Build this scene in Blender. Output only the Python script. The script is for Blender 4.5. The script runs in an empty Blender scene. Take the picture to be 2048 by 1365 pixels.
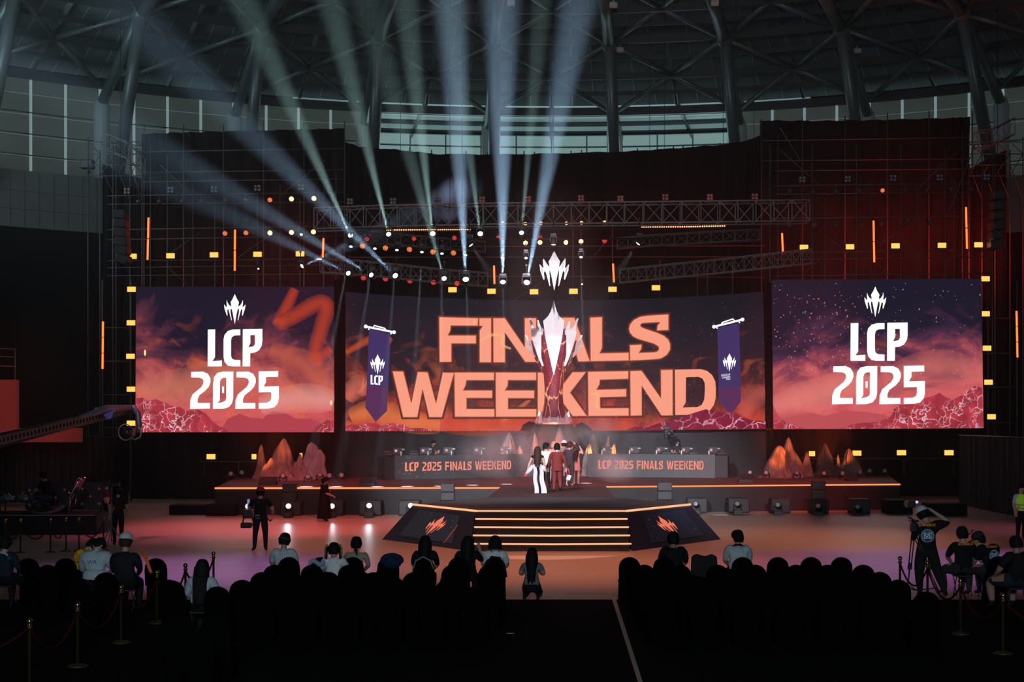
import bpy, bmesh, math, random
from mathutils import Vector, Matrix, Quaternion
random.seed(7)
PI = math.pi
scene = bpy.context.scene
COL = scene.collection
# ------------------------------------------------------------------ camera
F, CX, CY, CH = 3000.0, 1103.0, 842.0, 3.7      # focal length in px, vanishing point of the stage axis, eye height
cam_data = bpy.data.cameras.new('camera')
cam = bpy.data.objects.new('camera', cam_data)
COL.objects.link(cam)
cam.location = (0, 0, CH)
cam.rotation_euler = (PI / 2, 0, 0)
cam_data.sensor_width = 36.0
cam_data.lens = F / 2048 * 36.0
cam_data.shift_x = -(CX - 1024) / 2048
cam_data.shift_y = (CY - 682.5) / 2048
cam_data.clip_end = 400
scene.camera = cam
# ------------------------------------------------------------------ view, world
scene.view_settings.view_transform = 'Standard'
scene.view_settings.look = 'None'
scene.view_settings.exposure = 0.0
scene.view_settings.gamma = 1.0
scene.view_settings.use_curve_mapping = False
scene.cycles.use_denoising = True
scene.cycles.max_bounces = 5
scene.cycles.diffuse_bounces = 3
scene.cycles.glossy_bounces = 3
scene.cycles.transmission_bounces = 3
scene.cycles.volume_bounces = 0
scene.cycles.transparent_max_bounces = 6
scene.cycles.sample_clamp_indirect = 4.0
world = bpy.data.worlds.new('hall_world')
scene.world = world
world.use_nodes = True
world.node_tree.nodes['Background'].inputs['Color'].default_value = (0.20, 0.34, 0.38, 1)
world.node_tree.nodes['Background'].inputs['Strength'].default_value = 0.003


def P(px, py, d):
    """photo pixel at a depth -> place in the hall"""
    return Vector(((px - CX) / F * d, d, CH - (py - CY) / F * d))


def G(px, py, z=0.0):
    """photo pixel of something standing at height z -> place"""
    d = F * (CH - z) / (py - CY)
    return Vector(((px - CX) / F * d, d, z))


# ------------------------------------------------------------------ house lights: big soft daylight and stage washes
def add_light(name, kind, loc, target, energy, color, size=1.0, size_y=None, spot=None, blend=0.3):
    ld = bpy.data.lights.new(name, kind)
    ld.energy = energy
    ld.color = color
    if kind == 'AREA':
        ld.size = size
        if size_y:
            ld.shape = 'RECTANGLE'
            ld.size_y = size_y
    else:
        ld.shadow_soft_size = size
    if kind == 'SPOT':
        ld.spot_size = spot
        ld.spot_blend = blend
    ob = bpy.data.objects.new(name, ld)
    COL.objects.link(ob)
    ob.location = loc
    d = Vector(target) - Vector(loc)
    ob.rotation_euler = d.to_track_quat('-Z', 'Y').to_euler()
    return ob


# front-of-house key light on the stage, then added fills (the key throws the crew's shadows on the wall behind the desks)
add_light('front_key', 'SPOT', (-9, 14, 19), (0, 62, 1.4), 105000, (.93, .90, 1.0), .3, spot=math.radians(18), blend=.6)
add_light('front_fill_east', 'SPOT', (10, 12, 18), (2, 62, 1.4), 50000, (1.0, .88, .92), .4, spot=math.radians(20), blend=.7)  # fill added from the right to lift the dim right panel
add_light('trophy_fill', 'SPOT', (-2, 14, 17), (.1, 72.5, 8.0), 170000, (1.0, .95, 1.0), .3, spot=math.radians(6.4), blend=.9)  # unseen spot added to brighten the trophy petals
add_light('front_fill', 'SPOT', (0, 10, 16), (0, 68, 13), 9000, (1.0, .90, .88), .8, spot=math.radians(44), blend=.9)  # unseen wide fill added to brighten the truss
# stage washes on the court floor, hung high in front of the stage
for nm, x, y, tx, ty, e, col, ang in (('wash_violet_left', -12, 34, -8.6, 37, 13000, (.55, .26, 1.0), 32), ('wash_red_left', -6, 48, -9.0, 53, 15000, (1, .13, .10), 40), ('wash_violet_right', 20, 38, 11.0, 38, 15000, (.55, .26, 1.0), 36), ('wash_red_right', 22, 42, 18, 42, 6500, (1, .09, .16), 30), ('wash_amber', 0, 36, .5, 39, 12500, (1, .32, .18), 44), ('wash_magenta_left', -15, 44, -11.5, 50, 6500, (1, .20, .42), 34), ('wash_magenta_right', 24, 46, 19, 50, 6000, (1, .22, .50), 32), ('wash_amber_left', -6, 40, -5.5, 46, 6000, (1, .30, .14), 36), ('wash_amber_right', 8, 42, 8, 47, 8000, (1, .42, .22), 38)):
    add_light(nm, 'SPOT', (x, y, 19), (tx, ty, 0), e, col, .6, spot=math.radians(ang), blend=1.0)
for x in (-9, 0, 9):
    add_light('wash_deck_red', 'SPOT', (x, 46, 17.5), (x * 1.1, 64.5, 1), 26000, (1, .09, .09), .5, spot=math.radians(24), blend=.9)
# house daylight from the open hall behind the camera, just enough for pale shirts to show
add_light('house_daylight', 'SPOT', (0, -6, 10), (0, 29, .4), 11000, (.72, .90, 1.0), 2.5, spot=math.radians(76), blend=.4)
# red light from the rig on the drapes behind the scaffolds
add_light('drape_red_right', 'AREA', (18.5, 74.2, 12.5), (18.5, 80, 13.0), 420, (1, .05, .02), 9, 3)
add_light('drape_red_center', 'AREA', (4, 75.2, 14.0), (4, 80, 12), 110, (1, .06, .03), 16, 3)
add_light('drape_red_left', 'AREA', (-15, 74.2, 11.5), (-15, 80, 12), 90, (1, .06, .03), 9, 3)
# daylight from the side windows reaching the roof
add_light('daylight_left', 'AREA', (-30, 66, 19), (-6, 80, 27), 800, (.62, .90, 1.0), 10, 4)
add_light('daylight_center', 'AREA', (0, 100, 20.5), (0, 70, 28), 420, (.62, .92, .95), 26, 3)
# ------------------------------------------------------------------ mesh collector
class MB:
    def __init__(self):
        self.v, self.f, self.m, self.s = [], [], [], []

    def add(self, vs, fs, mi=0, smooth=False):
        o = len(self.v)
        self.v += [tuple(p) for p in vs]
        for f in fs:
            self.f.append([i + o for i in f])
            self.m.append(mi)
            self.s.append(smooth)
        return self

    def box(self, c, s, mi=0, rz=0.0, M=None):
        hx, hy, hz = s[0] / 2, s[1] / 2, s[2] / 2
        vs = [Vector((x, y, z)) for x in (-hx, hx) for y in (-hy, hy) for z in (-hz, hz)]
        R = M if M is not None else Matrix.Rotation(rz, 3, 'Z')
        vs = [R @ p + Vector(c) for p in vs]
        return self.add(vs, [(0, 1, 3, 2), (4, 6, 7, 5), (0, 4, 5, 1), (2, 3, 7, 6), (0, 2, 6, 4), (1, 5, 7, 3)], mi)

    def rbox(self, c, s, b=0.02, mi=0, rz=0.0, M=None):
        """box with chamfered edges"""
        bm = bmesh.new()
        bmesh.ops.create_cube(bm, size=1)
        for v in bm.verts:
            v.co = Vector((v.co.x * s[0], v.co.y * s[1], v.co.z * s[2]))
        bmesh.ops.bevel(bm, geom=bm.edges[:], offset=min(b, min(s) * 0.45), segments=2, affect='EDGES', profile=0.5)
        R = M if M is not None else Matrix.Rotation(rz, 3, 'Z')
        bm.verts.index_update()
        self.add([R @ v.co + Vector(c) for v in bm.verts], [[v.index for v in f.verts] for f in bm.faces], mi)
        bm.free()
        return self

    def tube(self, a, b, r, n=6, mi=0, r2=None, caps=True, smooth=True):
        a, b = Vector(a), Vector(b)
        d = b - a
        if d.length < 1e-6:
            return self
        q = d.to_track_quat('Z', 'Y')
        r2 = r if r2 is None else r2
        vs = []
        for p, rr in ((a, r), (b, r2)):
            for k in range(n):
                t = 2 * PI * k / n
                vs.append(p + q @ Vector((rr * math.cos(t), rr * math.sin(t), 0)))
        fs = [(k, (k + 1) % n, n + (k + 1) % n, n + k) for k in range(n)]
        self.add(vs, fs, mi, smooth)
        if caps:
            o = len(self.v) - 2 * n
            self.f += [[o + k for k in range(n - 1, -1, -1)], [o + n + k for k in range(n)]]
            self.m += [mi, mi]
            self.s += [False, False]
        return self

    def path(self, pts, r, n=6, mi=0, caps=True, radii=None):
        """tube along a polyline with mitred joints"""
        pts = [Vector(p) for p in pts]
        vs, up = [], None
        for i, p in enumerate(pts):
            t = (pts[min(i + 1, len(pts) - 1)] - pts[max(i - 1, 0)]).normalized()
            if up is None:
                up = t.orthogonal().normalized()
            up = (up - t * up.dot(t)).normalized()
            w = t.cross(up)
            rr = radii[i] if radii else r
            vs += [p + (up * math.cos(2 * PI * k / n) + w * math.sin(2 * PI * k / n)) * rr for k in range(n)]
        fs = []
        for i in range(len(pts) - 1):
            for k in range(n):
                fs.append((i * n + k, i * n + (k + 1) % n, (i + 1) * n + (k + 1) % n, (i + 1) * n + k))
        if caps:
            fs += [list(range(n - 1, -1, -1)), [(len(pts) - 1) * n + k for k in range(n)]]
        return self.add(vs, fs, mi, True)

    def lathe(self, c, prof, n=16, mi=0, M=None, smooth=True):
        """prof: (radius, height) pairs about z"""
        R = M if M is not None else Matrix.Identity(3)
        vs, fs = [], []
        for r, h in prof:
            for k in range(n):
                t = 2 * PI * k / n
                vs.append(R @ Vector((r * math.cos(t), r * math.sin(t), h)) + Vector(c))
        for i in range(len(prof) - 1):
            for k in range(n):
                fs.append((i * n + k, i * n + (k + 1) % n, (i + 1) * n + (k + 1) % n, (i + 1) * n + k))
        fs += [list(range(n - 1, -1, -1)), [(len(prof) - 1) * n + k for k in range(n)]]
        return self.add(vs, fs, mi, smooth)

    def ball(self, c, r, n=10, m=6, mi=0, M=None):
        r = (r, r, r) if not hasattr(r, '__len__') else r
        R = M if M is not None else Matrix.Identity(3)
        vs = [R @ Vector((0, 0, -r[2])) + Vector(c)]
        for j in range(1, m):
            t = PI * j / m
            for k in range(n):
                p = 2 * PI * k / n
                vs.append(R @ Vector((r[0] * math.sin(t) * math.cos(p), r[1] * math.sin(t) * math.sin(p), -r[2] * math.cos(t))) + Vector(c))
        vs.append(R @ Vector((0, 0, r[2])) + Vector(c))
        fs = [(0, 1 + (k + 1) % n, 1 + k) for k in range(n)]
        for j in range(m - 2):
            a = 1 + j * n
            for k in range(n):
                fs.append((a + k, a + (k + 1) % n, a + n + (k + 1) % n, a + n + k))
        a, t = 1 + (m - 2) * n, len(vs) - 1
        fs += [(a + k, a + (k + 1) % n, t) for k in range(n)]
        return self.add(vs, fs, mi, True)

    def prism(self, poly, o, ux, uy, depth=0.0, mi=0):
        """polygon (2-D) laid at o along ux, uy; pushed back by depth along ux x uy"""
        o, ux, uy = Vector(o), Vector(ux), Vector(uy)
        w = ux.cross(uy).normalized()
        front = [o + ux * p[0] + uy * p[1] for p in poly]
        n = len(front)
        if depth == 0:
            return self.add(front, [list(range(n))], mi)
        back = [p - w * depth for p in front]
        fs = [list(range(n)), list(range(2 * n - 1, n - 1, -1))]
        fs += [(k, n + k, n + (k + 1) % n, (k + 1) % n) for k in range(n)]
        return self.add(front + back, fs, mi)

    def grid(self, fn, nu, nv, mi=0, smooth=True):
        vs = [fn(i / nu, j / nv) for j in range(nv + 1) for i in range(nu + 1)]
        w = nu + 1
        fs = [(j * w + i, j * w + i + 1, (j + 1) * w + i + 1, (j + 1) * w + i) for j in range(nv) for i in range(nu)]
        return self.add(vs, fs, mi, smooth)

    def mesh(self, name, mats):
        me = bpy.data.meshes.new(name)
        me.from_pydata(self.v, [], self.f)
        for m in (mats if isinstance(mats, (list, tuple)) else [mats]):
            me.materials.append(m)
        me.polygons.foreach_set('material_index', self.m)
        me.polygons.foreach_set('use_smooth', self.s)
        me.update()
        return me

    def build(self, name, mats, parent=None, loc=None, **kw):
        ob = bpy.data.objects.new(name, self.mesh(name, mats))
        COL.objects.link(ob)
        if parent is not None:
            ob.parent = parent
        if loc is not None:
            ob.location = loc
        tag(ob, **kw)
        return ob


def tag(o, label=None, cat=None, group=None, kind=None):
    if label:
        o['label'] = label
    if cat:
        o['category'] = cat
    if group:
        o['group'] = group
    if kind:
        o['kind'] = kind
    return o


def thing(name, loc, label, cat, group=None, rz=0.0):
    o = bpy.data.objects.new(name, None)
    o.empty_display_size = 0.2
    COL.objects.link(o)
    o.location = loc
    o.rotation_euler = (0, 0, rz)
    return tag(o, label, cat, group)


def dup(root, loc, label=None, rot=None, group=None, cat=None):
    """a copy of a thing with copies of its parts and sub-parts"""
    def rec(o, parent):
        c = o.copy()
        COL.objects.link(c)
        if parent is not None:
            mpi = o.matrix_parent_inverse.copy()
            c.parent = parent
            c.matrix_parent_inverse = mpi
        for ch in KIDS.get(o.name, []):
            rec(bpy.data.objects[ch], c)
        return c
    KIDS = {}
    for o in bpy.data.objects:
        if o.parent:
            KIDS.setdefault(o.parent.name, []).append(o.name)
    r = rec(root, None)
    r.location = loc
    if rot is not None:
        r.rotation_euler = rot
    if label:
        r['label'] = label
    if group:
        r['group'] = group
    return r


# ------------------------------------------------------------------ materials
MATS = {}


def mat(name, col, rough=0.6, metal=0.0, emit=None, es=0.0, noise=0.0, nscale=8.0, spec=0.5, bump=0.0, sampled=True):
    if name in MATS:
        return MATS[name]
    m = bpy.data.materials.new(name)
    m.use_nodes = True
    nt = m.node_tree
    b = nt.nodes['Principled BSDF']
    b.inputs['Base Color'].default_value = (*col, 1)
    b.inputs['Roughness'].default_value = rough
    b.inputs['Metallic'].default_value = metal
    b.inputs['Specular IOR Level'].default_value = spec
    if emit:
        b.inputs['Emission Color'].default_value = (*emit, 1)
        b.inputs['Emission Strength'].default_value = es
    if noise > 0 or bump > 0:
        tc = nt.nodes.new('ShaderNodeTexCoord')
        nz = nt.nodes.new('ShaderNodeTexNoise')
        nz.inputs['Scale'].default_value = nscale
        nz.inputs['Detail'].default_value = 4
        nt.links.new(tc.outputs['Object'], nz.inputs['Vector'])
        if noise > 0:
            mr = nt.nodes.new('ShaderNodeMapRange')
            mr.inputs['From Min'].default_value = 0.3
            mr.inputs['From Max'].default_value = 0.7
            mr.inputs['To Min'].default_value = 1 - noise
            mr.inputs['To Max'].default_value = 1 + noise
            nt.links.new(nz.outputs['Fac'], mr.inputs['Value'])
            mx = nt.nodes.new('ShaderNodeVectorMath')
            mx.operation = 'SCALE'
            mx.inputs[0].default_value = col
            nt.links.new(mr.outputs['Result'], mx.inputs['Scale'])
            nt.links.new(mx.outputs['Vector'], b.inputs['Base Color'])
        if bump > 0:
            bp = nt.nodes.new('ShaderNodeBump')
            bp.inputs['Strength'].default_value = bump
            nt.links.new(nz.outputs['Fac'], bp.inputs['Height'])
            nt.links.new(bp.outputs['Normal'], b.inputs['Normal'])
    if not sampled:
        m.cycles.emission_sampling = 'NONE'
    MATS[name] = m
    return m


def glow(name, col, strength, sampled=True):
    """a surface that gives off light"""
    if name in MATS:
        return MATS[name]
    m = bpy.data.materials.new(name)
    m.use_nodes = True
    nt = m.node_tree
    nt.nodes.remove(nt.nodes['Principled BSDF'])
    e = nt.nodes.new('ShaderNodeEmission')
    e.inputs['Color'].default_value = (*col, 1)
    e.inputs['Strength'].default_value = strength
    nt.links.new(e.outputs[0], nt.nodes['Material Output'].inputs['Surface'])
    if not sampled:
        m.cycles.emission_sampling = 'NONE'
    MATS[name] = m
    return m


def s2l(r, g, b):
    """sRGB 0-255 -> linear"""
    def f(c):
        c /= 255
        return c / 12.92 if c <= 0.04045 else ((c + 0.055) / 1.055) ** 2.4
    return (f(r), f(g), f(b))
# ------------------------------------------------------------------ hall: floor, carpets, ring wall, windows, roof
RC, RR = Vector((0, 47.0, 0)), 47.0          # axis and radius of the round hall


def ring(r, z, phi):
    """phi in degrees, 0 = straight behind the stage"""
    t = math.radians(phi)
    return Vector((RC.x + r * math.sin(t), RC.y + r * math.cos(t), z))


def floor_material():
    m = bpy.data.materials.new('varnished_court_boards')
    m.use_nodes = True
    nt = m.node_tree
    b = nt.nodes['Principled BSDF']
    tc = nt.nodes.new('ShaderNodeTexCoord')
    mp = nt.nodes.new('ShaderNodeMapping')
    mp.inputs['Scale'].default_value = (0.35, 7.0, 1)
    nt.links.new(tc.outputs['Object'], mp.inputs['Vector'])
    nz = nt.nodes.new('ShaderNodeTexNoise')
    nz.inputs['Scale'].default_value = 1.0
    nz.inputs['Detail'].default_value = 5
    nt.links.new(mp.outputs[0], nz.inputs['Vector'])
    cr = nt.nodes.new('ShaderNodeValToRGB')
    cr.color_ramp.elements[0].position = 0.3
    cr.color_ramp.elements[0].color = (0.36, 0.25, 0.20, 1)
    cr.color_ramp.elements[1].position = 0.7
    cr.color_ramp.elements[1].color = (0.46, 0.33, 0.27, 1)
    nt.links.new(nz.outputs['Fac'], cr.inputs['Fac'])
    nt.links.new(cr.outputs['Color'], b.inputs['Base Color'])
    b.inputs['Roughness'].default_value = 0.40
    bp = nt.nodes.new('ShaderNodeBump')
    bp.inputs['Strength'].default_value = 0.10
    bp.inputs['Distance'].default_value = 0.02
    nt.links.new(nz.outputs['Fac'], bp.inputs['Height'])
    nt.links.new(bp.outputs['Normal'], b.inputs['Normal'])
    return m


fb = MB()
fb.add([(-60, 2, 0), (60, 2, 0), (60, 112, 0), (-60, 112, 0)], [(0, 1, 2, 3)])
fb.build('floor', floor_material(), kind='structure')

# painted crescent and vinyl court paint in front of the steps
arc = MB()
top = [G(x, 1112.5) for x in range(955, 1241, 15)]
bot = [G(x, 1112.6 + 8.2 * max(0.0, 1 - ((x - 1085) / 152) ** 2)) for x in range(955, 1241, 15)]
n = len(top)
arc.add([p + Vector((0, 0, .004)) for p in top + bot], [(i, i + 1, n + i + 1, n + i) for i in range(n - 1)])
arc.build('trim_1', mat('white_court_paint', (0.75, 0.72, 0.70), 0.35), kind='structure')

carpet = mat('black_needle_carpet', (0.004, 0.004, 0.0042), 0.95, noise=0.3, nscale=60, spec=.05)
fr = F * CH / 359.0
c1 = MB()
c1.box((0, 0, 0), (1, 1, 1))
for nm, x0, x1, x2, x3 in (('floor_carpet_west', -60, 1.25, 1.16, -60), ('floor_carpet_east', 1.335, 60, 60, 1.21)):
    c = MB()
    zz = 0.012
    c.add([(x0, fr, 0), (x1, fr, 0), (x2, 3, 0), (x3, 3, 0), (x0, fr, zz), (x1, fr, zz), (x2, 3, zz), (x3, 3, zz)],
          [(4, 7, 6, 5), (0, 1, 5, 4), (1, 2, 6, 5), (3, 0, 4, 7), (2, 3, 7, 6)])
    c.build(nm, carpet, kind='structure')

concrete = mat('grey_concrete', (0.20, 0.20, 0.19), 0.85, noise=0.12, nscale=0.6)
blackwall = mat('dark_stand_wall', (0.007, 0.006, 0.007), 0.9, noise=0.2, nscale=0.5, spec=.05)
PH = [-84 + 2 * k for k in range(85)]


def ring_strip(r0, z0, r1, z1, phis, mb=None, mi=0):
    mb = mb or MB()
    vs = [ring(r0, z0, p) for p in phis] + [ring(r1, z1, p) for p in phis]
    n = len(phis)
    mb.add(vs, [(i, i + 1, n + i + 1, n + i) for i in range(n - 1)], mi, False)
    return mb


ring_strip(46.6, 0, 46.6, 14.6, PH).build('wall_stand', blackwall, kind='structure')
fas = ring_strip(46.3, 14.4, 46.3, 17.55, PH)
ring_strip(46.3, 17.55, 47.6, 17.55, PH, fas)
ring_strip(46.3, 14.4, 46.6, 14.4, PH, fas)
fas.build('wall_fascia', concrete, kind='structure')
seam = MB()
for p in PH:
    for q in (0, 1):
        seam.tube(ring(46.28, 14.42, p + q), ring(46.28, 17.5, p + q), 0.015, 4, smooth=False)
for z in (15.4, 16.4):
    for a, b in zip(PH[:-1], PH[1:]):
        seam.tube(ring(46.28, z, a), ring(46.28, z, b), 0.012, 4, smooth=False)
seam.build('trim_2', mat('fascia_joint', (0.12, 0.12, 0.115), 0.9), kind='structure')

steel = mat('grey_painted_steel', (0.15, 0.185, 0.19), 0.4, 0.3)
darksteel = mat('dark_purlin_steel', (0.045, 0.052, 0.055), 0.5, 0.2)
STEP = 360.0 / 37.75
RIB = [(k + 0.5) * STEP for k in range(-6, 6)]
# blinds in front of daylight on the left and right, an open clerestory behind the stage
day = glow('daylight_glazing', (0.42, 0.70, 0.68), 0.40)
daydim = glow('daylight_behind_blinds', (0.45, 0.66, 0.66), 0.38)


def blind_material():
    m = bpy.data.materials.new('grey_roller_blind')
    m.use_nodes = True
    nt = m.node_tree
    nt.nodes.remove(nt.nodes['Principled BSDF'])
    d = nt.nodes.new('ShaderNodeBsdfDiffuse')
    d.inputs[0].default_value = (0.22, 0.22, 0.20, 1)
    t = nt.nodes.new('ShaderNodeBsdfTranslucent')
    t.inputs[0].default_value = (0.25, 0.235, 0.21, 1)
    mx = nt.nodes.new('ShaderNodeMixShader')
    mx.inputs[0].default_value = 0.6
    nt.links.new(d.outputs[0], mx.inputs[1])
    nt.links.new(t.outputs[0], mx.inputs[2])
    nt.links.new(mx.outputs[0], nt.nodes['Material Output'].inputs['Surface'])
    return m


blind = blind_material()


def glowing_soffit():
    """soffit of the outer roof, its daylight put into a mottled glow"""
    m = bpy.data.materials.new('soffit_sheet_glow')
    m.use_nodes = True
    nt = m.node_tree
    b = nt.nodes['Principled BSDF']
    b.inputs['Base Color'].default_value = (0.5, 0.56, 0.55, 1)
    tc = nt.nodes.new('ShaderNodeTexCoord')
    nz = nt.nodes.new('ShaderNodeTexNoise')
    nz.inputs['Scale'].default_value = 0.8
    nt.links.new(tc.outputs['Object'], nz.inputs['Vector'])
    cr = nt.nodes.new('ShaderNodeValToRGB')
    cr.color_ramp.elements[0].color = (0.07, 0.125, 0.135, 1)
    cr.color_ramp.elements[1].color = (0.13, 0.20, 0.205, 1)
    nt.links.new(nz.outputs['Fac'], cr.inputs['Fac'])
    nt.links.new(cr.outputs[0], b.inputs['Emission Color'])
    b.inputs['Emission Strength'].default_value = 0.75  # surface glow added so the dark soffit looks lit
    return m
wn = 1
for k in range(len(RIB) - 1):
    a, b = RIB[k], RIB[k + 1]
    mid = (a + b) / 2
    if abs(mid) < 19:
        continue
    phis = [a + (b - a) * i / 8 for i in range(9)]
    w = ring_strip(48.2, 17.3, 48.2, 23.4, phis).build('window_%d' % wn, daydim, kind='structure')
    wn += 1
    for i in range(4):
        p0 = a + (b - a) * i / 4
        p1 = a + (b - a) * (i + 1) / 4
        g = 0.10
        bl = MB()
        for j in range(5):
            z0, z1 = 17.4 + j * 1.16, 17.4 + (j + 1) * 1.16 - 0.012
            bl.add([ring(47.35, z0, p0 + g), ring(47.35, z0, p1 - g), ring(47.35, z1, p1 - g), ring(47.35, z1, p0 + g)], [(0, 1, 2, 3)])
        for z in (18.6, 19.8, 21.0):
            bl.tube(ring(47.3, z, p0), ring(47.3, z, p1), 0.03, 4)
        bl.build('blind', blind, parent=w)
for sgn, lo, hi in ((1, -19.2, 19.2),):
    phis = [lo + (hi - lo) * i / 24 for i in range(25)]
    cw = ring_strip(60, 17, 60, 24.0, phis)
    o = cw.build('window_%d' % wn, day, kind='structure')
    fr_ = MB()
    for i in range(17):
        p = lo + (hi - lo) * i / 16
        fr_.tube(ring(59.9, 17, p), ring(59.9, 24, p), 0.05, 4, smooth=False)
    for z in (22.2, 23.2):
        for a_, b_ in zip(phis[:-1], phis[1:]):
            fr_.tube(ring(59.9, z, a_), ring(59.9, z, b_), 0.06, 4, smooth=False)
    fr_.build('window_frame', steel, parent=o)
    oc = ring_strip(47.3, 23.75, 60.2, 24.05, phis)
    oc.build('ceiling_outer', glowing_soffit(), kind='structure')
    for r in (50.2, 53.4, 56.6):
        bm_ = MB()
        for a_, b_ in zip(phis[:-1], phis[1:]):
            bm_.tube(ring(r, 23.55, a_), ring(r, 23.55, b_), 0.16, 4, smooth=False)
        bm_.build('soffit_beam', darksteel, kind='structure')
    for i in range(-3, 4):
        rb = MB()
        rb.tube(ring(47.4, 23.6, i * STEP * 0.5), ring(60, 23.85, i * STEP * 0.5), 0.14, 6)
        rb.build('soffit_beam', steel, kind='structure')

# roof: cladding, rings, ribs, braces
PROF = [(47.6, 23.55), (45.2, 24.55), (43.5, 25.2), (41.7, 25.85), (40.0, 26.5), (37.5, 27.0), (34.5, 27.6), (30, 28.3), (24, 29.1), (16, 29.8), (8, 30.2)]


def zprof(r, drop=0.0):
    for (r0, z0), (r1, z1) in zip(PROF[:-1], PROF[1:]):
        if r <= r0 and r >= r1:
            return z0 + (z1 - z0) * (r0 - r) / (r0 - r1) - drop
    return PROF[0][1] - drop


def cladding_material():
    m = bpy.data.materials.new('profiled_roof_sheet')
    m.use_nodes = True
    nt = m.node_tree
    b = nt.nodes['Principled BSDF']
    b.inputs['Roughness'].default_value = 0.6
    tc = nt.nodes.new('ShaderNodeTexCoord')
    nz = nt.nodes.new('ShaderNodeTexNoise')
    nz.inputs['Scale'].default_value = 0.35
    nz.inputs['Detail'].default_value = 5
    nt.links.new(tc.outputs['Object'], nz.inputs['Vector'])
    cr = nt.nodes.new('ShaderNodeValToRGB')
    cr.color_ramp.elements[0].color = (0.085, 0.105, 0.11, 1)
    cr.color_ramp.elements[1].color = (0.15, 0.18, 0.185, 1)
    nt.links.new(nz.outputs['Fac'], cr.inputs['Fac'])
    nt.links.new(cr.outputs[0], b.inputs['Base Color'])
    return m


clad = cladding_material()
rb = MB()
for (r0, z0), (r1, z1) in zip(PROF[:-1], PROF[1:]):
    ring_strip(r0, z0, r1, z1, PH, rb)
rb.build('ceiling', clad, kind='structure')
sm = MB()
for k in range(-44, 45):
    p = k * STEP / 6
    for (r0, z0), (r1, z1) in zip(PROF[:7], PROF[1:8]):
        sm.tube(ring(r0, z0 - 0.02, p), ring(r1, z1 - 0.02, p), 0.022, 4, smooth=False)
sm.build('trim_3', mat('roof_sheet_seam', (0.36, 0.42, 0.42), 0.6), kind='structure')
for i, (r, w, h) in enumerate(((47.0, .26, .5), (45.2, .10, .25), (43.5, .22, .4), (41.7, .10, .25), (40.0, .26, .45), (38.1, .10, .25), (36.3, .2, .4), (34.0, .12, .25), (32.0, .22, .4), (28, .2, .4))):
    pu = MB()
    zc = zprof(r, 0.75)
    n = len(PH)
    vs = []
    for p in PH:
        vs += [ring(r - w / 2, zc - h / 2, p), ring(r + w / 2, zc - h / 2, p), ring(r + w / 2, zc + h / 2, p), ring(r - w / 2, zc + h / 2, p)]
    fs = []
    for j in range(n - 1):
        for q in range(4):
            fs.append((j * 4 + q, j * 4 + (q + 1) % 4, j * 4 + 4 + (q + 1) % 4, j * 4 + 4 + q))
    pu.add(vs, fs)
    pu.build('roof_beam', darksteel, kind='structure')

NODE1, NODE2 = (40.0, zprof(40.0, 0.95)), (32.0, zprof(32.0, 0.95))
for k, p in enumerate(RIB):
    q = 2.2 * p / 40.0
    rbm = MB()
    rbm.tube(ring(46.9, 22.0, p), ring(*NODE1, p), 0.30, 10)
    rbm.tube(ring(45.4, 16.5, p + 0.35), ring(*NODE1, p), 0.36, 10)
    rbm.tube(ring(*NODE1, p), ring(*NODE2, p), 0.36, 10)
    rbm.tube(ring(*NODE2, p), ring(20.0, zprof(20.0, 0.9), p), 0.34, 10)
    rbm.ball(ring(*NODE1, p), 0.5)
    rbm.build('roof_beam', steel, kind='structure')
    cl = MB()
    cl.lathe(ring(47.0, 17.4, p), [(0.46, 0), (0.46, 4.4), (0.30, 4.9)], 14)
    cl.build('column_round', mat('pale_column_paint', (0.50, 0.58, 0.58), 0.5), kind='structure')
    if k < len(RIB) - 1:
        m_ = (p + RIB[k + 1]) / 2
        for (ra, da), (rb_, db) in (((47.0, .9), (43.5, .75)), ((40.0, .95), (43.5, .75)), ((40.0, .95), (36.3, .75)), ((32.0, .95), (36.3, .75))):
            for e in (p, RIB[k + 1]):
                br = MB()
                br.tube(ring(ra, zprof(ra, da), e), ring(rb_, zprof(rb_, db), m_), 0.15, 6)
                br.build('roof_brace_beam', steel, kind='structure')
        for r0, r1 in ((47.0, 43.5), (43.5, 40.0), (40.0, 36.3), (36.3, 32.0)):
            hb = MB()
            hb.tube(ring(r0, zprof(r0, .35), m_), ring(r1, zprof(r1, .35), m_), 0.13, 6)
            hb.build('roof_brace_beam', steel, kind='structure')
# little sensor boxes fixed to the ribs
wb = mat('white_fixture_plastic', (0.6, 0.6, 0.58), 0.5)
for x, y, d, lab in ((1227, 10, 80, 'top edge above the trophy'), (1430, 6, 80, 'top edge right of the trophy'), (1240, 100, 87.2, 'knee of the rib right of the trophy'), (1447, 107, 87.2, 'knee over the deep truss end'), (1715, 102, 85.5, 'knee above the right scaffold'), (1022, 6, 80, 'top edge left of the trophy')):
    s_ = MB()
    s_.rbox((0, 0, 0), (0.42, 0.3, 0.28), 0.05)
    s_.tube((0, 0, .1), (0, 0.3, .5), 0.05, 6)
    s_.build('floodlight', wb, loc=P(x, y, d), label='small white floodlight fixed to a roof rib, ' + lab, cat='lamp', group='floodlights on the roof ribs')
# ------------------------------------------------------------------ stage deck, hexagonal platform, steps
ZS = 1.07
stage_black = mat('black_stage_cloth', (0.012, 0.012, 0.015), 0.75, spec=.15, noise=0.2, nscale=3)
stage_top = mat('maroon_stage_carpet', (0.062, 0.019, 0.021), 0.7, noise=0.15, nscale=5)
fascia = mat('charcoal_fascia_board', (0.016, 0.016, 0.019), 0.7, noise=0.15, nscale=2)
strip = glow('orange_led_strip', (1.0, 0.24, 0.075), 1.6)
strip_warm = glow('peach_led_strip', (1.0, 0.40, 0.20), 1.35)


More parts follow.
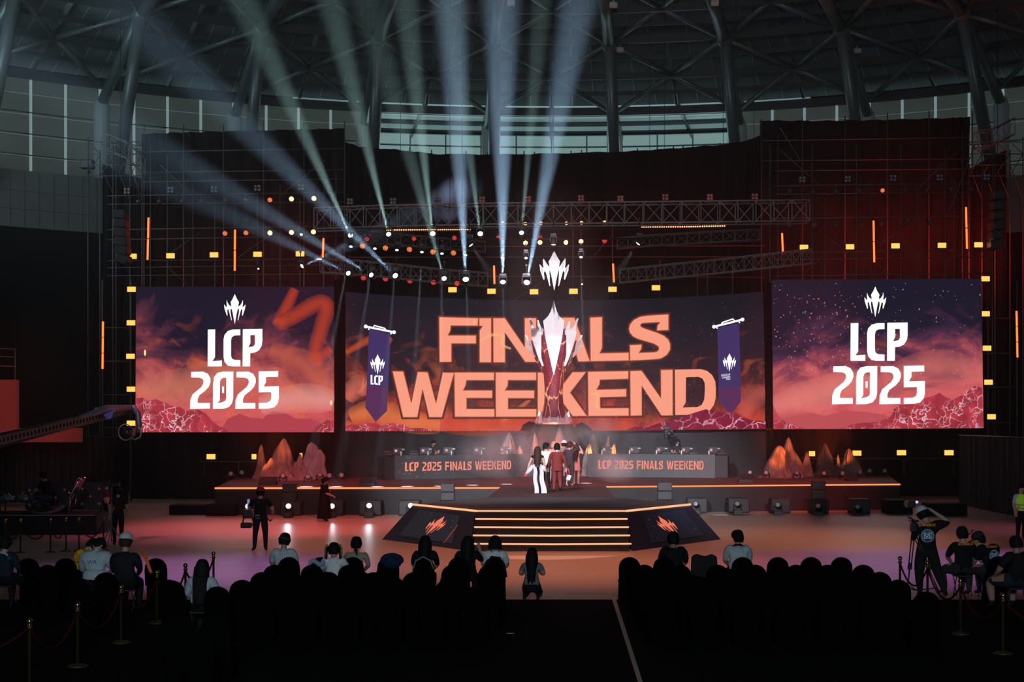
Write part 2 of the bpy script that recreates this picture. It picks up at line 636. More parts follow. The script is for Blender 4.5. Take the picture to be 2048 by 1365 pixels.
def deck(name, poly, z0, z1, mats, parent=None, **kw):
    """vertical sides, flat top; poly clockwise or not does not matter"""
    m = MB()
    n = len(poly)
    m.add([(p[0], p[1], z1) for p in poly], [list(range(n))], 0)
    vs = [(p[0], p[1], z0) for p in poly] + [(p[0], p[1], z1) for p in poly]
    m.add(vs, [(i, (i + 1) % n, n + (i + 1) % n, n + i) for i in range(n)], 1)
    return m.build(name, mats, parent, **kw)


def g2(px, py, z=ZS):
    v = G(px, py, z)
    return (v.x, v.y)


st = thing('stage_deck', (0, 66, 0), 'wide black main stage deck with an orange light line along its front edge', 'stage')
LL, LN, RN, RRr = g2(430, 976), g2(1000, 975.5), g2(1212, 973.5), g2(1800, 968.5)
PB_L, PB_R = g2(960, 996.5), g2(1229, 996)
hxp = 2.17
main_poly = [LL, (LN[0], LN[1]), (-hxp, 51.3), (hxp, 51.3), RN, RRr, (17.0, 76.5), (-15.5, 76.5)]
o = deck('deck', [(x, y - 66) for x, y in main_poly], 0, ZS, [stage_top, fascia])
o.parent = st


def led_line(pts, r, m, parent, off, name='light_strip'):
    k = MB()
    k.path([Vector(p) - Vector(off) for p in pts], r, 6)
    return k.build(name, m, parent)


def V3(p, z, dy=0.0):
    return Vector((p[0], p[1] + dy, z))


led_line([V3(LL, ZS - .02, -.03), V3(LN, ZS - .02, -.03)], 0.035, strip, st, (0, 66, 0))
led_line([V3(RN, ZS - .02, -.03), V3(RRr, ZS - .02, -.03)], 0.03, strip, st, (0, 66, 0))

# hexagonal platform
A = 4.36
fy = F * (CH - ZS) / (1022.5 - CY)
ymid, yback = fy + 3.4, 51.3
hexp = [(-A / 2, fy), (A / 2, fy), (A, ymid), (A / 2, yback), (-A / 2, yback), (-A, ymid)]
pl = thing('stage_platform', (0, ymid, 0), 'six-sided charcoal platform pushed out in front of the main stage', 'platform')
o = deck('deck', [(x, y - ymid) for x, y in hexp], 0, ZS, [mat('grey_platform_carpet', (0.062, 0.060, 0.068), 0.75, noise=0.12, nscale=4), fascia])
o.parent = pl
led_line([V3(hexp[5], ZS, -.02), V3(hexp[0], ZS, -.03)], 0.032, strip_warm, pl, (0, ymid, 0))
led_line([V3(hexp[1], ZS, -.03), V3(hexp[2], ZS, -.02)], 0.032, strip_warm, pl, (0, ymid, 0))
# steps
stp = thing('stage_steps', (0, fy - 1.2, 0), 'five black steps with a glowing orange line on each edge', 'steps')
tr, rs = 0.31, ZS / 5
stepm = mat('black_step_carpet', (0.022, 0.022, 0.028), 0.8, noise=0.2, nscale=4)
for i in range(4):
    d0 = fy - tr * (4 - i)
    k = MB()
    k.box((0, (d0 + fy) / 2 - (fy - 1.2), rs * (i + 1) - rs / 2), (2 * 2.21, fy - d0, rs - 0.002))
    s_ = k.build('step', stepm, stp)
    q = MB()
    q.path([(-2.2 - .02 * (3 - i), d0 - .02 - (fy - 1.2), rs * (i + 1)), (0, d0 - .02 - (fy - 1.2), rs * (i + 1) - .012), (2.2 + .02 * (3 - i), d0 - .02 - (fy - 1.2), rs * (i + 1))], 0.024, 6)
    q.build('light_strip', strip_warm, s_)
q = MB()
q.path([(-2.19, -.03 + 1.2, ZS), (2.19, -.03 + 1.2, ZS)], 0.024, 6)
q.build('light_strip', strip_warm, stp)

# emblem: half outline in (u, v), mirrored
EMB_R = [(523, 97), (541, 140), (566, 182), (557, 228), (580, 215), (598, 187), (608, 158), (608, 200), (603, 235), (620, 225), (635, 205), (630, 250), (605, 325), (598, 322), (602, 265), (590, 255), (580, 290), (558, 375), (553, 372), (567, 290), (567, 260), (556, 247), (545, 290), (522.5, 413)]
EMB = [((x - 522.5) / 316, (413 - y) / 316) for x, y in EMB_R]
EMB = EMB + [(-u, v) for u, v in EMB[-2:0:-1]]
# sloping side panels with frame, inset board and emblem
panelm = mat('navy_black_panel', (0.022, 0.042, 0.095), 0.45, noise=0.2, nscale=2)
framem = mat('black_panel_frame', (0.012, 0.020, 0.050), 0.6)
coral = glow('coral_print_lit', (1.0, 0.22, 0.13), 0.85, False)
for sg, side in ((-1, 'left'), (1, 'right')):
    tl, trr = Vector((sg * A, ymid, ZS - .03)), Vector((sg * 2.23, fy, ZS - .03))
    bl, br = Vector((sg * 5.28, 46.75, 0)), Vector((sg * 2.32, 42.55, 0))
    nrm = (tl - trr).cross(br - trr).normalized()
    if nrm.y > 0:
        nrm = -nrm
    pn = thing('side_panel', (sg * 3.7, 44.8, 0), 'sloping navy panel with a coral crown emblem, %s of the steps' % side, 'panel', 'sloping panels beside the steps')
    off = Vector((sg * 3.7, 44.8, 0))

    def sp(u, v, h=0.0):
        """u 0 outer .. 1 beside the steps, v 0 floor .. 1 top"""
        return bl.lerp(br, u).lerp(tl.lerp(trr, u), v) + nrm * h - off
    k = MB()
    k.grid(lambda u, v: sp(u, v), 10, 10, 0, False)
    k.grid(lambda u, v: sp(u, v, -.07 * (v > 0)) , 10, 10, 0, False)
    # cheek closing the triangle beside the steps
    k.add([sp(1, 0), sp(1, 1), Vector((sg * 2.23, fy, 0)) - off], [(0, 1, 2)])
    k.build('frame', framem, pn)
    k = MB()
    k.grid(lambda u, v: sp(.16 + .64 * u, (.16 - .04 * u) + (.74 - .0 * u) * v, .014), 8, 8, 0, False)
    k.build('inset_board', panelm, pn)
    k = MB()
    uc = 0.56
    sk = 0.30
    pts = []
    for u, v in EMB:
        pts.append(sp(uc - .03 + u * .30 + .12 * (v - .5), 0.25 + 0.55 * v, .022))
    k.add(pts, [list(range(len(pts)))])
    k.build('emblem', coral, pn)
    k = MB()
    rr = random.Random(3 + sg)
    for i in range(26):
        u, v, s_ = rr.uniform(.18, .78), rr.uniform(.2, .85), rr.uniform(.004, .010)
        k.add([sp(u - s_, v, .02), sp(u, v - s_ * 1.6, .02), sp(u + s_, v, .02), sp(u, v + s_ * 1.6, .02)], [(0, 1, 2, 3)])
    if sg < 0:
        for i in range(9):
            t = i / 9
            a = (.70 + .10 * t, .10 + .52 * t)
            k.add([sp(a[0], a[1], .02), sp(a[0] + .022, a[1] + .01, .02), sp(a[0] + .028, a[1] + .05, .02), sp(a[0] + .008, a[1] + .04, .02)], [(0, 1, 2, 3)])
    k.build('speck_print', mat('speck_print', (0.5, 0.25, 0.2), 0.6), pn, kind='stuff')

# wall under the main screen and dark drapes around
graywall = mat('slate_stage_wall', (0.034, 0.034, 0.040), 0.7, noise=0.12, nscale=0.8)


def dmain(px):
    return 74.5 - 4.0 * ((px - 1110) / 420.0) ** 2


k = MB()
xs = list(range(690, 1541, 17))
n = len(xs)
vs = [Vector((P(x, 0, dmain(x)).x, dmain(x), ZS - .02)) for x in xs] + [Vector((P(x, 0, dmain(x)).x, dmain(x), 3.2)) for x in xs]
k.add(vs, [(i, i + 1, n + i + 1, n + i) for i in range(n - 1)], 0, True)
k.build('wall_stage', graywall, kind='structure')
tk = MB()
for i in range(0, 851, 5):
    x = 690 + i
    c = P(x, 864.0 - 5.0 * max(0, (x - 1105)) / 425, dmain(x) - .35)
    tk.box(c, (0.06, .06, .07))
tk.build('trim_4', mat('black_rail_bracket', (.01, .01, .01), .7), kind='structure')
# ------------------------------------------------------------------ LED screens and their pictures
def picture_material(name, stops, seed, warm=0.5, stars=0.0):
    """an LED picture: dark sky over lit cloud, worked out from the screen's own coordinates"""
    m = bpy.data.materials.new(name)
    m.use_nodes = True
    nt = m.node_tree
    nt.nodes.remove(nt.nodes['Principled BSDF'])
    N = nt.nodes.new
    L = nt.links.new
    tc = N('ShaderNodeTexCoord')
    mp = N('ShaderNodeMapping')
    mp.inputs['Location'].default_value = (seed, seed * 1.7, seed * .6)
    mp.inputs['Scale'].default_value = (0.30, 0.30, 0.42)
    L(tc.outputs['Object'], mp.inputs['Vector'])
    n1 = N('ShaderNodeTexNoise')
    n1.inputs['Scale'].default_value = 1.0
    n1.inputs['Detail'].default_value = 7
    n1.inputs['Roughness'].default_value = 0.66
    n1.inputs['Distortion'].default_value = 0.8
    L(mp.outputs[0], n1.inputs['Vector'])
    sx = N('ShaderNodeSeparateXYZ')
    L(tc.outputs['Generated'], sx.inputs[0])
    # height + cloud -> ramp
    a = N('ShaderNodeMath')
    a.operation = 'MULTIPLY_ADD'
    L(n1.outputs['Fac'], a.inputs[0])
    a.inputs[1].default_value = 1.15
    a.inputs[2].default_value = -0.575
    b = N('ShaderNodeMath')
    b.operation = 'SUBTRACT'
    L(sx.outputs['Z'], b.inputs[0])
    L(a.outputs[0], b.inputs[1])
    cr = N('ShaderNodeValToRGB')
    els = cr.color_ramp.elements
    els[0].position, els[0].color = stops[0][0], (*s2l(*stops[0][1]), 1)
    els[1].position, els[1].color = stops[-1][0], (*s2l(*stops[-1][1]), 1)
    for p, c in stops[1:-1]:
        e = els.new(p)
        e.color = (*s2l(*c), 1)
    L(b.outputs[0], cr.inputs['Fac'])
    # warm flares
    n2 = N('ShaderNodeTexNoise')
    n2.inputs['Scale'].default_value = 1.7
    n2.inputs['Detail'].default_value = 5
    n2.inputs['Distortion'].default_value = 1.6
    L(mp.outputs[0], n2.inputs['Vector'])
    r2 = N('ShaderNodeMapRange')
    r2.inputs['From Min'].default_value = 0.56
    r2.inputs['From Max'].default_value = 0.78
    r2.inputs['To Max'].default_value = warm
    L(n2.outputs['Fac'], r2.inputs['Value'])
    iv = N('ShaderNodeMapRange')
    iv.inputs['From Min'].default_value = 0.85
    iv.inputs['From Max'].default_value = 0.35
    L(sx.outputs['Z'], iv.inputs['Value'])
    mu = N('ShaderNodeMath')
    mu.operation = 'MULTIPLY'
    L(r2.outputs[0], mu.inputs[0])
    L(iv.outputs[0], mu.inputs[1])
    mx = N('ShaderNodeMix')
    mx.data_type = 'RGBA'
    L(mu.outputs[0], mx.inputs['Factor'])
    L(cr.outputs['Color'], mx.inputs['A'])
    mx.inputs['B'].default_value = (*s2l(235, 110, 60), 1)
    e = N('ShaderNodeEmission')
    L(mx.outputs['Result'], e.inputs['Color'])
    e.inputs['Strength'].default_value = 1.0
    L(e.outputs[0], nt.nodes['Material Output'].inputs['Surface'])
    return m


def rock_picture(name, base, edge, scale, width=0.045):
    m = bpy.data.materials.new(name)
    m.use_nodes = True
    nt = m.node_tree
    nt.nodes.remove(nt.nodes['Principled BSDF'])
    N, L = nt.nodes.new, nt.links.new
    tc = N('ShaderNodeTexCoord')
    nz = N('ShaderNodeTexNoise')
    nz.inputs['Scale'].default_value = scale * .8
    nz.inputs['Detail'].default_value = 4
    L(tc.outputs['Object'], nz.inputs['Vector'])
    ad = N('ShaderNodeVectorMath')
    ad.operation = 'MULTIPLY_ADD'
    L(nz.outputs['Color'], ad.inputs[0])
    ad.inputs[1].default_value = (1.1, 1.1, 1.1)
    L(tc.outputs['Object'], ad.inputs[2])
    vo = N('ShaderNodeTexVoronoi')
    vo.feature = 'DISTANCE_TO_EDGE'
    vo.inputs['Scale'].default_value = scale
    L(ad.outputs[0], vo.inputs['Vector'])
    r = N('ShaderNodeMapRange')
    r.inputs['From Min'].default_value = width
    r.inputs['From Max'].default_value = 0.0
    L(vo.outputs['Distance'], r.inputs['Value'])
    # lines only in places
    n2 = N('ShaderNodeTexNoise')
    n2.inputs['Scale'].default_value = 0.9
    L(tc.outputs['Object'], n2.inputs['Vector'])
    r2 = N('ShaderNodeMapRange')
    r2.inputs['From Min'].default_value = 0.42
    r2.inputs['From Max'].default_value = 0.6
    L(n2.outputs['Fac'], r2.inputs['Value'])
    mu = N('ShaderNodeMath')
    mu.operation = 'MULTIPLY'
    L(r.outputs[0], mu.inputs[0])
    L(r2.outputs[0], mu.inputs[1])
    cr = N('ShaderNodeValToRGB')
    cr.color_ramp.elements[0].position = .3
    cr.color_ramp.elements[0].color = (*s2l(*[c * .72 for c in base]), 1)
    cr.color_ramp.elements[1].position = .7
    cr.color_ramp.elements[1].color = (*s2l(*base), 1)
    L(nz.outputs['Fac'], cr.inputs['Fac'])
    mx = N('ShaderNodeMix')
    mx.data_type = 'RGBA'
    L(mu.outputs[0], mx.inputs['Factor'])
    L(cr.outputs['Color'], mx.inputs['A'])
    mx.inputs['B'].default_value = (*s2l(*edge), 1)
    e = N('ShaderNodeEmission')
    L(mx.outputs['Result'], e.inputs['Color'])
    L(e.outputs[0], nt.nodes['Material Output'].inputs['Surface'])
    return m


def cpts(pts, x0, y0, s):
    return [(x0 + x / s, y0 + y / s) for x, y in pts]


def holed(outer, inner):
    """one outline that walks round the hole as well: joined at the nearest pair of corners"""
    best = min(((ox - ix) ** 2 + (oy - iy) ** 2, i, j) for i, (ox, oy) in enumerate(outer) for j, (ix, iy) in enumerate(inner))
    _, i, j = best

    def area(p):
        return sum(p[k][0] * p[(k + 1) % len(p)][1] - p[(k + 1) % len(p)][0] * p[k][1] for k in range(len(p)))
    inn = inner[j:] + inner[:j + 1]
    if area(outer) * area(inner) > 0:
        inn = inn[::-1]
    return outer[:i + 1] + inn + outer[i:]


a1 = (370, 570, 5.248)
GL = {}
GL['L'] = [cpts([(240, 470), (317, 468), (315, 760), (288, 802), (387, 795), (387, 857), (238, 857)], *a1)]
GL['C'] = [cpts([(580, 468), (500, 470), (450, 485), (415, 525), (405, 570), (405, 760), (415, 810), (450, 850), (500, 857), (580, 857), (580, 793), (520, 790), (492, 775), (483, 745), (483, 585), (492, 550), (520, 532), (580, 530)], *a1)]
GL['P'] = [holed(cpts([(607, 466), (812, 463), (812, 590), (805, 640), (775, 690), (730, 712), (685, 718), (683, 857), (605, 857)], *a1), cpts([(685, 528), (733, 528), (735, 620), (720, 645), (665, 657), (687, 610)], *a1))]
TWO = [(65, 915), (190, 912), (240, 935), (265, 980), (268, 1020), (250, 1070), (215, 1110), (150, 1160), (133, 1200), (132, 1240), (262, 1240), (262, 1300), (52, 1305), (55, 1210), (80, 1150), (170, 1075), (190, 1040), (195, 1010), (180, 985), (150, 975), (65, 973)]
GL['2'] = [cpts(TWO, *a1)]
GL['0'] = [holed(cpts([(507, 912), (505, 1190), (495, 1240), (460, 1285), (400, 1303), (293, 1305), (295, 1040), (305, 970), (340, 925), (400, 912)], *a1), cpts([(433, 975), (433, 1190), (425, 1215), (395, 1232), (340, 1245), (365, 1215), (367, 1020), (378, 990), (400, 977)], *a1)), cpts([(390, 1070), (410, 1070), (410, 1135), (390, 1135)], *a1)]
GL['2b'] = [cpts([(x + 476, y) for x, y in TWO], *a1)]
GL['5'] = [cpts([(773, 910), (978, 905), (978, 967), (850, 970), (850, 1020), (825, 1070), (985, 1065), (985, 1190), (975, 1240), (940, 1285), (880, 1300), (773, 1303), (773, 1240), (860, 1238), (895, 1220), (905, 1190), (905, 1128), (773, 1130)], *a1)]
a2, a3, a4 = (860, 610, 5.687), (1150, 610, 5.687), (750, 580, 4.096)
BIG = {}
BIG['F'] = [cpts([(107, 143), (545, 155), (540, 235), (235, 233), (225, 300), (198, 352), (520, 352), (520, 438), (240, 437), (240, 648), (112, 648)], *a2)]
BIG['I'] = [cpts([(563, 155), (693, 155), (693, 652), (567, 652), (567, 295), (605, 237), (563, 237)], *a2)]
BIG['N'] = [cpts([(722, 155), (850, 155), (1080, 490), (1080, 155), (1205, 155), (1205, 648), (1085, 648), (850, 310), (850, 652), (725, 652)], *a2)]
BIG['A'] = [cpts(p, *a2) for p in ([(1500, 150), (1590, 150), (1450, 643), (1325, 643)], [(1550, 150), (1640, 150), (1814, 640), (1689, 643)], [(1480, 470), (1660, 470), (1680, 555), (1460, 555)])]
BIG['L'] = [cpts([(175, 148), (305, 143), (305, 490), (275, 555), (608, 548), (608, 632), (180, 640)], *a3)]
BIG['S'] = [cpts([(1060, 112), (830, 125), (740, 140), (670, 175), (628, 225), (617, 275), (630, 320), (665, 360), (730, 390), (900, 440), (950, 470), (960, 500), (945, 530), (910, 543), (720, 550), (752, 500), (755, 455), (628, 462), (628, 632), (900, 622), (985, 605), (1045, 565), (1078, 510), (1080, 450), (1060, 400), (1010, 355), (930, 320), (780, 270), (745, 250), (740, 225), (760, 208), (800, 203), (970, 195), (940, 240), (935, 290), (1060, 285)], *a3)]
BIG['W'] = [cpts([(147, 670), (230, 672), (298, 935), (352, 675), (430, 678), (500, 935), (557, 680), (645, 682), (545, 1042), (445, 1042), (390, 810), (345, 1042), (232, 1042)], *a4)]
BIG['E'] = [cpts([(280, 773), (725, 773), (725, 855), (412, 855), (400, 920), (372, 978), (705, 978), (705, 1058), (412, 1058), (412, 1190), (730, 1190), (730, 1272), (285, 1272)], *a2)]
BIG['E2'] = [cpts([(750, 773), (1205, 773), (1205, 855), (885, 855), (880, 920), (845, 978), (1183, 978), (1183, 1060), (885, 1060), (885, 1190), (1208, 1190), (1208, 1272), (752, 1272)], *a2)]
BIG['K'] = [cpts([(1228, 773), (1352, 773), (1352, 1272), (1228, 1272)], *a2), cpts([(1622, 770), (1769, 768), (1590, 1000), (1779, 1262), (1625, 1265), (1440, 1010)], *a2)]
BIG['E3'] = [cpts([(150, 765), (605, 757), (602, 840), (280, 850), (275, 905), (240, 970), (580, 962), (580, 1042), (280, 1050), (285, 1180), (608, 1178), (608, 1260), (155, 1263)], *a3)]
BIG['N2'] = [cpts([(630, 757), (755, 752), (980, 1070), (980, 745), (1108, 742), (1108, 1255), (985, 1257), (757, 915), (757, 1257), (635, 1260)], *a3)]
BIG['D'] = [holed(cpts([(1135, 738), (1430, 733), (1500, 750), (1560, 800), (1595, 870), (1602, 950), (1600, 1060), (1580, 1140), (1530, 1210), (1450, 1250), (1140, 1255)], *a3), cpts([(1262, 825), (1400, 820), (1450, 840), (1475, 890), (1478, 960), (1470, 1080), (1440, 1140), (1390, 1165), (1225, 1170), (1260, 1110)], *a3))]


class Surface:
    """a screen's face: depth as a function of where along it"""
    def __init__(self, dfun, corners):
        self.d, self.c = dfun, corners

    def at(self, px, py, off=0.0):
        return P(px, py, self.d(px) - off)


def pieces(surf, polys, off, root_loc, mb=None, mi=0):
    """flat picture pieces; long outlines are cut so they follow a bent face"""
    mb = mb or MB()
    for p in polys:
        mb.add([surf.at(x, y, off) - root_loc for x, y in p], [list(range(len(p)))], mi)
    return mb


SL = Surface(lambda x: 68.0, [(272, 574), (668, 573.5), (668, 865), (271, 865)])
SR = Surface(lambda x: 71.0, [(1543, 560), (1963, 557.5), (1967, 857), (1547, 859)])
SM = Surface(dmain, None)
black_cab = mat('black_screen_cabinet', (0.012, 0.012, 0.013), 0.6)
white_px = glow('white_led_pixels', (1.0, 0.98, 1.0), 1.25)
peach_px = glow('peach_led_pixels', s2l(255, 160, 132), 1.0)
halo_px = glow('orange_halo_pixels', s2l(198, 98, 62), 1.0, False)
halo3_px = glow('dim_halo_pixels', s2l(74, 40, 38), 1.0, False)
halo2_px = glow('brown_halo_pixels', s2l(112, 50, 38), 1.0, False)


def flat_screen(surf, label, picture):
    c = surf.c
    root_loc = surf.at((c[0][0] + c[1][0]) / 2, c[3][1])
    root = thing('led_screen', root_loc, label, 'screen')
    f = [surf.at(x, y) - root_loc for x, y in c]
    k = MB()
    k.add(f, [(0, 3, 2, 1)])
    face = k.build('screen_face', picture, root)
    b = MB()
    g = [p + Vector((0, .02, 0)) for p in f]
    h = [p + Vector((0, .35, 0)) for p in f]
    b.add(g + h, [(0, 1, 2, 3), (7, 6, 5, 4), (0, 4, 5, 1), (1, 5, 6, 2), (2, 6, 7, 3), (3, 7, 4, 0)])
    b.build('cabinet', black_cab, root)
    return root, root_loc


def emblem_on(surf, cx, top, bot, root, rl, off=0.05, m=None, wx=1.0, skew=0.0, name='emblem'):
    h = bot - top
    pts = [(cx + u * h * wx + skew * v * h, bot - v * h) for u, v in EMB]
    return pieces(surf, [pts], off, rl).build(name, m or white_px, root)


skyL = picture_material('lava_cloud_picture_west', [(0.0, (178, 62, 70)), (0.14, (214, 92, 92)), (0.30, (196, 96, 92)), (0.46, (150, 66, 72)), (0.60, (84, 44, 62)), (0.74, (34, 26, 44)), (1.0, (30, 24, 42))], 3.1, 0.75)
skyR = picture_material('lava_cloud_picture_east', [(0.0, (196, 70, 82)), (0.16, (222, 100, 104)), (0.32, (196, 92, 96)), (0.46, (132, 62, 80)), (0.58, (70, 42, 66)), (0.72, (32, 28, 46)), (1.0, (28, 25, 42))], 9.3, 0.35)
skyM = picture_material('lava_cloud_picture_main', [(0.0, (200, 72, 52)), (0.10, (178, 62, 52)), (0.22, (112, 48, 44)), (0.36, (62, 34, 40)), (0.55, (42, 29, 40)), (0.8, (34, 27, 38)), (1.0, (28, 24, 34))], 5.7, 0.55)
rockL = rock_picture('glowing_rock_picture', (196, 62, 76), (255, 225, 235), 2.3, .05)
hillm = glow('distant_hill_picture', s2l(176, 66, 78), 1.0, False)
hill2 = glow('distant_hill_picture_pale', s2l(190, 82, 88), 1.0, False)

leftS, lrl = flat_screen(SL, 'tall LED screen showing LCP 2025, left of the stage', skyL)
rightS, rrl = flat_screen(SR, 'tall LED screen showing LCP 2025, right of the stage', skyR)
for nm in ('L', 'C', 'P', '2', '0', '2b', '5'):
    pieces(SL, GL[nm], 0.06, lrl).build('letter', white_px, leftS)
    pr = [[(1664 + (x - 380) * 1.0456, 732 + (y - 743) * 1.02) for x, y in p] for p in GL[nm]]
    pieces(SR, pr, 0.06, rrl).build('letter', white_px, rightS)
emblem_on(SL, 469.5, 588.5, 648.7, leftS, lrl)
emblem_on(SR, 1750.5, 573.5, 635, rightS, rrl)
# hills and glowing rocks along the bottom of the pictures
pieces(SL, [[(440, 865), (455, 838), (480, 828), (500, 836), (525, 838), (545, 822), (570, 826), (592, 838), (620, 838), (640, 846), (668, 850), (668, 865)]], 0.02, lrl).build('picture_hill', hillm, leftS)
pieces(SL, [[(271.5, 865), (272, 797), (285, 796), (296, 802), (312, 799), (330, 806), (342, 812), (360, 815), (372, 822), (398, 820), (412, 828), (424, 842), (436, 852), (446, 857), (460, 865)]], 0.03, lrl).build('picture_rock', rockL, leftS)
pieces(SL, [[(622, 865), (632, 854), (645, 847), (655, 840), (668, 846), (668, 865)]], 0.03, lrl).build('picture_rock', rockL, leftS)
pieces(SR, [[(1547, 858), (1553, 838), (1580, 830), (1615, 824), (1650, 832), (1690, 822), (1730, 824), (1770, 830), (1800, 858)]], 0.02, rrl).build('picture_hill', hill2, rightS)
pieces(SR, [[(1680, 858), (1700, 850), (1726, 846), (1752, 845), (1772, 838), (1783, 832), (1786, 820), (1800, 810), (1822, 804), (1846, 798), (1868, 792), (1879, 786), (1890, 794), (1905, 800), (1922, 792), (1936, 780), (1950, 772), (1964.5, 776), (1966.5, 857)]], 0.03, rrl).build('picture_rock', rockL, rightS)
pieces(SR, [[(1547, 858.5), (1548, 842), (1560, 838), (1575, 846), (1590, 852), (1612, 858)]], 0.03, rrl).build('picture_rock', rockL, rightS)


def soft_ribbon(name, surf, pts, w, col, root, rl, off=0.03, strength=1.0):
    """a band of light in the picture, fading to its edges"""
    key = 'ribbon_' + name
    m = bpy.data.materials.new(key)
    m.use_nodes = True
    nt = m.node_tree
    nt.nodes.remove(nt.nodes['Principled BSDF'])
    N, L = nt.nodes.new, nt.links.new
    uv = N('ShaderNodeUVMap')
    sx = N('ShaderNodeSeparateXYZ')
    L(uv.outputs[0], sx.inputs[0])
    cr = N('ShaderNodeValToRGB')
    cr.color_ramp.interpolation = 'B_SPLINE'
    cr.color_ramp.elements[0].color = (0, 0, 0, 1)
    cr.color_ramp.elements[1].position = 0.5
    cr.color_ramp.elements[1].color = (.9, .9, .9, 1)
    e2 = cr.color_ramp.elements.new(1.0)
    e2.color = (0, 0, 0, 1)
    L(sx.outputs['X'], cr.inputs['Fac'])
    e = N('ShaderNodeEmission')
    e.inputs['Color'].default_value = (*s2l(*col), 1)
    e.inputs['Strength'].default_value = strength
    t = N('ShaderNodeBsdfTransparent')
    mx = N('ShaderNodeMixShader')
    L(cr.outputs[0], mx.inputs[0])
    L(t.outputs[0], mx.inputs[1])
    L(e.outputs[0], mx.inputs[2])
    L(mx.outputs[0], nt.nodes['Material Output'].inputs['Surface'])
    m.cycles.emission_sampling = 'NONE'
    # smooth the path
    P2 = [Vector((x, y)) for x, y in pts]
    for _ in range(2):
        q = [P2[0]]
        for a, b in zip(P2[:-1], P2[1:]):
            q += [a.lerp(b, .25), a.lerp(b, .75)]
        P2 = q + [P2[-1]]
    vs, fs, us = [], [], []
    for i, p in enumerate(P2):
        t_ = (P2[min(i + 1, len(P2) - 1)] - P2[max(i - 1, 0)]).normalized()
        nn = Vector((-t_.y, t_.x))
        ww = w * (0.55 + 0.45 * math.sin(PI * i / (len(P2) - 1)))
        for s in (-1, 1):
            q = p + nn * ww * s
            vs.append(surf.at(q.x, q.y, off) - rl)
            us.append(((s + 1) / 2, i / len(P2)))
    for i in range(len(P2) - 1):
        fs.append((2 * i, 2 * i + 1, 2 * i + 3, 2 * i + 2))
    me = bpy.data.meshes.new(name)
    me.from_pydata(vs, [], fs)
    ul = me.uv_layers.new(name='UVMap')
    for lp in me.loops:
        ul.data[lp.index].uv = us[lp.vertex_index]
    me.materials.append(m)
    o = bpy.data.objects.new(name, me)
    COL.objects.link(o)
    o.parent = root
    return o


soft_ribbon('picture_flame', SL, [(590, 578), (578, 605), (560, 640), (556, 650), (590, 632), (640, 602), (656, 612), (648, 640), (635, 680), (628, 712), (640, 716), (662, 698)], 17, (205, 70, 38), leftS, lrl)
soft_ribbon('picture_flame', SL, [(540, 700), (580, 716), (620, 730), (640, 760), (660, 790)], 26, (196, 92, 70), leftS, lrl, .025)
soft_ribbon('picture_flame', SL, [(276, 790), (330, 772), (380, 770), (430, 748), (500, 740)], 34, (206, 120, 96), leftS, lrl, .024)
soft_ribbon('picture_flame', SL, [(520, 812), (570, 800), (610, 796), (650, 800), (667, 806)], 30, (232, 160, 150), leftS, lrl, .026)
soft_ribbon('picture_flame', SR, [(1550, 818), (1590, 800), (1640, 790), (1690, 770), (1740, 760)], 34, (228, 132, 122), rightS, rrl, .024)
soft_ribbon('picture_flame', SR, [(1770, 770), (1830, 738), (1890, 730), (1962, 745)], 34, (214, 112, 106), rightS, rrl, .025)


def sparks(surf, n, box, col, root, rl, seed, off=0.045, big=1.0):
    rr = random.Random(seed)
    k = MB()
    for _ in range(n):
        x, y = rr.uniform(box[0], box[2]), rr.uniform(box[1], box[3])
        s = rr.uniform(.25, .75) * big
        a = rr.uniform(0, PI)
        l = s * rr.uniform(1, 2.2)
        c, q = math.cos(a), math.sin(a)
        k.add([surf.at(x + u, y + v, off) - rl for u, v in ((c * l, q * l), (-q * s, c * s), (-c * l, -q * l), (q * s, -c * s))], [(0, 1, 2, 3)])
    return k.build('picture_sparks', glow('spark_%s' % (col,), s2l(*col), .9, False), root, kind='stuff')


sparks(SR, 150, (1548, 565, 1962, 760), (206, 165, 165), rightS, rrl, 2, big=1.5)
sparks(SR, 130, (1548, 590, 1760, 740), (224, 140, 112), rightS, rrl, 5, big=1.6)
sparks(SL, 26, (280, 580, 660, 720), (150, 110, 120), leftS, lrl, 8)
k = MB()
for x, y, h in ((290, 706, 7), (662, 806, 5)):
    k.add([SL.at(x + u, y + v, .05) - lrl for u, v in ((0, -h), (1.8, -h * .5), (1.8, h * .5), (0, h), (-1.8, h * .5), (-1.8, -h * .5))], [list(range(6))])
k.build('picture_ember', glow('ember_px', (1, .85, .35), 1.1, False), leftS)

# main screen
root_m = SM.at(1110, 863)
mainS = thing('led_screen', root_m, 'wide curved LED screen showing FINALS WEEKEND behind the trophy', 'screen')
xs = [690 + 14 * i for i in range(61)]
k = MB()


def mtop(x):
    return 601 - 17 * ((x - 1105) / 420) ** 2 - 0


def mbot(x):
    return 863.5 - 5.0 * max(0.0, x - 1105) / 425


n = len(xs)
k.add([SM.at(x, mtop(x)) - root_m for x in xs] + [SM.at(x, mbot(x)) - root_m for x in xs], [(i, n + i, n + i + 1, i + 1) for i in range(n - 1)], 0, True)
k.build('screen_face', skyM, mainS)
b = MB()
for z0, z1 in ((0, 0),):
    f = [SM.at(x, mtop(x), -.03) - root_m for x in xs] + [SM.at(x, mbot(x), -.03) - root_m for x in xs] + [SM.at(x, mbot(x), -.4) - root_m for x in xs] + [SM.at(x, mtop(x), -.4) - root_m for x in xs]
    fs = []
    for a_, b_ in ((0, 1), (1, 2), (2, 3), (3, 0)):
        fs += [(a_ * n + i, b_ * n + i, b_ * n + i + 1, a_ * n + i + 1) for i in range(n - 1)]
    b.add(f, fs)
b.build('cabinet', black_cab, mainS)


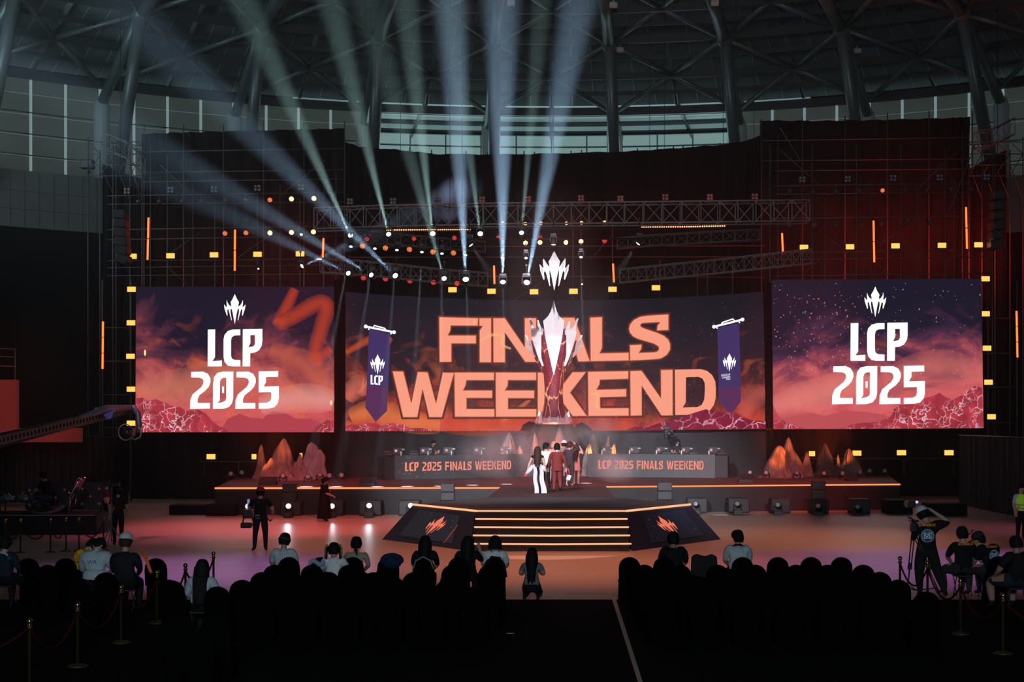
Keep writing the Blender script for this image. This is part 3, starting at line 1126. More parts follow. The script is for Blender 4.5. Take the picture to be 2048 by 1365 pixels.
def grown(p, g):
    """outline pushed out by g px"""
    ar = sum(p[i][0] * p[(i + 1) % len(p)][1] - p[(i + 1) % len(p)][0] * p[i][1] for i in range(len(p)))
    s = 1 if ar > 0 else -1
    out = []
    for i in range(len(p)):
        a, q, c = Vector(p[i - 1]), Vector(p[i]), Vector(p[(i + 1) % len(p)])
        e1, e2 = (q - a), (c - q)
        if e1.length < 1e-6 or e2.length < 1e-6:
            out.append(tuple(q))
            continue
        n1, n2 = Vector((e1.y, -e1.x)).normalized() * s, Vector((e2.y, -e2.x)).normalized() * s
        w = (n1 + n2)
        if w.length < .2:
            w = n1
        else:
            w = w / max(.35, w.dot(n1))
        if w.length > 2:
            w = w.normalized() * 2
        out.append((q.x + w.x * g, q.y + w.y * g))
    return out


for nm, polys in BIG.items():
    l_ = pieces(SM, polys, 0.09, root_m).build('letter', peach_px, mainS)
    if nm != 'D':
        pieces(SM, [grown(p, 1.1) for p in polys], 0.08, root_m).build('letter_halo', halo_px, l_)
        pieces(SM, [grown(p, 2.6) for p in polys], 0.07, root_m).build('letter_halo', halo2_px, l_)
        pieces(SM, [grown(p, 4.6) for p in polys], 0.06, root_m).build('letter_halo', halo3_px, l_)
# picture banners
purple = glow('purple_banner_picture', s2l(66, 50, 100), 1.0, False)
purple2 = glow('plum_banner_picture', s2l(88, 46, 88), 1.0, False)
bl_ = (720, 630, 6.2)
br_ = (1415, 630, 6.2)
fl = pieces(SM, [cpts([(118, 175), (370, 235), (368, 470), (350, 900), (84, 880), (105, 300)], *bl_)], .10, root_m).build('picture_banner', purple, mainS)
pieces(SM, [cpts([(84, 880), (350, 900), (340, 1000), (335, 1195), (195, 1330), (65, 1155)], *bl_)], .10, root_m).build('banner_tail', purple2, fl)
emblem_on(SM, 720 + 218 / 6.2, 630 + 490 / 6.2, 630 + 742 / 6.2, fl, root_m, .13)
for nm in 'LCP':
    q = [[(720 + (132 + (x - 415.5) * 1.38 * 1.0) / 6.2, 630 + (745 + (y - 658.5) * 1.58 + (x - 415) * .12) / 6.2) for x, y in p] for p in GL[nm]]
    pieces(SM, q, .13, root_m).build('letter', white_px, fl)
fr_ = pieces(SM, [cpts([(122, 165), (392, 100), (405, 560), (412, 900), (136, 900), (130, 500)], *br_)], .10, root_m).build('picture_banner', purple, mainS)
pieces(SM, [cpts([(136, 900), (412, 900), (412, 1080), (285, 1235), (140, 1080)], *br_)], .10, root_m).build('banner_tail', purple2, fr_)
emblem_on(SM, 1415 + 272 / 6.2, 630 + 478 / 6.2, 630 + 708 / 6.2, fr_, root_m, .13)


def text_mesh(s, size, mb, o, ux, uy, mi=0, align='CENTER', squash=1.0):
    cu = bpy.data.curves.new('t', 'FONT')
    cu.body = s
    cu.size = size
    cu.align_x = align
    ob = bpy.data.objects.new('t', cu)
    COL.objects.link(ob)
    bpy.context.view_layer.update()
    me = bpy.data.meshes.new_from_object(ob.evaluated_get(bpy.context.evaluated_depsgraph_get()))
    mb.add([Vector(o) + Vector(ux) * v.co.x * squash + Vector(uy) * v.co.y for v in me.vertices], [list(p.vertices) for p in me.polygons], mi)
    bpy.data.objects.remove(ob)
    bpy.data.curves.remove(cu)
    bpy.data.meshes.remove(me)


k = MB()
sc_ = dmain(1459) / F
for s, y, sz in (('LEAGUE OF LEGENDS', 752, 5.4), ('CHAMPIONSHIP', 783, 5.4), ('PACIFIC', 806, 5.0)):
    text_mesh(s, sz * sc_, k, SM.at(1415 + 275 / 6.2, 630 + y / 6.2, .13) - root_m, Vector((1, 0, .10)), Vector((0, 0, 1)), squash=.66 if len(s) > 12 else .78)
k.build('small_lettering', white_px, fr_)
for (x0, y0, x1, y1, hx0, hx1, sgn), ban in (((731.5, 653.5, 788, 665, 746, 773, 1), fl), ((1428, 654, 1485, 639.5, 1442, 1470, -1), fr_)):
    k = MB()
    sl = (y1 - y0) / (x1 - x0)
    k.path([SM.at(x0, y0, .16) - root_m, SM.at(x1, y1, .16) - root_m], 0.045, 6)
    hy = lambda x: y0 + sl * (x - x0)
    k.path([SM.at(x, y, .16) - root_m for x, y in ((hx0, hy(hx0)), (hx0 + 2.5, hy(hx0) - 5), (hx1 - 4, hy(hx1) - 5), (hx1, hy(hx1)))], 0.03, 6)
    k.ball(SM.at(x0, y0, .16) - root_m, 0.09)
    k.ball(SM.at(x1, y1, .16) - root_m, 0.09)
    for x in (x0 + 6, x1 - 6):
        k.ball(SM.at(x, hy(x) + 4, .16) - root_m, 0.04)
    k.build('banner_rod', white_px, ban)
rockM = rock_picture('crimson_rock_picture', (150, 34, 66), (255, 190, 205), 1.5, .05)
pieces(SM, [[(690.5, 863), (691, 852), (704, 849), (716, 853), (728, 846), (740, 848), (752, 846), (762, 853), (775, 848), (790, 846), (806, 850), (820, 857), (846, 857), (872, 862.5)]], .14, root_m).build('picture_rock', rockL, mainS)
pieces(SM, [[(1252, 861), (1270, 854), (1300, 853), (1320, 846), (1345, 842), (1365, 834), (1382, 828), (1402, 822), (1412, 819), (1424, 823), (1445, 826), (1470, 826), (1490, 836), (1505, 842), (1520, 842), (1532, 844), (1533, 858)]], .14, root_m).build('picture_rock', rockM, mainS)
pieces(SM, [[(1040, 862.5), (1046, 850), (1058, 843), (1072, 846), (1082, 862.5)], [(1146, 862.5), (1152, 850), (1163, 845), (1176, 851), (1186, 862.5)]], .08, root_m).build('picture_hill', glow('dark_hill_picture', s2l(62, 28, 34), 1.0, False), mainS)
soft_ribbon('picture_flame', SM, [(692, 706), (722, 688), (752, 674), (770, 690), (782, 676)], 9, (214, 84, 40), mainS, root_m, .05)
soft_ribbon('picture_flame', SM, [(700, 835), (740, 820), (775, 830), (830, 846), (880, 852)], 26, (240, 130, 74), mainS, root_m, .05)
soft_ribbon('picture_flame', SM, [(880, 852), (960, 856), (1020, 848), (1060, 852)], 20, (214, 78, 50), mainS, root_m, .05)
soft_ribbon('picture_flame', SM, [(1000, 846), (1030, 825), (1060, 800)], 6, (236, 120, 70), mainS, root_m, .05)
soft_ribbon('picture_flame', SM, [(1486, 830), (1500, 800), (1515, 790), (1532, 786)], 24, (196, 92, 84), mainS, root_m, .05)
soft_ribbon('picture_flame', SM, [(694, 800), (710, 776), (726, 766), (736, 790)], 22, (216, 112, 92), mainS, root_m, .048)
for pts in ([(960, 682), (985, 668), (1010, 672), (1000, 690), (1022, 698)], [(1182, 790), (1196, 786), (1196, 800), (1190, 812), (1200, 820)], [(950, 640), (947, 650)]):
    soft_ribbon('picture_flame', SM, pts, 4, (255, 192, 120), mainS, root_m, .105)
sparks(SM, 150, (700, 600, 1528, 850), (176, 140, 132), mainS, root_m, 12)
sparks(SM, 120, (920, 780, 1420, 856), (236, 150, 110), mainS, root_m, 13, .11)
sparks(SM, 70, (1300, 600, 1528, 800), (170, 150, 160), mainS, root_m, 14)
# tall black masking cloths between the screens
cloth = mat('black_masking_cloth', (0.008, 0.008, 0.009), 0.9, spec=.05, noise=0.2, nscale=2)
for lab, x0, x1, x2, x3, d, yt in (('left', 668.5, 690.5, 690.5, 668.5, 67.6, 560), ('right', 1526, 1543, 1548, 1534, 70.2, 565)):
    a_, b_, c_, e_ = P(x0, yt, d), P(x1, yt, d), P(x2, 860, d), P(x3, 860, d)
    c_, e_ = Vector((c_.x, d, ZS)), Vector((e_.x, d, ZS))
    k = MB()

    def fn(u, v):
        p = a_.lerp(b_, u).lerp(e_.lerp(c_, u), v)
        return p + Vector((0, .05 * math.sin(u * 13 + v * 2), 0))
    k.grid(fn, 12, 8)
    k.build('masking_cloth', cloth, label='tall narrow black cloth hanging between the main and the %s screen' % lab, cat='cloth', group='black cloths between the screens')
# ------------------------------------------------------------------ drapes, scaffold towers, trusses, lamps, beams
drape_m = mat('black_backdrop_drape', (0.012, 0.009, 0.010), 0.9, spec=.05, noise=0.25, nscale=0.8)


def drape(label, pts_top, pts_bot, d, waves=10, group='black backdrop drapes'):
    """cloth between two lists of photo points"""
    k = MB()

    def along(pts, u):
        t = u * (len(pts) - 1)
        i = min(int(t), len(pts) - 2)
        f = t - i
        return pts[i][0] * (1 - f) + pts[i + 1][0] * f, pts[i][1] * (1 - f) + pts[i + 1][1] * f

    def fn(u, v):
        a, b = along(pts_top, u), along(pts_bot, u)
        q = P(a[0], a[1], d).lerp(P(b[0], b[1], d), v)
        q.z = max(q.z, 0.02)
        return q + Vector((0, .10 * math.sin(u * waves * 6.28) + .05 * math.sin(u * waves * 15 + v * 3), 0))
    k.grid(fn, waves * 12, 10)
    return k.build('backdrop_drape', drape_m, label=label, cat='drape', group=group)


drape('tall black drape on the left scaffold tower, highest edge behind the light beams', [(285, 268), (400, 264), (560, 260), (690, 257)], [(285, 1000), (690, 1000)], 77.5)
drape('narrow black drape at the outer left of the left scaffold, top slanting down', [(205, 327), (240, 345), (286, 358)], [(205, 1000), (286, 1000)], 76.8, 4)
drape('long dark red-tinted drape behind the main truss, low sagging top edge', [(688, 283), (720, 294), (790, 299), (870, 308), (1000, 309), (1110, 307), (1250, 303), (1330, 298), (1440, 290), (1490, 282), (1524, 270)], [(688, 1000), (1524, 1000)], 79.5, 14)
drape('tall black drape on the right scaffold tower, with a tiny hole near its top corner', [(1520, 241), (1640, 242), (1760, 240), (1900, 236), (1940, 234)], [(1520, 1000), (1930, 1000)], 77.5)
drape('black drape at the outer right scaffold, top slanting up to the right', [(1930, 345), (1960, 325), (2012, 300)], [(1930, 1000), (2012, 1000)], 76.8, 4)

under_m = mat('dark_under_screen_cloth', (0.013, 0.011, 0.013), 0.9, spec=.05, noise=0.25, nscale=0.8)
drape('dark cloth skirt hanging below the left screen behind the crags', [(262, 862), (690, 862)], [(262, 1060), (690, 1060)], 70.6, 7, 'cloth skirts below the side screens').data.materials[0] = under_m
drape('dark cloth skirt hanging below the right screen, crag shadows on it', [(1536, 857), (1985, 856)], [(1536, 1060), (1985, 1060)], 73.4, 7, 'cloth skirts below the side screens')

pole_m = mat('galvanised_scaffold_tube', (0.13, 0.12, 0.12), 0.5, 0.3)
dark_m = mat('black_powder_coat', (0.02, 0.02, 0.022), 0.5)


def scaffold(label, poles, ledgers, braces, d, zbase=0.0):
    """poles: (x, ytop); ledgers: (x0, y0, x1, y1); all at depth d"""
    x0, x1 = min(p[0] for p in poles), max(p[0] for p in poles)
    base = P((x0 + x1) / 2, 842, d)
    base.z = zbase
    t = thing('scaffold_tower', base, label, 'scaffold', 'scaffold bays behind the stage')
    for i, pl_ in enumerate(poles):
        x, y = pl_[0], pl_[1]
        dd = d + (pl_[2] if len(pl_) > 2 else 0)
        a = P(x, y, dd)
        k = MB()
        b = Vector((a.x, a.y, zbase))
        if len(pl_) > 3:
            b = P(x, pl_[3], dd)
        k.tube(a - base, b - base, 0.03, 6)
        k.build('pole', pole_m, t)
    for l in ledgers:
        k = MB()
        dd = d + (l[4] if len(l) > 4 else 0)
        k.tube(P(l[0], l[1], dd) - base, P(l[2], l[3], dd) - base, 0.026, 6)
        k.build('ledger', pole_m, t)
    for l in braces:
        k = MB()
        dd = d + (l[4] if len(l) > 4 else 0.05)
        k.tube(P(l[0], l[1], dd) - base, P(l[2], l[3], dd) - base, 0.024, 6)
        k.build('brace', pole_m, t)
    return t


bk = 3.2
scaffold('scaffold tower behind the left screen, grid of thin grey tubes on black drape',
         [(288, 247, bk), (367, 249, bk), (447, 248, bk), (527, 246, bk), (608, 245, bk), (689, 243, bk),
          (226, 288), (260, 300), (301, 290), (335, 310), (386, 370), (430, 400), (470, 400), (515, 375), (560, 368), (600, 400), (648, 330), (672, 345)],
         [(285, 304, 690, 297, bk), (285, 345, 690, 340, bk), (285, 364, 690, 358, bk), (215, 392, 690, 385), (215, 409, 690, 404), (215, 460, 690, 452), (215, 480, 690, 472), (215, 522, 690, 518), (215, 536, 690, 530), (215, 552, 690, 548)],
         [(320, 330, 385, 390), (330, 515, 400, 465), (335, 535, 375, 570), (560, 392, 650, 320), (470, 520, 560, 455)], 73.0)
scaffold('scaffold rows high behind the main screen, thin tubes on the red-tinted drape',
         [(700, 300, bk), (778, 300, bk), (819, 296, bk), (863, 300, bk), (932, 302, bk), (975, 305, bk), (1048, 302, bk), (1069, 304, bk), (1142, 302, bk), (1163, 300, bk), (1236, 300, bk), (1275, 297, bk), (1347, 292, bk), (1366, 290, bk), (1440, 286, bk),
          (735, 520, 0, 600), (880, 530, 0, 600), (1146, 430, 0, 600), (1162, 430, 0, 600), (1225, 440, 0, 600), (1320, 520, 0, 600), (1395, 530, 0, 600), (1415, 530, 0, 600), (1465, 525, 0, 600)],
         [(700, 344, 830, 349, bk), (830, 349, 1140, 352, bk), (1140, 352, 1350, 342, bk), (1350, 342, 1520, 330, bk), (700, 376, 860, 384, bk), (860, 384, 1240, 384, bk), (1240, 384, 1520, 362, bk), (700, 494, 1530, 492), (700, 552, 1530, 555), (700, 515, 1530, 514)],
         [(900, 590, 960, 560), (1090, 560, 1030, 600), (1180, 520, 1225, 470)], 76.6)
scaffold('scaffold tower behind the right screen, grid of tubes glowing red from the light bars',
         [(1523, 238, bk), (1605, 236, bk), (1690, 232, bk), (1775, 226, bk), (1858, 222, bk), (1945, 222, bk), (1925, 260, bk),
          (1540, 288), (1556, 270), (1625, 290), (1650, 395), (1713, 288), (1741, 360), (1802, 290), (1833, 360), (1890, 300), (1908, 360), (1985, 300)],
         [(1525, 282, 1940, 275, bk), (1525, 322, 1940, 318, bk), (1550, 342, 1960, 338, bk), (1550, 372, 1990, 366), (1550, 389, 1990, 384), (1550, 437, 1990, 432), (1550, 506, 1990, 500), (1550, 520, 1990, 514), (1550, 552, 1990, 547)],
         [(1560, 300, 1640, 370), (1650, 470, 1700, 510), (1760, 490, 1815, 447), (1755, 530, 1795, 558), (1660, 500, 1610, 545), (1840, 372, 1930, 290), (1560, 255, 1600, 320), (1950, 290, 1900, 420)], 74.0)
# low posts beside the screens that carry the side lamps
for lab, x, x2, ys, d in (('left', 262, 205, (656, 723, 790, 856), 68.6), ('right', 1976, 2034, (637, 707, 775, 846), 71.6)):
    base = P((x + x2) / 2, 842, d)
    base.z = 0
    t = thing('scaffold_tower', base, 'narrow dark scaffold ladder beside the %s screen carrying a column of amber lamps' % lab, 'scaffold', 'narrow scaffold ladders beside the screens')
    for xx in (x, x2):
        k = MB()
        a = P(xx, 560, d)
        k.tube(a - base, Vector((a.x, a.y, 0)) - base, 0.035, 6)
        k.build('pole', pole_m, t)
    for y in ys:
        k = MB()
        k.tube(P(x, y, d) - base, P(x2, y, d) - base, 0.025, 6)
        k.build('ledger', pole_m, t)

truss_m = mat('aluminium_truss_tube', (0.27, 0.25, 0.25), 0.45, 0.15)
truss_dark = mat('dull_truss_tube', (0.20, 0.19, 0.19), 0.5, 0.15)


def box_truss(name, label, pts, h, w, bay, m, cables=(), r=0.032, group='trusses above the stage'):
    """pts: world points of the top front chord; h height, w width (towards the back)"""
    org = pts[0].copy()
    t = thing(name, org, label, 'truss', group)
    pts = [p - org for p in pts]
    off = [Vector((0, 0, 0)), Vector((0, w, 0)), Vector((0, 0, -h)), Vector((0, w, -h))]
    for o in off:
        k = MB()
        k.path([p + o for p in pts], r, 6)
        k.build('chord', m, t)
    lat = MB()
    # resample by bay
    seg, flip = [pts[0]], False
    for a, b in zip(pts[:-1], pts[1:]):
        n = max(1, round((b - a).length / bay))
        seg += [a.lerp(b, (i + 1) / n) for i in range(n)]
    for i, p in enumerate(seg):
        for o1, o2 in ((0, 2), (1, 3), (0, 1), (2, 3)):
            lat.tube(p + off[o1], p + off[o2], r * .62, 5, caps=False)
        if i < len(seg) - 1:
            q = seg[i + 1]
            a, b = (p, q) if flip else (q, p)
            lat.tube(a + off[0], b + off[2], r * .55, 5, caps=False)
            lat.tube(b + off[1], a + off[3], r * .55, 5, caps=False)
            lat.tube(p + off[0], q + off[1], r * .5, 4, caps=False)
            flip = not flip
    lat.build('lattice', m, t)
    for (x, ztop) in cables:
        k = MB()
        u = min(seg, key=lambda p: abs((p + org).x - x))
        k.tube(u + Vector((0, w / 2, 0)), Vector((u.x, u.y + w / 2, ztop - org.z)), 0.012, 4)
        k.build('hoist_cable', dark_m, t)
    return t


DT = 66.0
mt = box_truss('box_truss', 'deep aluminium box truss spanning the whole stage above the lamps', [P(x, y, DT) for x, y in ((628, 416), (760, 411), (1000, 406), (1250, 404), (1440, 402), (1620, 399.5))], 0.92, 0.95, 0.78, truss_m, [(-8, 27.8), (0, 28.0), (8, 27.8)], .036)
box_truss('box_truss', 'slim curved truss over the left half of the main screen', [P(x, y, d) for x, y, d in ((640, 516, 64), (720, 521, 65), (800, 529, 66), (880, 538, 67), (975, 545, 67.5))], 0.60, 0.6, 0.45, truss_dark, [(-8, 26.0), (-4.5, 26.2)], .024)
box_truss('box_truss', 'slim curved truss over the right half of the main screen, rising to the right', [P(x, y, d) for x, y, d in ((1240, 538, 67.5), (1330, 529, 67), (1430, 519, 66), (1530, 508, 65), (1625, 498, 64.5))], 0.60, 0.6, 0.45, truss_dark, [(5, 26.2), (9, 26.0)], .024)
box_truss('box_truss', 'short dim truss high on the left, directly under the deep box truss', [P(x, y, d) for x, y, d in ((690, 462, 70), (800, 468, 71), (900, 477, 72), (970, 482, 72.5))], 0.5, 0.5, 0.6, truss_dark, [(-7, 27.6), (-4.5, 27.8)], .022)
box_truss('box_truss', 'short dim truss high on the right, directly under the deep box truss', [P(x, y, d) for x, y, d in ((1235, 476, 72.5), (1300, 470, 72), (1400, 464, 71), (1520, 458, 70))], 0.5, 0.5, 0.6, truss_dark, [(4.5, 27.8), (8, 27.6)], .022)
# straight lamp pipes under the deep truss
for lab, x0, x1, y, d in (('upper', 690, 1460, 457, 65.3), ('lower', 930, 1300, 478, 66.8)):
    a, b = P(x0, y, d), P(x1, y, d)
    k = MB()
    k.tube((0, 0, 0), b - a, 0.04, 8)
    for i in range(7):
        p = (b - a) * (i / 6)
        k.tube(p, p + Vector((0, 0, .25 if lab == 'upper' else .62)), 0.015, 5)
    k.build('lamp_pipe', dark_m, loc=a, label='long black lamp pipe hanging under the deep truss, the %s of two' % lab, cat='pipe', group='lamp pipes under the deep truss')
# cantilevered camera truss pieces on top of the towers
for lab, pts in (('left', ((212, 268, 75), (250, 282, 75), (282, 312, 75))), ('right', ((1955, 262, 75), (1985, 258, 75), (2030, 236, 75)))):
    box_truss('box_truss', 'short twisted truss piece jutting out at the top of the %s scaffold' % lab, [P(*p) for p in pts], .8, .8, .7, truss_dark, (), .028, 'truss pieces on the scaffold tops')
for lab, X in (('left', (176, 200, 232, 260, 284)), ('right', (1938, 1964, 1990, 2020, 2046))):
    base = P(X[2], 842, 76.0)
    base.z = 0
    t = thing('scaffold_tower', base, 'open scaffold outrigger with crossed tubes against the bright windows, far %s' % lab, 'scaffold', 'scaffold outriggers at the far sides')
    for i, x in enumerate(X):
        k = MB()
        a = P(x, (275, 300, 290, 285, 268)[i if lab == 'left' else 4 - i], 76.0)
        k.tube(a - base, Vector((a.x, a.y, 0)) - base, .03, 6)
        k.build('pole', pole_m, t)
    for y in (284, 308, 330, 352):
        k = MB()
        k.tube(P(X[0], y, 76) - base, P(X[-1], y, 76) - base, .026, 6)
        k.build('ledger', pole_m, t)
    for a, b in zip(X[:-1], X[1:]):
        for (ya, yb) in ((284, 308), (352, 308), (330, 400)):
            k = MB()
            k.tube(P(a, ya, 76.05) - base, P(b, yb, 76.05) - base, .022, 5)
            k.build('brace', pole_m, t)
# ------------------------------------------------------------------ lamps
amber = glow('amber_lamp_face', (1.0, 0.47, 0.095), 1.6)
red_tube = glow('red_orange_tube', (1.0, 0.052, 0.009), 8.0)
white_lens = glow('white_beam_lens', (0.78, 0.95, 1.0), 12.0, False)
white_dot = glow('white_dot_lens', (0.85, 0.95, 1.0), 3.5, False)
warm_lens = glow('warm_orange_lens', (1.0, 0.42, 0.14), 5.0, False)
dim_lens = glow('dim_orange_lens', (1.0, 0.20, 0.08), 0.9, False)
red_cells = glow('red_led_cells', (1.0, 0.06, 0.05), 1.3, False)
orange_cells = glow('orange_led_cells', (1.0, 0.22, 0.06), 2.0, False)
grey_lens = mat('unlit_grey_lens', (0.30, 0.31, 0.30), 0.25)
lamp_black = mat('black_lamp_body', (0.016, 0.016, 0.018), 0.45)


def beside(x, y):
    """where a lamp is, in words"""
    if x < 270 and y > 540:
        return 'on the ladder beside the left screen'
    if x > 1960 and y > 540:
        return 'on the ladder beside the right screen'
    if x < 690:
        return 'on the scaffold above the left screen'
    if x > 1530:
        return 'on the scaffold above the right screen'
    return 'above the main screen'


ORD = ['first', 'second', 'third', 'fourth', 'fifth', 'sixth', 'seventh', 'eighth', 'ninth', 'tenth', 'eleventh', 'twelfth', 'thirteenth', 'fourteenth']


def panel_lamp(x, y, d, label, wpx=16.5, hpx=10, back=0.5, lit=True, group='amber panel lamps'):
    c = P(x, y, d)
    w, h = wpx * d / F, hpx * d / F
    t = thing('panel_lamp', c, label, 'lamp', group)
    k = MB()
    k.rbox((0, .10, 0), (w + .08, .16, h + .08), .02, 0)
    k.build('housing', lamp_black, t)
    k = MB()
    k.rbox((0, -.005, 0), (w, .05, h), .01)
    k.build('lamp_face', amber, t)
    k = MB()
    k.tube((-w / 2 - .06, .1, 0), (-w / 2 - .06, .1, -h / 2 - .16), .012, 5)
    k.tube((w / 2 + .06, .1, 0), (w / 2 + .06, .1, -h / 2 - .16), .012, 5)
    k.tube((-w / 2 - .06, .1, -h / 2 - .16), (w / 2 + .06, .1, -h / 2 - .16), .012, 5)
    k.tube((0, .1, -h / 2 - .16), (0, back, -h / 2 - .16), .02, 5)
    k.build('yoke', lamp_black, t)
    return t


rows = [
    ('on the scaffold above the left screen', [(265, 513), (341, 512), (428, 510), (515, 509), (600, 508)], 72.6, .4, 'from the left'),
    ('on the scaffold above the right screen', [(1608, 495), (1700, 494), (1791, 492), (1884, 491), (1957, 490)], 73.6, .4, 'from the left'),
    ('in the row above the main screen', [(905, 580), (983, 583), (1068, 584), (1147, 583), (1225, 579), (1312, 576)], 75.6, 1.0, 'from the left'),
    ('on the ladder beside the left screen', [(263, 579), (262, 646), (261, 713), (262, 779), (262, 847)], 68.2, .4, 'from the top'),
    ('on the ladder beside the right screen', [(1971, 558), (1971, 628), (1974, 697), (1977, 765), (1983, 834)], 71.2, .4, 'from the top'),
]
for where, pts, d, back, frm in rows:
    for i, (x, y) in enumerate(pts):
        panel_lamp(x, y, d, 'glowing amber panel lamp %s, %s %s' % (where, ORD[i], frm), back=back)
for i, (x, y, w) in enumerate(((422, 914, 17), (508, 914, 9), (602, 912, 5))):
    panel_lamp(x, y, 69.5, 'amber panel lamp low by the left crags, %s from the left' % ORD[i], w, 10)
for i, (x, y, w) in enumerate(((1624, 908, 12), (1714, 907, 17), (1803, 906, 18), (1898, 906, 18))):
    panel_lamp(x, y, 72.5, 'amber panel lamp low behind the right crags, %s from the left' % ORD[i], w, 10)
# low pipes those lamps stand on
for lab, x0, x1, y, d in (('left', 400, 620, 924, 69.9), ('right', 1600, 1920, 918, 72.9)):
    a, b = P(x0, y, d), P(x1, y, d)
    t = thing('lamp_rail', a, 'low grey pipe on short legs carrying amber lamps, %s end of the stage' % lab, 'rail', 'low lamp rails')
    k = MB()
    k.tube((0, 0, 0), b - a, .025, 6)
    k.build('pipe', pole_m, t)
    for f in (.04, .35, .65, .96):
        k = MB()
        p = (b - a) * f
        k.tube(p, Vector((p.x, p.y, ZS - a.z)), .022, 6)
        k.build('leg', pole_m, t)


def led_bar(x0, y0, x1, y1, d, label, back=.4, splits=1):
    a, b = P(x0, y0, d), P(x1, y1, d)
    t = thing('light_bar', a, label, 'light bar', 'upright red-orange light bars')
    k = MB()
    k.tube(Vector((0, .06, .05)), b - a + Vector((0, .06, -.05)), .045, 8)
    k.tube((b - a) * .5 + Vector((0, .06, 0)), (b - a) * .5 + Vector((0, back, 0)), .02, 5)
    k.build('housing', lamp_black, t)
    for i in range(splits):
        k = MB()
        k.tube((b - a) * ((i + .02) / splits), (b - a) * ((i + .97) / splits), .042, 8)
        k.build('tube', red_tube, t)
    return t


for (x0, y0, x1, y1, d, lab, sp_) in ((297, 435, 295, 521, 72.6, 'on the left scaffold, outermost', 2), (470, 459, 469.5, 543, 72.6, 'in the middle of the left scaffold', 2), (647, 476, 645.5, 517, 72.6, 'at the inner edge of the left scaffold', 1), (206, 643, 205, 739, 68.2, 'on the ladder left of the left screen', 3), (988, 531, 989, 569, 76.2, 'above the first N of FINALS', 1), (1226, 527, 1228, 566, 76.2, 'above the L of FINALS', 1), (1564, 466, 1566, 508, 73.6, 'at the inner edge of the right scaffold', 1), (1747, 441, 1748.5, 526, 73.6, 'in the middle of the right scaffold', 2), (1932, 414, 1934, 499, 73.6, 'on the right scaffold, outermost', 2), (2033, 622, 2035, 716, 71.2, 'on the ladder right of the right screen', 3)):
    led_bar(x0, y0, x1, y1, d, 'upright red-orange light bar ' + lab, splits=sp_)


def moving_head(c, aim, label, lens, r=.12, group='moving heads', hang=True, up=.35, name='moving_head'):
    """base, yoke and head; the head looks along aim"""
    t = thing(name, c, label, 'stage light', group)
    aim = Vector(aim).normalized()
    s = 1 if hang else -1
    k = MB()
    k.rbox((0, 0, s * (r * 2.6 + .06)), (r * 2.6, r * 2.2, .13), .02)
    if hang:
        k.tube((0, 0, r * 2.6 + .1), (0, 0, r * 2.6 + up), .025, 6)
        k.rbox((0, 0, r * 2.6 + up), (.10, .08, .10), .02)
    k.build('base', lamp_black, t)
    k = MB()
    for q in (-1, 1):
        k.rbox((q * r * 1.35, 0, s * r * 1.25), (.05, r * 1.1, r * 2.7), .02)
    k.box((0, 0, s * r * 2.5), (r * 2.7, r * 1.0, .05))
    k.build('yoke', lamp_black, t)
    M = aim.to_track_quat('Z', 'Y').to_matrix()
    k = MB()
    k.lathe((0, 0, 0), [(r * .55, -r * 1.9), (r * .95, -r * 1.5), (r * 1.05, 0), (r * 1.1, r * .85), (r * .98, r * .95)], 14, 0, M)
    h = k.build('head', lamp_black, t)
    k = MB()
    k.lathe((0, 0, 0), [(r * .92, r * .96), (r * .7, r * 1.12), (r * .3, r * 1.2), (.005, r * 1.22)], 14, 0, M)
    k.build('lens', lens, h)
    return t


def cells_material():
    pass


def par_can(c, aim, label, cells, r=.13, group='par lamps', up=.5):
    """round LED wash lamp: body, rim and a ring of lit cells"""
    t = thing('wash_light', c, label, 'stage light', group)
    M = Vector(aim).normalized().to_track_quat('Z', 'Y').to_matrix()
    k = MB()
    k.lathe((0, 0, 0), [(r * .6, -.28), (r, -.2), (r * 1.08, .0), (r * .98, .02)], 14, 0, M)
    k.tube((0, 0, 0), (0, 0, up), .02, 5)
    k.build('housing', lamp_black, t)
    k = MB()
    for ring_r, n in ((0.0, 1), (r * .42, 5), (r * .78, 9)):
        for i in range(n):
            a = 2 * PI * i / n + ring_r * 9
            o = M @ Vector((ring_r * math.cos(a), ring_r * math.sin(a), .03))
            k.lathe(o, [(r * .17, -.01), (r * .15, .01), (.003, .02)], 8, 0, M)
    k.build('led_cells', cells, t)
    return t


def lens_lamp(c, aim, label, lens, r=.12, group='par lamps', up=.5, body=lamp_black):
    t = thing('wash_light', c, label, 'stage light', group)
    M = Vector(aim).normalized().to_track_quat('Z', 'Y').to_matrix()
    k = MB()
    k.lathe((0, 0, 0), [(r * .6, -.28), (r, -.2), (r * 1.12, .0), (r * 1.0, .02)], 14, 0, M)
    k.tube((0, 0, 0), (0, 0, up), .02, 5)
    k.build('housing', body, t)
    k = MB()
    k.lathe((0, 0, 0), [(r * .95, .02), (r * .7, .05), (r * .3, .07), (.004, .075)], 14, 0, M)
    k.build('lens', lens, t)
    return t


toward = Vector((0, -1, -.35))
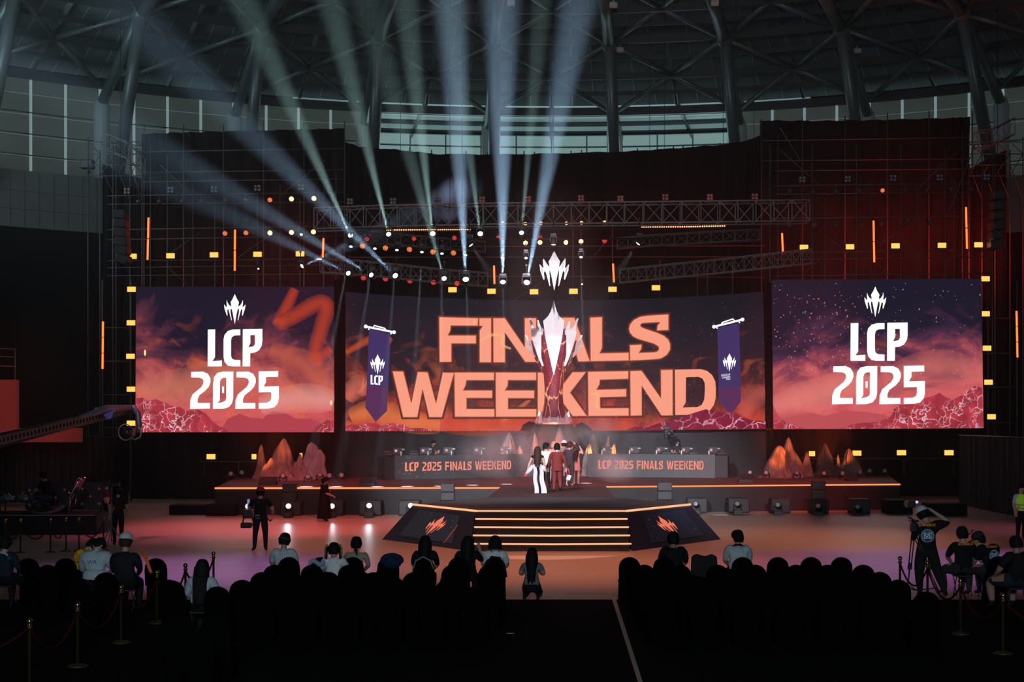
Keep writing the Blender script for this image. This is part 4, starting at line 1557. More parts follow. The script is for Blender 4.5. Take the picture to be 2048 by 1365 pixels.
# warm round lamps on the left scaffold
for i, (x, y) in enumerate(((540, 400), (583, 398), (628, 397))):
    lens_lamp(P(x, y, 72.5), toward, 'round warm orange lamp in the upper row above the left screen, %s from the left' % ORD[i], dim_lens if i == 0 else warm_lens, .12, 'warm round lamps on the left scaffold')
for i, (x, y) in enumerate(((450, 467), (492, 466), (540, 466), (583, 465), (627, 464))):
    lens_lamp(P(x, y, 72.5), toward, 'round orange lamp in the lower row above the left screen, %s from the left' % ORD[i], dim_lens if i < 2 else warm_lens, .12, 'warm round lamps on the left scaffold')
for i, (x, y) in enumerate(((1051, 486), (1080, 485), (1132, 485), (1162, 483))):
    lens_lamp(P(x, y, 66.8), toward, 'glowing warm lamp around the hanging crown emblem, %s from the left' % ORD[i], warm_lens, .105, 'warm lamps around the crown emblem', .2)
for i, (x, y) in enumerate(((1006, 447), (1051, 448), (1082, 447), (1133, 447), (1163, 446), (1209, 445))):
    lens_lamp(P(x, y, 67.6), (0, -1, .25), 'small amber lamp along the bottom of the deep truss, %s from the left' % ORD[i], glow('amber_glint_lens', (1.0, .55, .18), 1.6, False), .085, 'amber lamps along the deep truss', .28)
for i, (x, y) in enumerate(((725, 492), (771, 496), (819, 499), (866, 504), (907, 506))):
    par_can(P(x, y, 68.0), toward, 'round orange wash lamp in the middle row, %s from the left' % ORD[i], orange_cells, .125, 'orange LED wash lamps', .45)
for i, (x, y) in enumerate(((734, 478), (828, 477), (909, 476), (997, 475), (1080, 475), (1209, 482))):
    par_can(P(x, y, 71.4), toward, 'small red wash lamp in the row under the deep truss, %s from the left' % ORD[i], red_cells, .115, 'red LED wash lamps under the deep truss', .3)
for i, (x, y) in enumerate(((727, 556), (771, 558), (820, 562), (867, 565), (914, 567))):
    par_can(P(x, y, 67.0), toward, 'red wash lamp in the low row of beam lamps, %s from the left' % ORD[i], red_cells, .12, 'red LED wash lamps in the low row', .35)
# white dots with narrow light falling to the stage
dots = [(702, 491), (750, 495), (794, 498), (844, 502), (884, 505), (931, 508), (1005, 513), (1052, 514), (1162, 512)]
for i, (x, y) in enumerate(dots):
    moving_head(P(x, y, 63.4), (0, -.6, -1), 'small white spotlight in the middle row, %s from the left' % ORD[i], white_dot, .075, 'small white spotlights in the middle row', True, .3)
for x, y, d, lab in ((603, 468, 72.2, 'on the left scaffold beside the warm lamps'), (1164, 568, 76.0, 'above the right end of the hanging emblem'), (517, 537, 72.2, 'on the left scaffold, just above the left screen')):
    moving_head(P(x, y, d), (0, -.8, -.6), 'small white spotlight ' + lab, white_dot, .07 if y < 500 else .045, 'lone small white spotlights', True, .3)
# unlit blinders, four round lenses each
bl_rows = [('above the left screen', [(254, 382), (341, 380), (428, 379), (515, 376), (602, 374)], 72.6), ('above the deep truss', [(700, 403), (786, 402), (874, 402), (964, 399), (1056, 398), (1162, 396), (1241, 397), (1331, 394), (1420, 394), (1510, 393)], 77.0), ('above the right screen', [(1605, 359), (1696, 358), (1787, 356), (1880, 355), (1974, 354)], 73.6)]
for where, pts, d in bl_rows:
    for i, (x, y) in enumerate(pts):
        t = thing('blinder_lamp', P(x, y, d), 'unlit four-lens blinder lamp in the high row %s, %s from the left' % (where, ORD[i]), 'lamp', 'unlit blinder lamps ' + where)
        k = MB()
        k.rbox((0, .1, 0), (.34, .14, .34), .03)
        k.tube((0, .1, -.17), (0, .1, -.36), .02, 5)
        k.tube((0, .1, -.36), (0, .5, -.36), .02, 5)
        k.build('housing', lamp_black, t)
        for sx_ in (-.085, .085):
            for sz_ in (-.085, .085):
                k = MB()
                k.lathe((sx_, .02, sz_), [(.068, -.02), (.062, .02), (.03, .035), (.003, .04)], 12, 0, Matrix.Rotation(PI / 2, 3, 'X'))
                k.build('lens', grey_lens, t)
# dark, switched-off moving heads on the towers
offl = mat('dark_lens_glass', (0.10, 0.07, 0.07), 0.15)
for where, pts, d in (('upper row of the right scaffold', [(1580, 383), (1627, 385), (1672, 383), (1720, 382), (1765, 381), (1812, 380), (1855, 380), (1903, 378), (1945, 378)], 73.6), ('lower row of the right scaffold', [(1580, 451), (1630, 451), (1672, 451), (1722, 450), (1765, 448), (1812, 447), (1860, 446)], 73.6), ('upper row of the left scaffold', [(277, 404), (319, 404), (365, 404), (403, 404), (452, 401), (492, 400)], 72.5)):
    for i, (x, y) in enumerate(pts):
        lens_lamp(P(x, y, d), toward, 'switched-off round lamp, %s, %s from the left' % (where, ORD[i]), (dim_lens if (x, y) == (1765, 381) else offl), .11, 'switched-off lamps, ' + where, .35, mat('grey_lamp_body', (.05, .045, .045), .5))
# pixel strips with rows of orange dots
for (x0, x1, y0, y1, lab) in ((772, 812, 460.5, 460, 'first from the left under the deep truss, left half'), (817, 864, 460, 459.5, 'second from the left under the deep truss, left half'), (868, 910, 459.5, 459.3, 'third from the left under the deep truss, left half'), (914, 940, 459.2, 459, 'fourth from the left under the deep truss, left half'), (1284, 1301, 455, 454.8, 'first from the left under the deep truss, right half'), (1306, 1351, 454.5, 454, 'second from the left under the deep truss, right half'), (1356, 1400, 454, 453.3, 'third from the left under the deep truss, right half'), (1405, 1449, 453, 452.2, 'fourth from the left under the deep truss, right half')):
    a, b = P(x0, y0, 66.2), P(x1, y1, 66.2)
    t = thing('pixel_strip', a, 'thin strip of orange dots, ' + lab, 'light strip', 'dotted LED strips under the deep truss')
    k = MB()
    k.box((b - a) / 2 + Vector((0, .06, 0)), ((b - a).length + .06, .08, .12))
    k.tube((b - a) / 2 + Vector((0, .06, 0)), (b - a) / 2 + Vector((0, .3, .02)), .02, 5)
    k.build('housing', lamp_black, t)
    k = MB()
    n = max(2, round((x1 - x0) / 4.4))
    for i in range(n + 1):
        k.ball((b - a) * (i / n), .033, 8, 5)
    k.build('led_dots', glow('orange_pixel_dot', (1.0, .32, .12), 3.0, False), t, kind='stuff')
# hung line arrays at the outer edges, seen edge-on and caught by red light
arr_m = mat('dark_speaker_cabinet', (0.055, 0.05, 0.05), 0.5)
for lab, x, x2, d, ys in (('left', 241, 247, 70, (430, 448, 466, 484, 502, 520)), ('right', 1995, 1990, 73, (392, 412, 432, 452, 472, 490))):
    sgn = -1 if lab == 'left' else 1
    top = P(x, ys[0] - 10, d)
    t = thing('line_array', top, 'hanging line of stacked loudspeakers seen edge-on at the outer %s scaffold' % lab, 'loudspeaker', 'hanging line arrays')
    for i, y in enumerate(ys):
        c = P(x + (x2 - x) * i / 5, y, d) - top
        k = MB()
        M = Matrix.Rotation(-sgn * (.02 + .05 * i), 3, 'Y')
        k.rbox(c, (.55, .8, .40), .04, 0, 0, M)
        cb = k.build('cabinet', arr_m, t)
        k = MB()
        k.rbox(c + Vector((-sgn * .285, 0, 0)), (.03, .7, .32), .01)
        k.build('grille', mat('speaker_grille', (.10, .075, .07), .4), cb)
    k = MB()
    k.tube((0, 0, .1), (0, 0, 24.0 - top.z), .015, 5)
    k.build('hoist_cable', dark_m, t)
# ------------------------------------------------------------------ beams: real spotlights shining through the haze
beam_col = (0.45, 0.70, 1.0)
green_col = (0.58, .98, .95)
BEAMS = [  # lamp px, where the beam passes px, depth there, strength, full angle, colour, lens radius
    (601, 535, 900, 402, 79.4, .5, 9.0, 0, .14, 'alone just above the left screen, aimed up to the right'),
    (699, 548, 400, 400, 58, .38, 7.5, 0, .13, 'first from the left in the low row, aimed far left'),
    (745, 552, 300, 285, 58, .75, 7.0, 0, .13, 'second from the left in the low row, aimed up left'),
    (793, 554, 490, 255, 58, 1.0, 7.0, 0, .15, 'third from the left in the low row, aimed up left'),
    (702, 473, 600, 250, 60, 1.2, 5.0, 1, .14, 'first from the left in the high row, leaning left'),
    (778, 471, 728, 270, 61, 1.2, 5.0, 1, .14, 'second from the left in the high row, leaning left'),
    (866, 470, 840, 250, 61, 1.2, 5.0, 1, .15, 'third from the left in the high row'),
    (889, 560, 855, 440, 61, .7, 5.5, 1, .14, 'fourth from the left in the low row, greenish beam'),
    (932, 563, 912, 200, 60, 2.6, 7.0, 0, .17, 'fifth from the left in the low row, straight up'),
    (961, 470, 938, 300, 61, .8, 4.5, 1, .15, 'fourth from the left in the high row'),
    (1006, 568, 1003, 100, 60, 3.2, 7.5, 0, .15, 'sixth from the left in the low row, broad upright blue beam'),
    (1043, 468, 1062, 250, 61, .9, 4.0, 1, .13, 'fifth from the left in the high row, leaning right'),
    (1053, 569, 1112, 250, 60, 2.6, 7.0, 0, .17, 'seventh from the left in the low row, leaning right beside the emblem'),
]
for x, y, x2, y2, d2, st_, ang, gc, r, lab in BEAMS:
    d = 72.2 if x == 601 else (65.2 if y < 480 else 62.8)
    a, b = P(x, y, d), P(x2, y2, d2)
    aim = (b - a).normalized()
    # the lens turns part way to the audience so that it shows
    moving_head(a, (aim + Vector((0, -1.0, 0))).normalized(), 'white beam lamp %s' % lab, white_lens, r * .78, 'white beam lamps', True, .45)
    add_light('beam_light', 'SPOT', a + aim * .34 + Vector((0, -.10, 0)), b, 190000 * st_, green_col if gc else beam_col, .05, spot=math.radians(ang * 1.4), blend=1.0)
for x, y, tx, ty, z, e, ang, lab in ((1107, 485, 1107, 640, 68, .12, 40, 'over the hanging emblem, aimed down'), (939, 487, 1090, 700, 71, 1.6, 15, 'left of the emblem, aimed down at the trophy'), (1279, 484, 1125, 700, 71, 1.6, 15, 'right of the emblem, aimed down at the trophy')):
    a, b = P(x, y, 64.5), P(tx, ty, z)
    aim = (b - a).normalized()
    moving_head(a, (aim + Vector((0, -.7, 0))).normalized(), 'white spotlight %s' % lab, white_lens, .10, 'white spotlights around the emblem', True, .75)
    add_light('beam_light', 'SPOT', a + aim * .42 + Vector((0, -.1, 0)), b, 2600 * e, (.85, .90, 1.0), .05, spot=math.radians(ang), blend=.5)
# narrow falling beams that end in bright pools on the deck
pools = [(702, 491, 612, 974), (750, 495, 672, 974), (794, 498, 755, 974), (844, 502, 815, 973.5), (884, 505, 880, 973), (931, 508, 945, 971), (1005, 513, 1013, 969), (1162, 512, 1172, 967)]
for x, y, tx, ty in pools:
    a = P(x, y, 63.4)
    b = G(tx, ty, ZS)
    aim = (b - a).normalized()
    add_light('pool_light', 'SPOT', a + aim * .5, b, 80000, (.62, .80, 1.0), .03, spot=math.radians(3.2), blend=.35)
# ------------------------------------------------------------------ haze hanging over the stage
hz = bpy.data.materials.new('stage_haze')
hz.use_nodes = True
nt = hz.node_tree
nt.nodes.remove(nt.nodes['Principled BSDF'])
vs_ = nt.nodes.new('ShaderNodeVolumeScatter')
vs_.inputs['Color'].default_value = (1, 1, 1, 1)
vs_.inputs['Density'].default_value = 0.003
vs_.inputs['Anisotropy'].default_value = 0.1
nt.links.new(vs_.outputs[0], nt.nodes['Material Output'].inputs['Volume'])
k = MB()
k.box((-2, 66.6, 13.6), (58, 25.2, 27.0))
k.build('haze', hz, kind='stuff', label='thin haze in the air above the stage', cat='haze')
# ------------------------------------------------------------------ trophy, hanging emblem, rocks, desks, loudspeakers
from mathutils import noise as mnoise
pearl = mat('pearl_white_lacquer', (0.80, 0.76, 0.80), 0.32, spec=0.5)


def cup_material():
    """dark red cut-glass look with glowing cracks, as the trophy's lit stem"""
    m = bpy.data.materials.new('crimson_cracked_stem')
    m.use_nodes = True
    nt = m.node_tree
    b = nt.nodes['Principled BSDF']
    N, L = nt.nodes.new, nt.links.new
    tc = N('ShaderNodeTexCoord')
    mp = N('ShaderNodeMapping')
    mp.inputs['Scale'].default_value = (2.6, 2.6, .62)
    L(tc.outputs['Object'], mp.inputs['Vector'])
    nz = N('ShaderNodeTexNoise')
    nz.inputs['Scale'].default_value = 1.6
    nz.inputs['Detail'].default_value = 5
    L(mp.outputs[0], nz.inputs['Vector'])
    ad = N('ShaderNodeVectorMath')
    ad.operation = 'MULTIPLY_ADD'
    L(nz.outputs['Color'], ad.inputs[0])
    ad.inputs[1].default_value = (.55, .55, .55)
    L(mp.outputs[0], ad.inputs[2])
    vo = N('ShaderNodeTexVoronoi')
    vo.feature = 'DISTANCE_TO_EDGE'
    vo.inputs['Scale'].default_value = .72
    L(ad.outputs[0], vo.inputs['Vector'])
    r = N('ShaderNodeMapRange')
    r.inputs['From Min'].default_value = .028
    r.inputs['From Max'].default_value = .0
    L(vo.outputs['Distance'], r.inputs['Value'])
    cr = N('ShaderNodeValToRGB')
    cr.color_ramp.elements[0].position = .35
    cr.color_ramp.elements[0].color = (.030, .006, .014, 1)
    cr.color_ramp.elements[1].position = .65
    cr.color_ramp.elements[1].color = (.17, .010, .018, 1)
    n3 = N('ShaderNodeTexNoise')
    n3.inputs['Scale'].default_value = 22
    n3.inputs['Detail'].default_value = 3
    L(tc.outputs['Object'], n3.inputs['Vector'])
    L(n3.outputs['Fac'], cr.inputs['Fac'])
    L(cr.outputs[0], b.inputs['Base Color'])
    b.inputs['Roughness'].default_value = .45
    b.inputs['Specular IOR Level'].default_value = .2
    mx = N('ShaderNodeMix')
    mx.data_type = 'RGBA'
    L(r.outputs[0], mx.inputs['Factor'])
    sc = N('ShaderNodeVectorMath')
    sc.operation = 'SCALE'
    L(cr.outputs[0], sc.inputs[0])
    sc.inputs['Scale'].default_value = .35
    L(sc.outputs[0], mx.inputs['A'])
    mx.inputs['B'].default_value = (1.0, .50, .26, 1)
    L(mx.outputs['Result'], b.inputs['Emission Color'])
    b.inputs['Emission Strength'].default_value = 1.0
    bp = N('ShaderNodeBump')
    bp.inputs['Strength'].default_value = .5
    L(n3.outputs['Fac'], bp.inputs['Height'])
    L(bp.outputs['Normal'], b.inputs['Normal'])
    return m


DTR = 72.9
tb = P(1107.5, 845, DTR)
pxm = DTR / F
tro = thing('trophy', tb, 'giant white-petalled trophy with cracked crimson stem standing before the main screen', 'trophy')


def hz_(py):
    return (845 - py) * pxm


# stem and bowl
k = MB()
prof = [(843, 22), (838, 27), (830, 24), (820, 21), (806, 18.5), (790, 18), (775, 18), (760, 19), (748, 20), (735, 22), (722, 25), (708, 30), (695, 35), (684, 38), (672, 34), (668, 5)]
NS = 40


def stem(u, v):
    t = v * (len(prof) - 1)
    i = min(int(t), len(prof) - 2)
    f = t - i
    py = prof[i][0] * (1 - f) + prof[i + 1][0] * f
    r = (prof[i][1] * (1 - f) + prof[i + 1][1] * f) * pxm
    a = 2 * PI * u
    lob = 1 + (.03 + .10 * max(0, (v - .55))) * math.cos(6 * a + PI)
    return Vector((r * lob * math.sin(a), -r * lob * math.cos(a), hz_(py)))


k.grid(stem, NS, 42)
k.build('stem', cup_material(), tro)


stem_m = bpy.data.materials['crimson_cracked_stem']


def leaf(*a, **k_):
    return petal(*a, name='dark_leaf', m=stem_m, **k_)


def petal(phi, low, sh, tip, wsh, wtip_out, name='petal', rl=17, rs=38, rt=50, thick=.10, hook=0.0, m=None):
    """leaf blade: narrow foot at px height low, widest at sh, tip at tip; rl.. radii in px"""
    k = MB()
    rows = [(low, 0.4, rl), (low + (sh - low) * .35, wsh * .42, rl + (rs - rl) * .45), (low + (sh - low) * .7, wsh * .8, rl + (rs - rl) * .8), (sh, wsh, rs), (sh + (tip - sh) * .22, wsh * .55, rs + (rt - rs) * .2), (sh + (tip - sh) * .48, wsh * .27, rs + (rt - rs) * .45), (sh + (tip - sh) * .78, wsh * .11, rs + (rt - rs) * .75), (tip, 0.3, rt)]
    c, s = math.sin(math.radians(phi)), math.cos(math.radians(phi))
    rad, tan = Vector((c, -s, 0)), Vector((s, c, 0))
    ang = math.degrees
    vs = []
    for py, w, r in rows:
        z, w, r = hz_(py), w * pxm, r * pxm
        ridge = rad * (r + w * .38) + Vector((0, 0, z))
        base = rad * r + Vector((0, 0, z))
        back = rad * (r - thick) + Vector((0, 0, z))
        bend = rad * (-w * w * .35)
        vs += [base - tan * w + bend, ridge, base + tan * w + bend, back]
    fs = []
    for i in range(len(rows) - 1):
        a = i * 4
        for q in range(4):
            fs.append((a + q, a + (q + 1) % 4, a + 4 + (q + 1) % 4, a + 4 + q))
    fs += [(3, 2, 1, 0), tuple(range(len(vs) - 4, len(vs)))]
    k.add(vs, fs)
    return k.build(name, m or pearl, tro)


petal(0, 751, 645, 604.5, 21, 0, rl=23, rs=44, rt=40)
for s in (-1, 1):
    petal(60 * s, 733, 668, 639, 21, 0, rl=27, rs=44, rt=57)
    leaf(31 * s, 752, 690, 660, 9.5, 0, rl=18, rs=37, rt=40)
    leaf(84 * s, 752, 710, 682, 8, 0, rl=18, rs=38, rt=46)
    petal(86 * s, 722, 694, 671, 19, 0, rl=32, rs=49, rt=58)
    petal(140 * s, 735, 664, 638, 18, 0, rl=24, rs=40, rt=52)
petal(180, 745, 650, 612, 18, 0, rl=20, rs=40, rt=42)
# crown of spikes around the foot
k = MB()
for i in range(11):
    a = 2 * PI * i / 11 + .28
    r0, r1 = 24 * pxm, (37 if i % 2 else 33) * pxm
    c, s = math.sin(a), -math.cos(a)
    rad, tan = Vector((c, s, 0)), Vector((-s, c, 0))
    z1 = hz_(822 if i % 2 else 832)
    w = 7.5 * pxm
    base = [rad * r1 - tan * w, rad * (r1 + .12), rad * r1 + tan * w, rad * r0]
    k.add([b + Vector((0, 0, -.02)) for b in base] + [rad * (r0 + .2) + Vector((0, 0, z1))], [(0, 1, 4), (1, 2, 4), (2, 3, 4), (3, 0, 4), (3, 2, 1, 0)])
k.lathe((0, 0, -.1), [(38 * pxm, 0), (36 * pxm, .12), (25 * pxm, .35), (20 * pxm, .4)], 22)
k.build('foot_crown', mat('pale_rose_metal', (.62, .42, .46), .28, .5), tro)
# rough dark plinth the trophy stands on


def rock_mesh(w, dp, h, seed, tip=(0, 0), folds=9, nu=56, nv=22, sharp=1.3, amp=.16, shoulder=.0):
    """a pointed crag with vertical folds, base at 0"""
    rr = random.Random(seed)
    off = Vector((seed * 3.1, seed * 1.7, 0))
    ph = rr.uniform(0, 6.28)
    k = MB()

    def fn(u, v):
        a = 2 * PI * u
        t = v
        r = (1 - t ** sharp)
        r = r * (1 - shoulder) + shoulder * math.sqrt(max(0, 1 - t ** 3))
        n1 = mnoise.noise(Vector((math.cos(a) * 1.4, math.sin(a) * 1.4, t * 1.6)) + off)
        n2 = mnoise.noise(Vector((math.cos(a) * 4, math.sin(a) * 4, t * 2.2)) + off)
        f = 1 - 2 * abs(math.sin(folds * .5 * a + ph + 1.6 * n1 + t * 1.2)) ** .7
        rad = r * (1 + amp * 1.3 * f * (1 - .4 * t) + .55 * n1 + .22 * n2) + .03 * (1 - t)
        skirt = 1 + .25 * max(0, .18 - t) / .18
        x = math.cos(a) * w / 2 * rad * skirt + tip[0] * t ** 1.4
        y = math.sin(a) * dp / 2 * rad * skirt + tip[1] * t ** 1.4
        z = h * t * (1 + .05 * n2 * r)
        return Vector((x, y, z))
    k.grid(fn, nu, nv)
    return k


stone = mat('painted_crag_cloth', (0.20, 0.165, 0.155), 0.75, noise=.35, nscale=2.6, bump=.35)
stone2 = mat('dark_crag_cloth', (0.10, 0.085, 0.085), 0.8, noise=.35, nscale=2.2, bump=.35)
k = rock_mesh(2.6, 1.6, tb.z - ZS + .9, 21, folds=7, sharp=2.8, amp=.14, shoulder=.6)
k.v = [(x, y, min(z, tb.z - ZS - .02)) for x, y, z in k.v]
k.build('rock_plinth', mat('dark_plinth_cloth', (.03, .024, .026), .85, noise=.3, nscale=2), loc=(tb.x + .1, DTR - .05, ZS), label='dark craggy plinth carrying the giant trophy', cat='plinth')


def crag(label, px, pytop, pybase, wpx, seed, tipx=0, m=None, d=None, group='crag props', depth=.9, sharp=1.3, shoulder=0.0, folds=9):
    c = G(px, pybase, ZS) if d is None else Vector((P(px, 0, d).x, d, ZS))
    s = c.y / F
    h = CH - (pytop - CY) * s - ZS
    w = wpx * s
    k = rock_mesh(w * .86, w * depth, h, seed, (tipx * s, 0), folds, sharp=sharp, shoulder=shoulder)
    r_ = random.Random(seed * 7)
    for q in (-1, 1):
        f = r_.uniform(.50, .78)
        j = rock_mesh(w * .60, w * .5, h * f, seed + 100 + q, (-q * w * .12, .1 * w), folds - 1, 40, 14, sharp, .16, shoulder)
        dx, dy = q * w * r_.uniform(.20, .30), -w * r_.uniform(.05, .22)
        o_ = len(k.v)
        k.add([(x + dx, y + dy, z) for x, y, z in j.v], j.f, 0, True)
    j = rock_mesh(w * 1.15, w * .9, h * .16, seed + 300, (0, 0), 11, 40, 8, 2.2, .22, .5)
    k.add([(x, y - w * .1, z) for x, y, z in j.v], j.f, 0, True)
    return k.build('crag', m or stone, loc=c, label=label, cat='rock prop', group=group)


gl = 'crag props on the left stage wing'
crag('thin pointed crag, outermost on the left stage wing', 522, 889, 957, 24, 3, 1, None, None, gl, 1, 1.2, .3, 5)
crag('tallest rounded crag glowing orange on the left stage wing', 562, 877, 958, 54, 5, 6, None, None, gl, .8, 2.2, .35, 8)
crag('low orange-lit crag at the left foot of the tallest crag', 538, 916, 960, 34, 8, 4, None, None, gl, .8, 1.6, .25, 6)
crag('small crag in front of the tallest crag, with a dark lamp on it', 568, 934, 961, 40, 9, 0, None, None, gl, .7, 2, .4, 6)
crag('narrow brown crag between the orange and the grey crag', 596, 908, 960, 26, 12, 5, None, None, gl, .8, 1.4, .2, 6)
crag('low round brown boulder before the grey crag', 603, 930, 961, 30, 14, 0, None, None, gl, .8, 2.4, .5, 5)
crag('tall grey crag with flat top on the left stage wing', 625, 885, 958, 42, 17, -2, mat('grey_crag_cloth', (.20, .21, .235), .75, noise=.3, nscale=2.6, bump=.35), None, gl, .8, 3.2, .55, 9)
crag('grey crag shoulder leaning on the tall grey crag', 638, 899, 959, 30, 19, 2, MATS['grey_crag_cloth'], None, gl, .8, 3, .5, 8)
gr = 'crag props on the right stage wing'
crag('tallest peaked crag on the right stage wing, twin-topped', 1577, 875, 955, 46, 23, 0, None, None, gr, .8, 1.5, .36, 8)
crag('broad sloping crag joined to the left of the tallest right crag', 1553, 891, 956, 50, 25, 5, None, None, gr, .8, 2.0, .45, 9)
crag('low grey crag in front of the tallest right crag', 1586, 924, 956, 32, 27, -2, MATS['grey_crag_cloth'], None, gr, .8, 1.4, .2, 6)
crag('egg-shaped crag lit orange from its right side', 1614, 904, 954, 20, 29, 0, None, None, gr, .9, 2.6, .5, 5)
crag('leaning dark crag with a sharp orange-lit peak', 1648, 887, 952, 34, 31, 2, stone2, None, gr, .8, 1.7, .4, 7)
crag('low humped crag with ribs near the right end', 1672, 931, 952, 40, 33, 0, stone2, None, gr, .8, 2.4, .5, 10)
crag('sharp crag at the right end, orange-lit slope', 1700, 897, 951, 36, 35, -2, None, None, gr, .8, 1.6, .35, 7)
crag('tiny pointed crag beside the sharp crag at the right end', 1676, 909, 951, 15, 37, 0, MATS['grey_crag_cloth'], None, gr, .9, 1.3, .1, 5)
gc = 'crag props behind the desks'
for (x, y, w, sd, lab) in ((1018, 864, 34, 41, 'tall dark crag behind the right end of the left desk'), (1008, 886, 18, 42, 'small crag behind the right end of the left desk, orange-lit'), (1040, 890, 20, 43, 'squat orange-lit crag just left of the performers'), (1070, 866, 22, 44, 'slim crag behind the woman in the white skirt'), (1119, 855, 26, 45, 'rosy crag rising above the man in the maroon suit'), (1186, 868, 30, 46, 'dim crag to the right of the performers'), (1178, 888, 24, 49, 'orange-lit low crag right of the performers'), (1217, 872, 20, 47, 'grey crag behind the left end of the right desk'), (1228, 886, 16, 48, 'small orange crag behind the left end of the right desk')):
    crag(lab, x, y, 0, w * 1.25, sd, 0, None, 71.3 if y > 880 else 71.9, gc, .9, 1.7, .25, 6)
# orange uplights between the crags
uplight = []
for x, yb, tx, ty, e in ((560, 963, 566, 905, 1.0), (530, 963, 540, 925, .5), (522, 961, 521, 925, .4), (1605, 957, 1580, 900, .7), (1640, 955, 1650, 905, .5), (1725, 953, 1703, 920, .7), (1608, 957, 1616, 925, .3), (1545, 958, 1553, 925, .35)):
    a = G(x, yb + 1, ZS) + Vector((0, -.5, .22))
    b = P(tx, ty, a.y + 1.1)
    add_light('uplight', 'SPOT', a, b, 1500 * e, (1, .17, .03), .06, spot=math.radians(44), blend=.8)
for x in (1005, 1040, 1072, 1120, 1180, 1228):
    add_light('uplight', 'SPOT', Vector((P(x, 0, 70.9).x, 70.9, ZS + 1.0)), Vector((P(x, 0, 72).x, 72.2, ZS + 2.4)), 230, (1, .17, .03), .06, spot=math.radians(80), blend=.8)

# hanging crown emblem
DE = 66.0
ec = P(1108.5, 582, DE)
em = thing('hanging_emblem', ec, 'white crown-shaped emblem hanging on wires above the trophy', 'emblem')
sc_ = 80 * DE / F


def blade_mesh(lines, parent):
    pass


k = MB()
pts = [(u * sc_ * 1.03, v * sc_) for u, v in EMB]
n = len(pts)
# bevelled solid: front and back outline shrunk towards a ridge
front = [Vector((x, -.10, z)) for x, z in pts]
k.prism([(x, z) for x, z in pts], (0, -.09, 0), (1, 0, 0), (0, 0, 1), 0.18)
# raised ridges on each blade
for top, bot, wl, ym in (((0, 1.0), (0, 0), .135, .72), ((.262, .80), (.11, .13), .055, .58), ((-.262, .80), (-.11, .13), .055, .58), ((.35, .655), (.25, .29), .035, .52), ((-.35, .655), (-.25, .29), .035, .52)):
    a, b = Vector((top[0] * sc_, -.09, top[1] * sc_)), Vector((bot[0] * sc_, -.09, bot[1] * sc_))
    mx_ = (top[0] * .45 + bot[0] * .55) * sc_ if top[0] else 0
    l = Vector((mx_ - wl * sc_, -.092, ym * sc_))
    r_ = Vector((mx_ + wl * sc_, -.092, ym * sc_))
    c = Vector((mx_, -.26 if top[0] == 0 else -.19, ym * sc_))
    k.add([a, l, b, r_, c], [(0, 1, 4), (1, 2, 4), (2, 3, 4), (3, 0, 4)])
k.build('crown', pearl, em)
for q in (-.3, .3):
    w_ = MB()
    w_.tube((q * sc_, 0, .68 * sc_), (q * sc_ * 1.2, 0, P(1108, 470, DE).z - ec.z), .008, 4)
    w_.build('hanging_wire', dark_m, em)

# ------------------------------------------------------------------ desks with LED fronts
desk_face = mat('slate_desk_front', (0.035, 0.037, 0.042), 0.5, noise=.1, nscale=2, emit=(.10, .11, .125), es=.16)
desk_black = mat('black_desk_board', (.012, .012, .014), .6)
coral2 = glow('coral_desk_lettering', s2l(255, 142, 118), 1.0, False)


def glyph(ch):
    """letter outline in a 1-high box: polygons and width"""
    key = {'2': '2', '0': '0', '5': '5'}.get(ch)
    src = GL[key] if key else (GL[ch] if ch in 'LCP' else BIG[ch])
    X = [x for p in src for x, y in p]
    Y = [y for p in src for x, y in p]
    x0, x1, y0, y1 = min(X), max(X), min(Y), max(Y)
    h = y1 - y0
    return [[((x - x0) / h, (y1 - y) / h) for x, y in p] for p in src], (x1 - x0) / h


def lettering(s, width, height, mb, o, ux, uy):
    adv, items = 0, []
    for ch in s:
        if ch == ' ':
            adv += .26
            continue
        pl, w = glyph(ch)
        tw = {'I': .14, 'W': .62, 'N': .42, 'A': .42, 'L': .30}.get(ch, .37)
        items.append((pl, adv, tw / w))
        adv += tw + .07
    sx_ = width / adv
    for pl, a, f in items:
        for p in pl:
            mb.add([Vector(o) + Vector(ux) * ((a + x * f) * sx_) + Vector(uy) * (y * height) for x, y in p], [list(range(len(p)))])


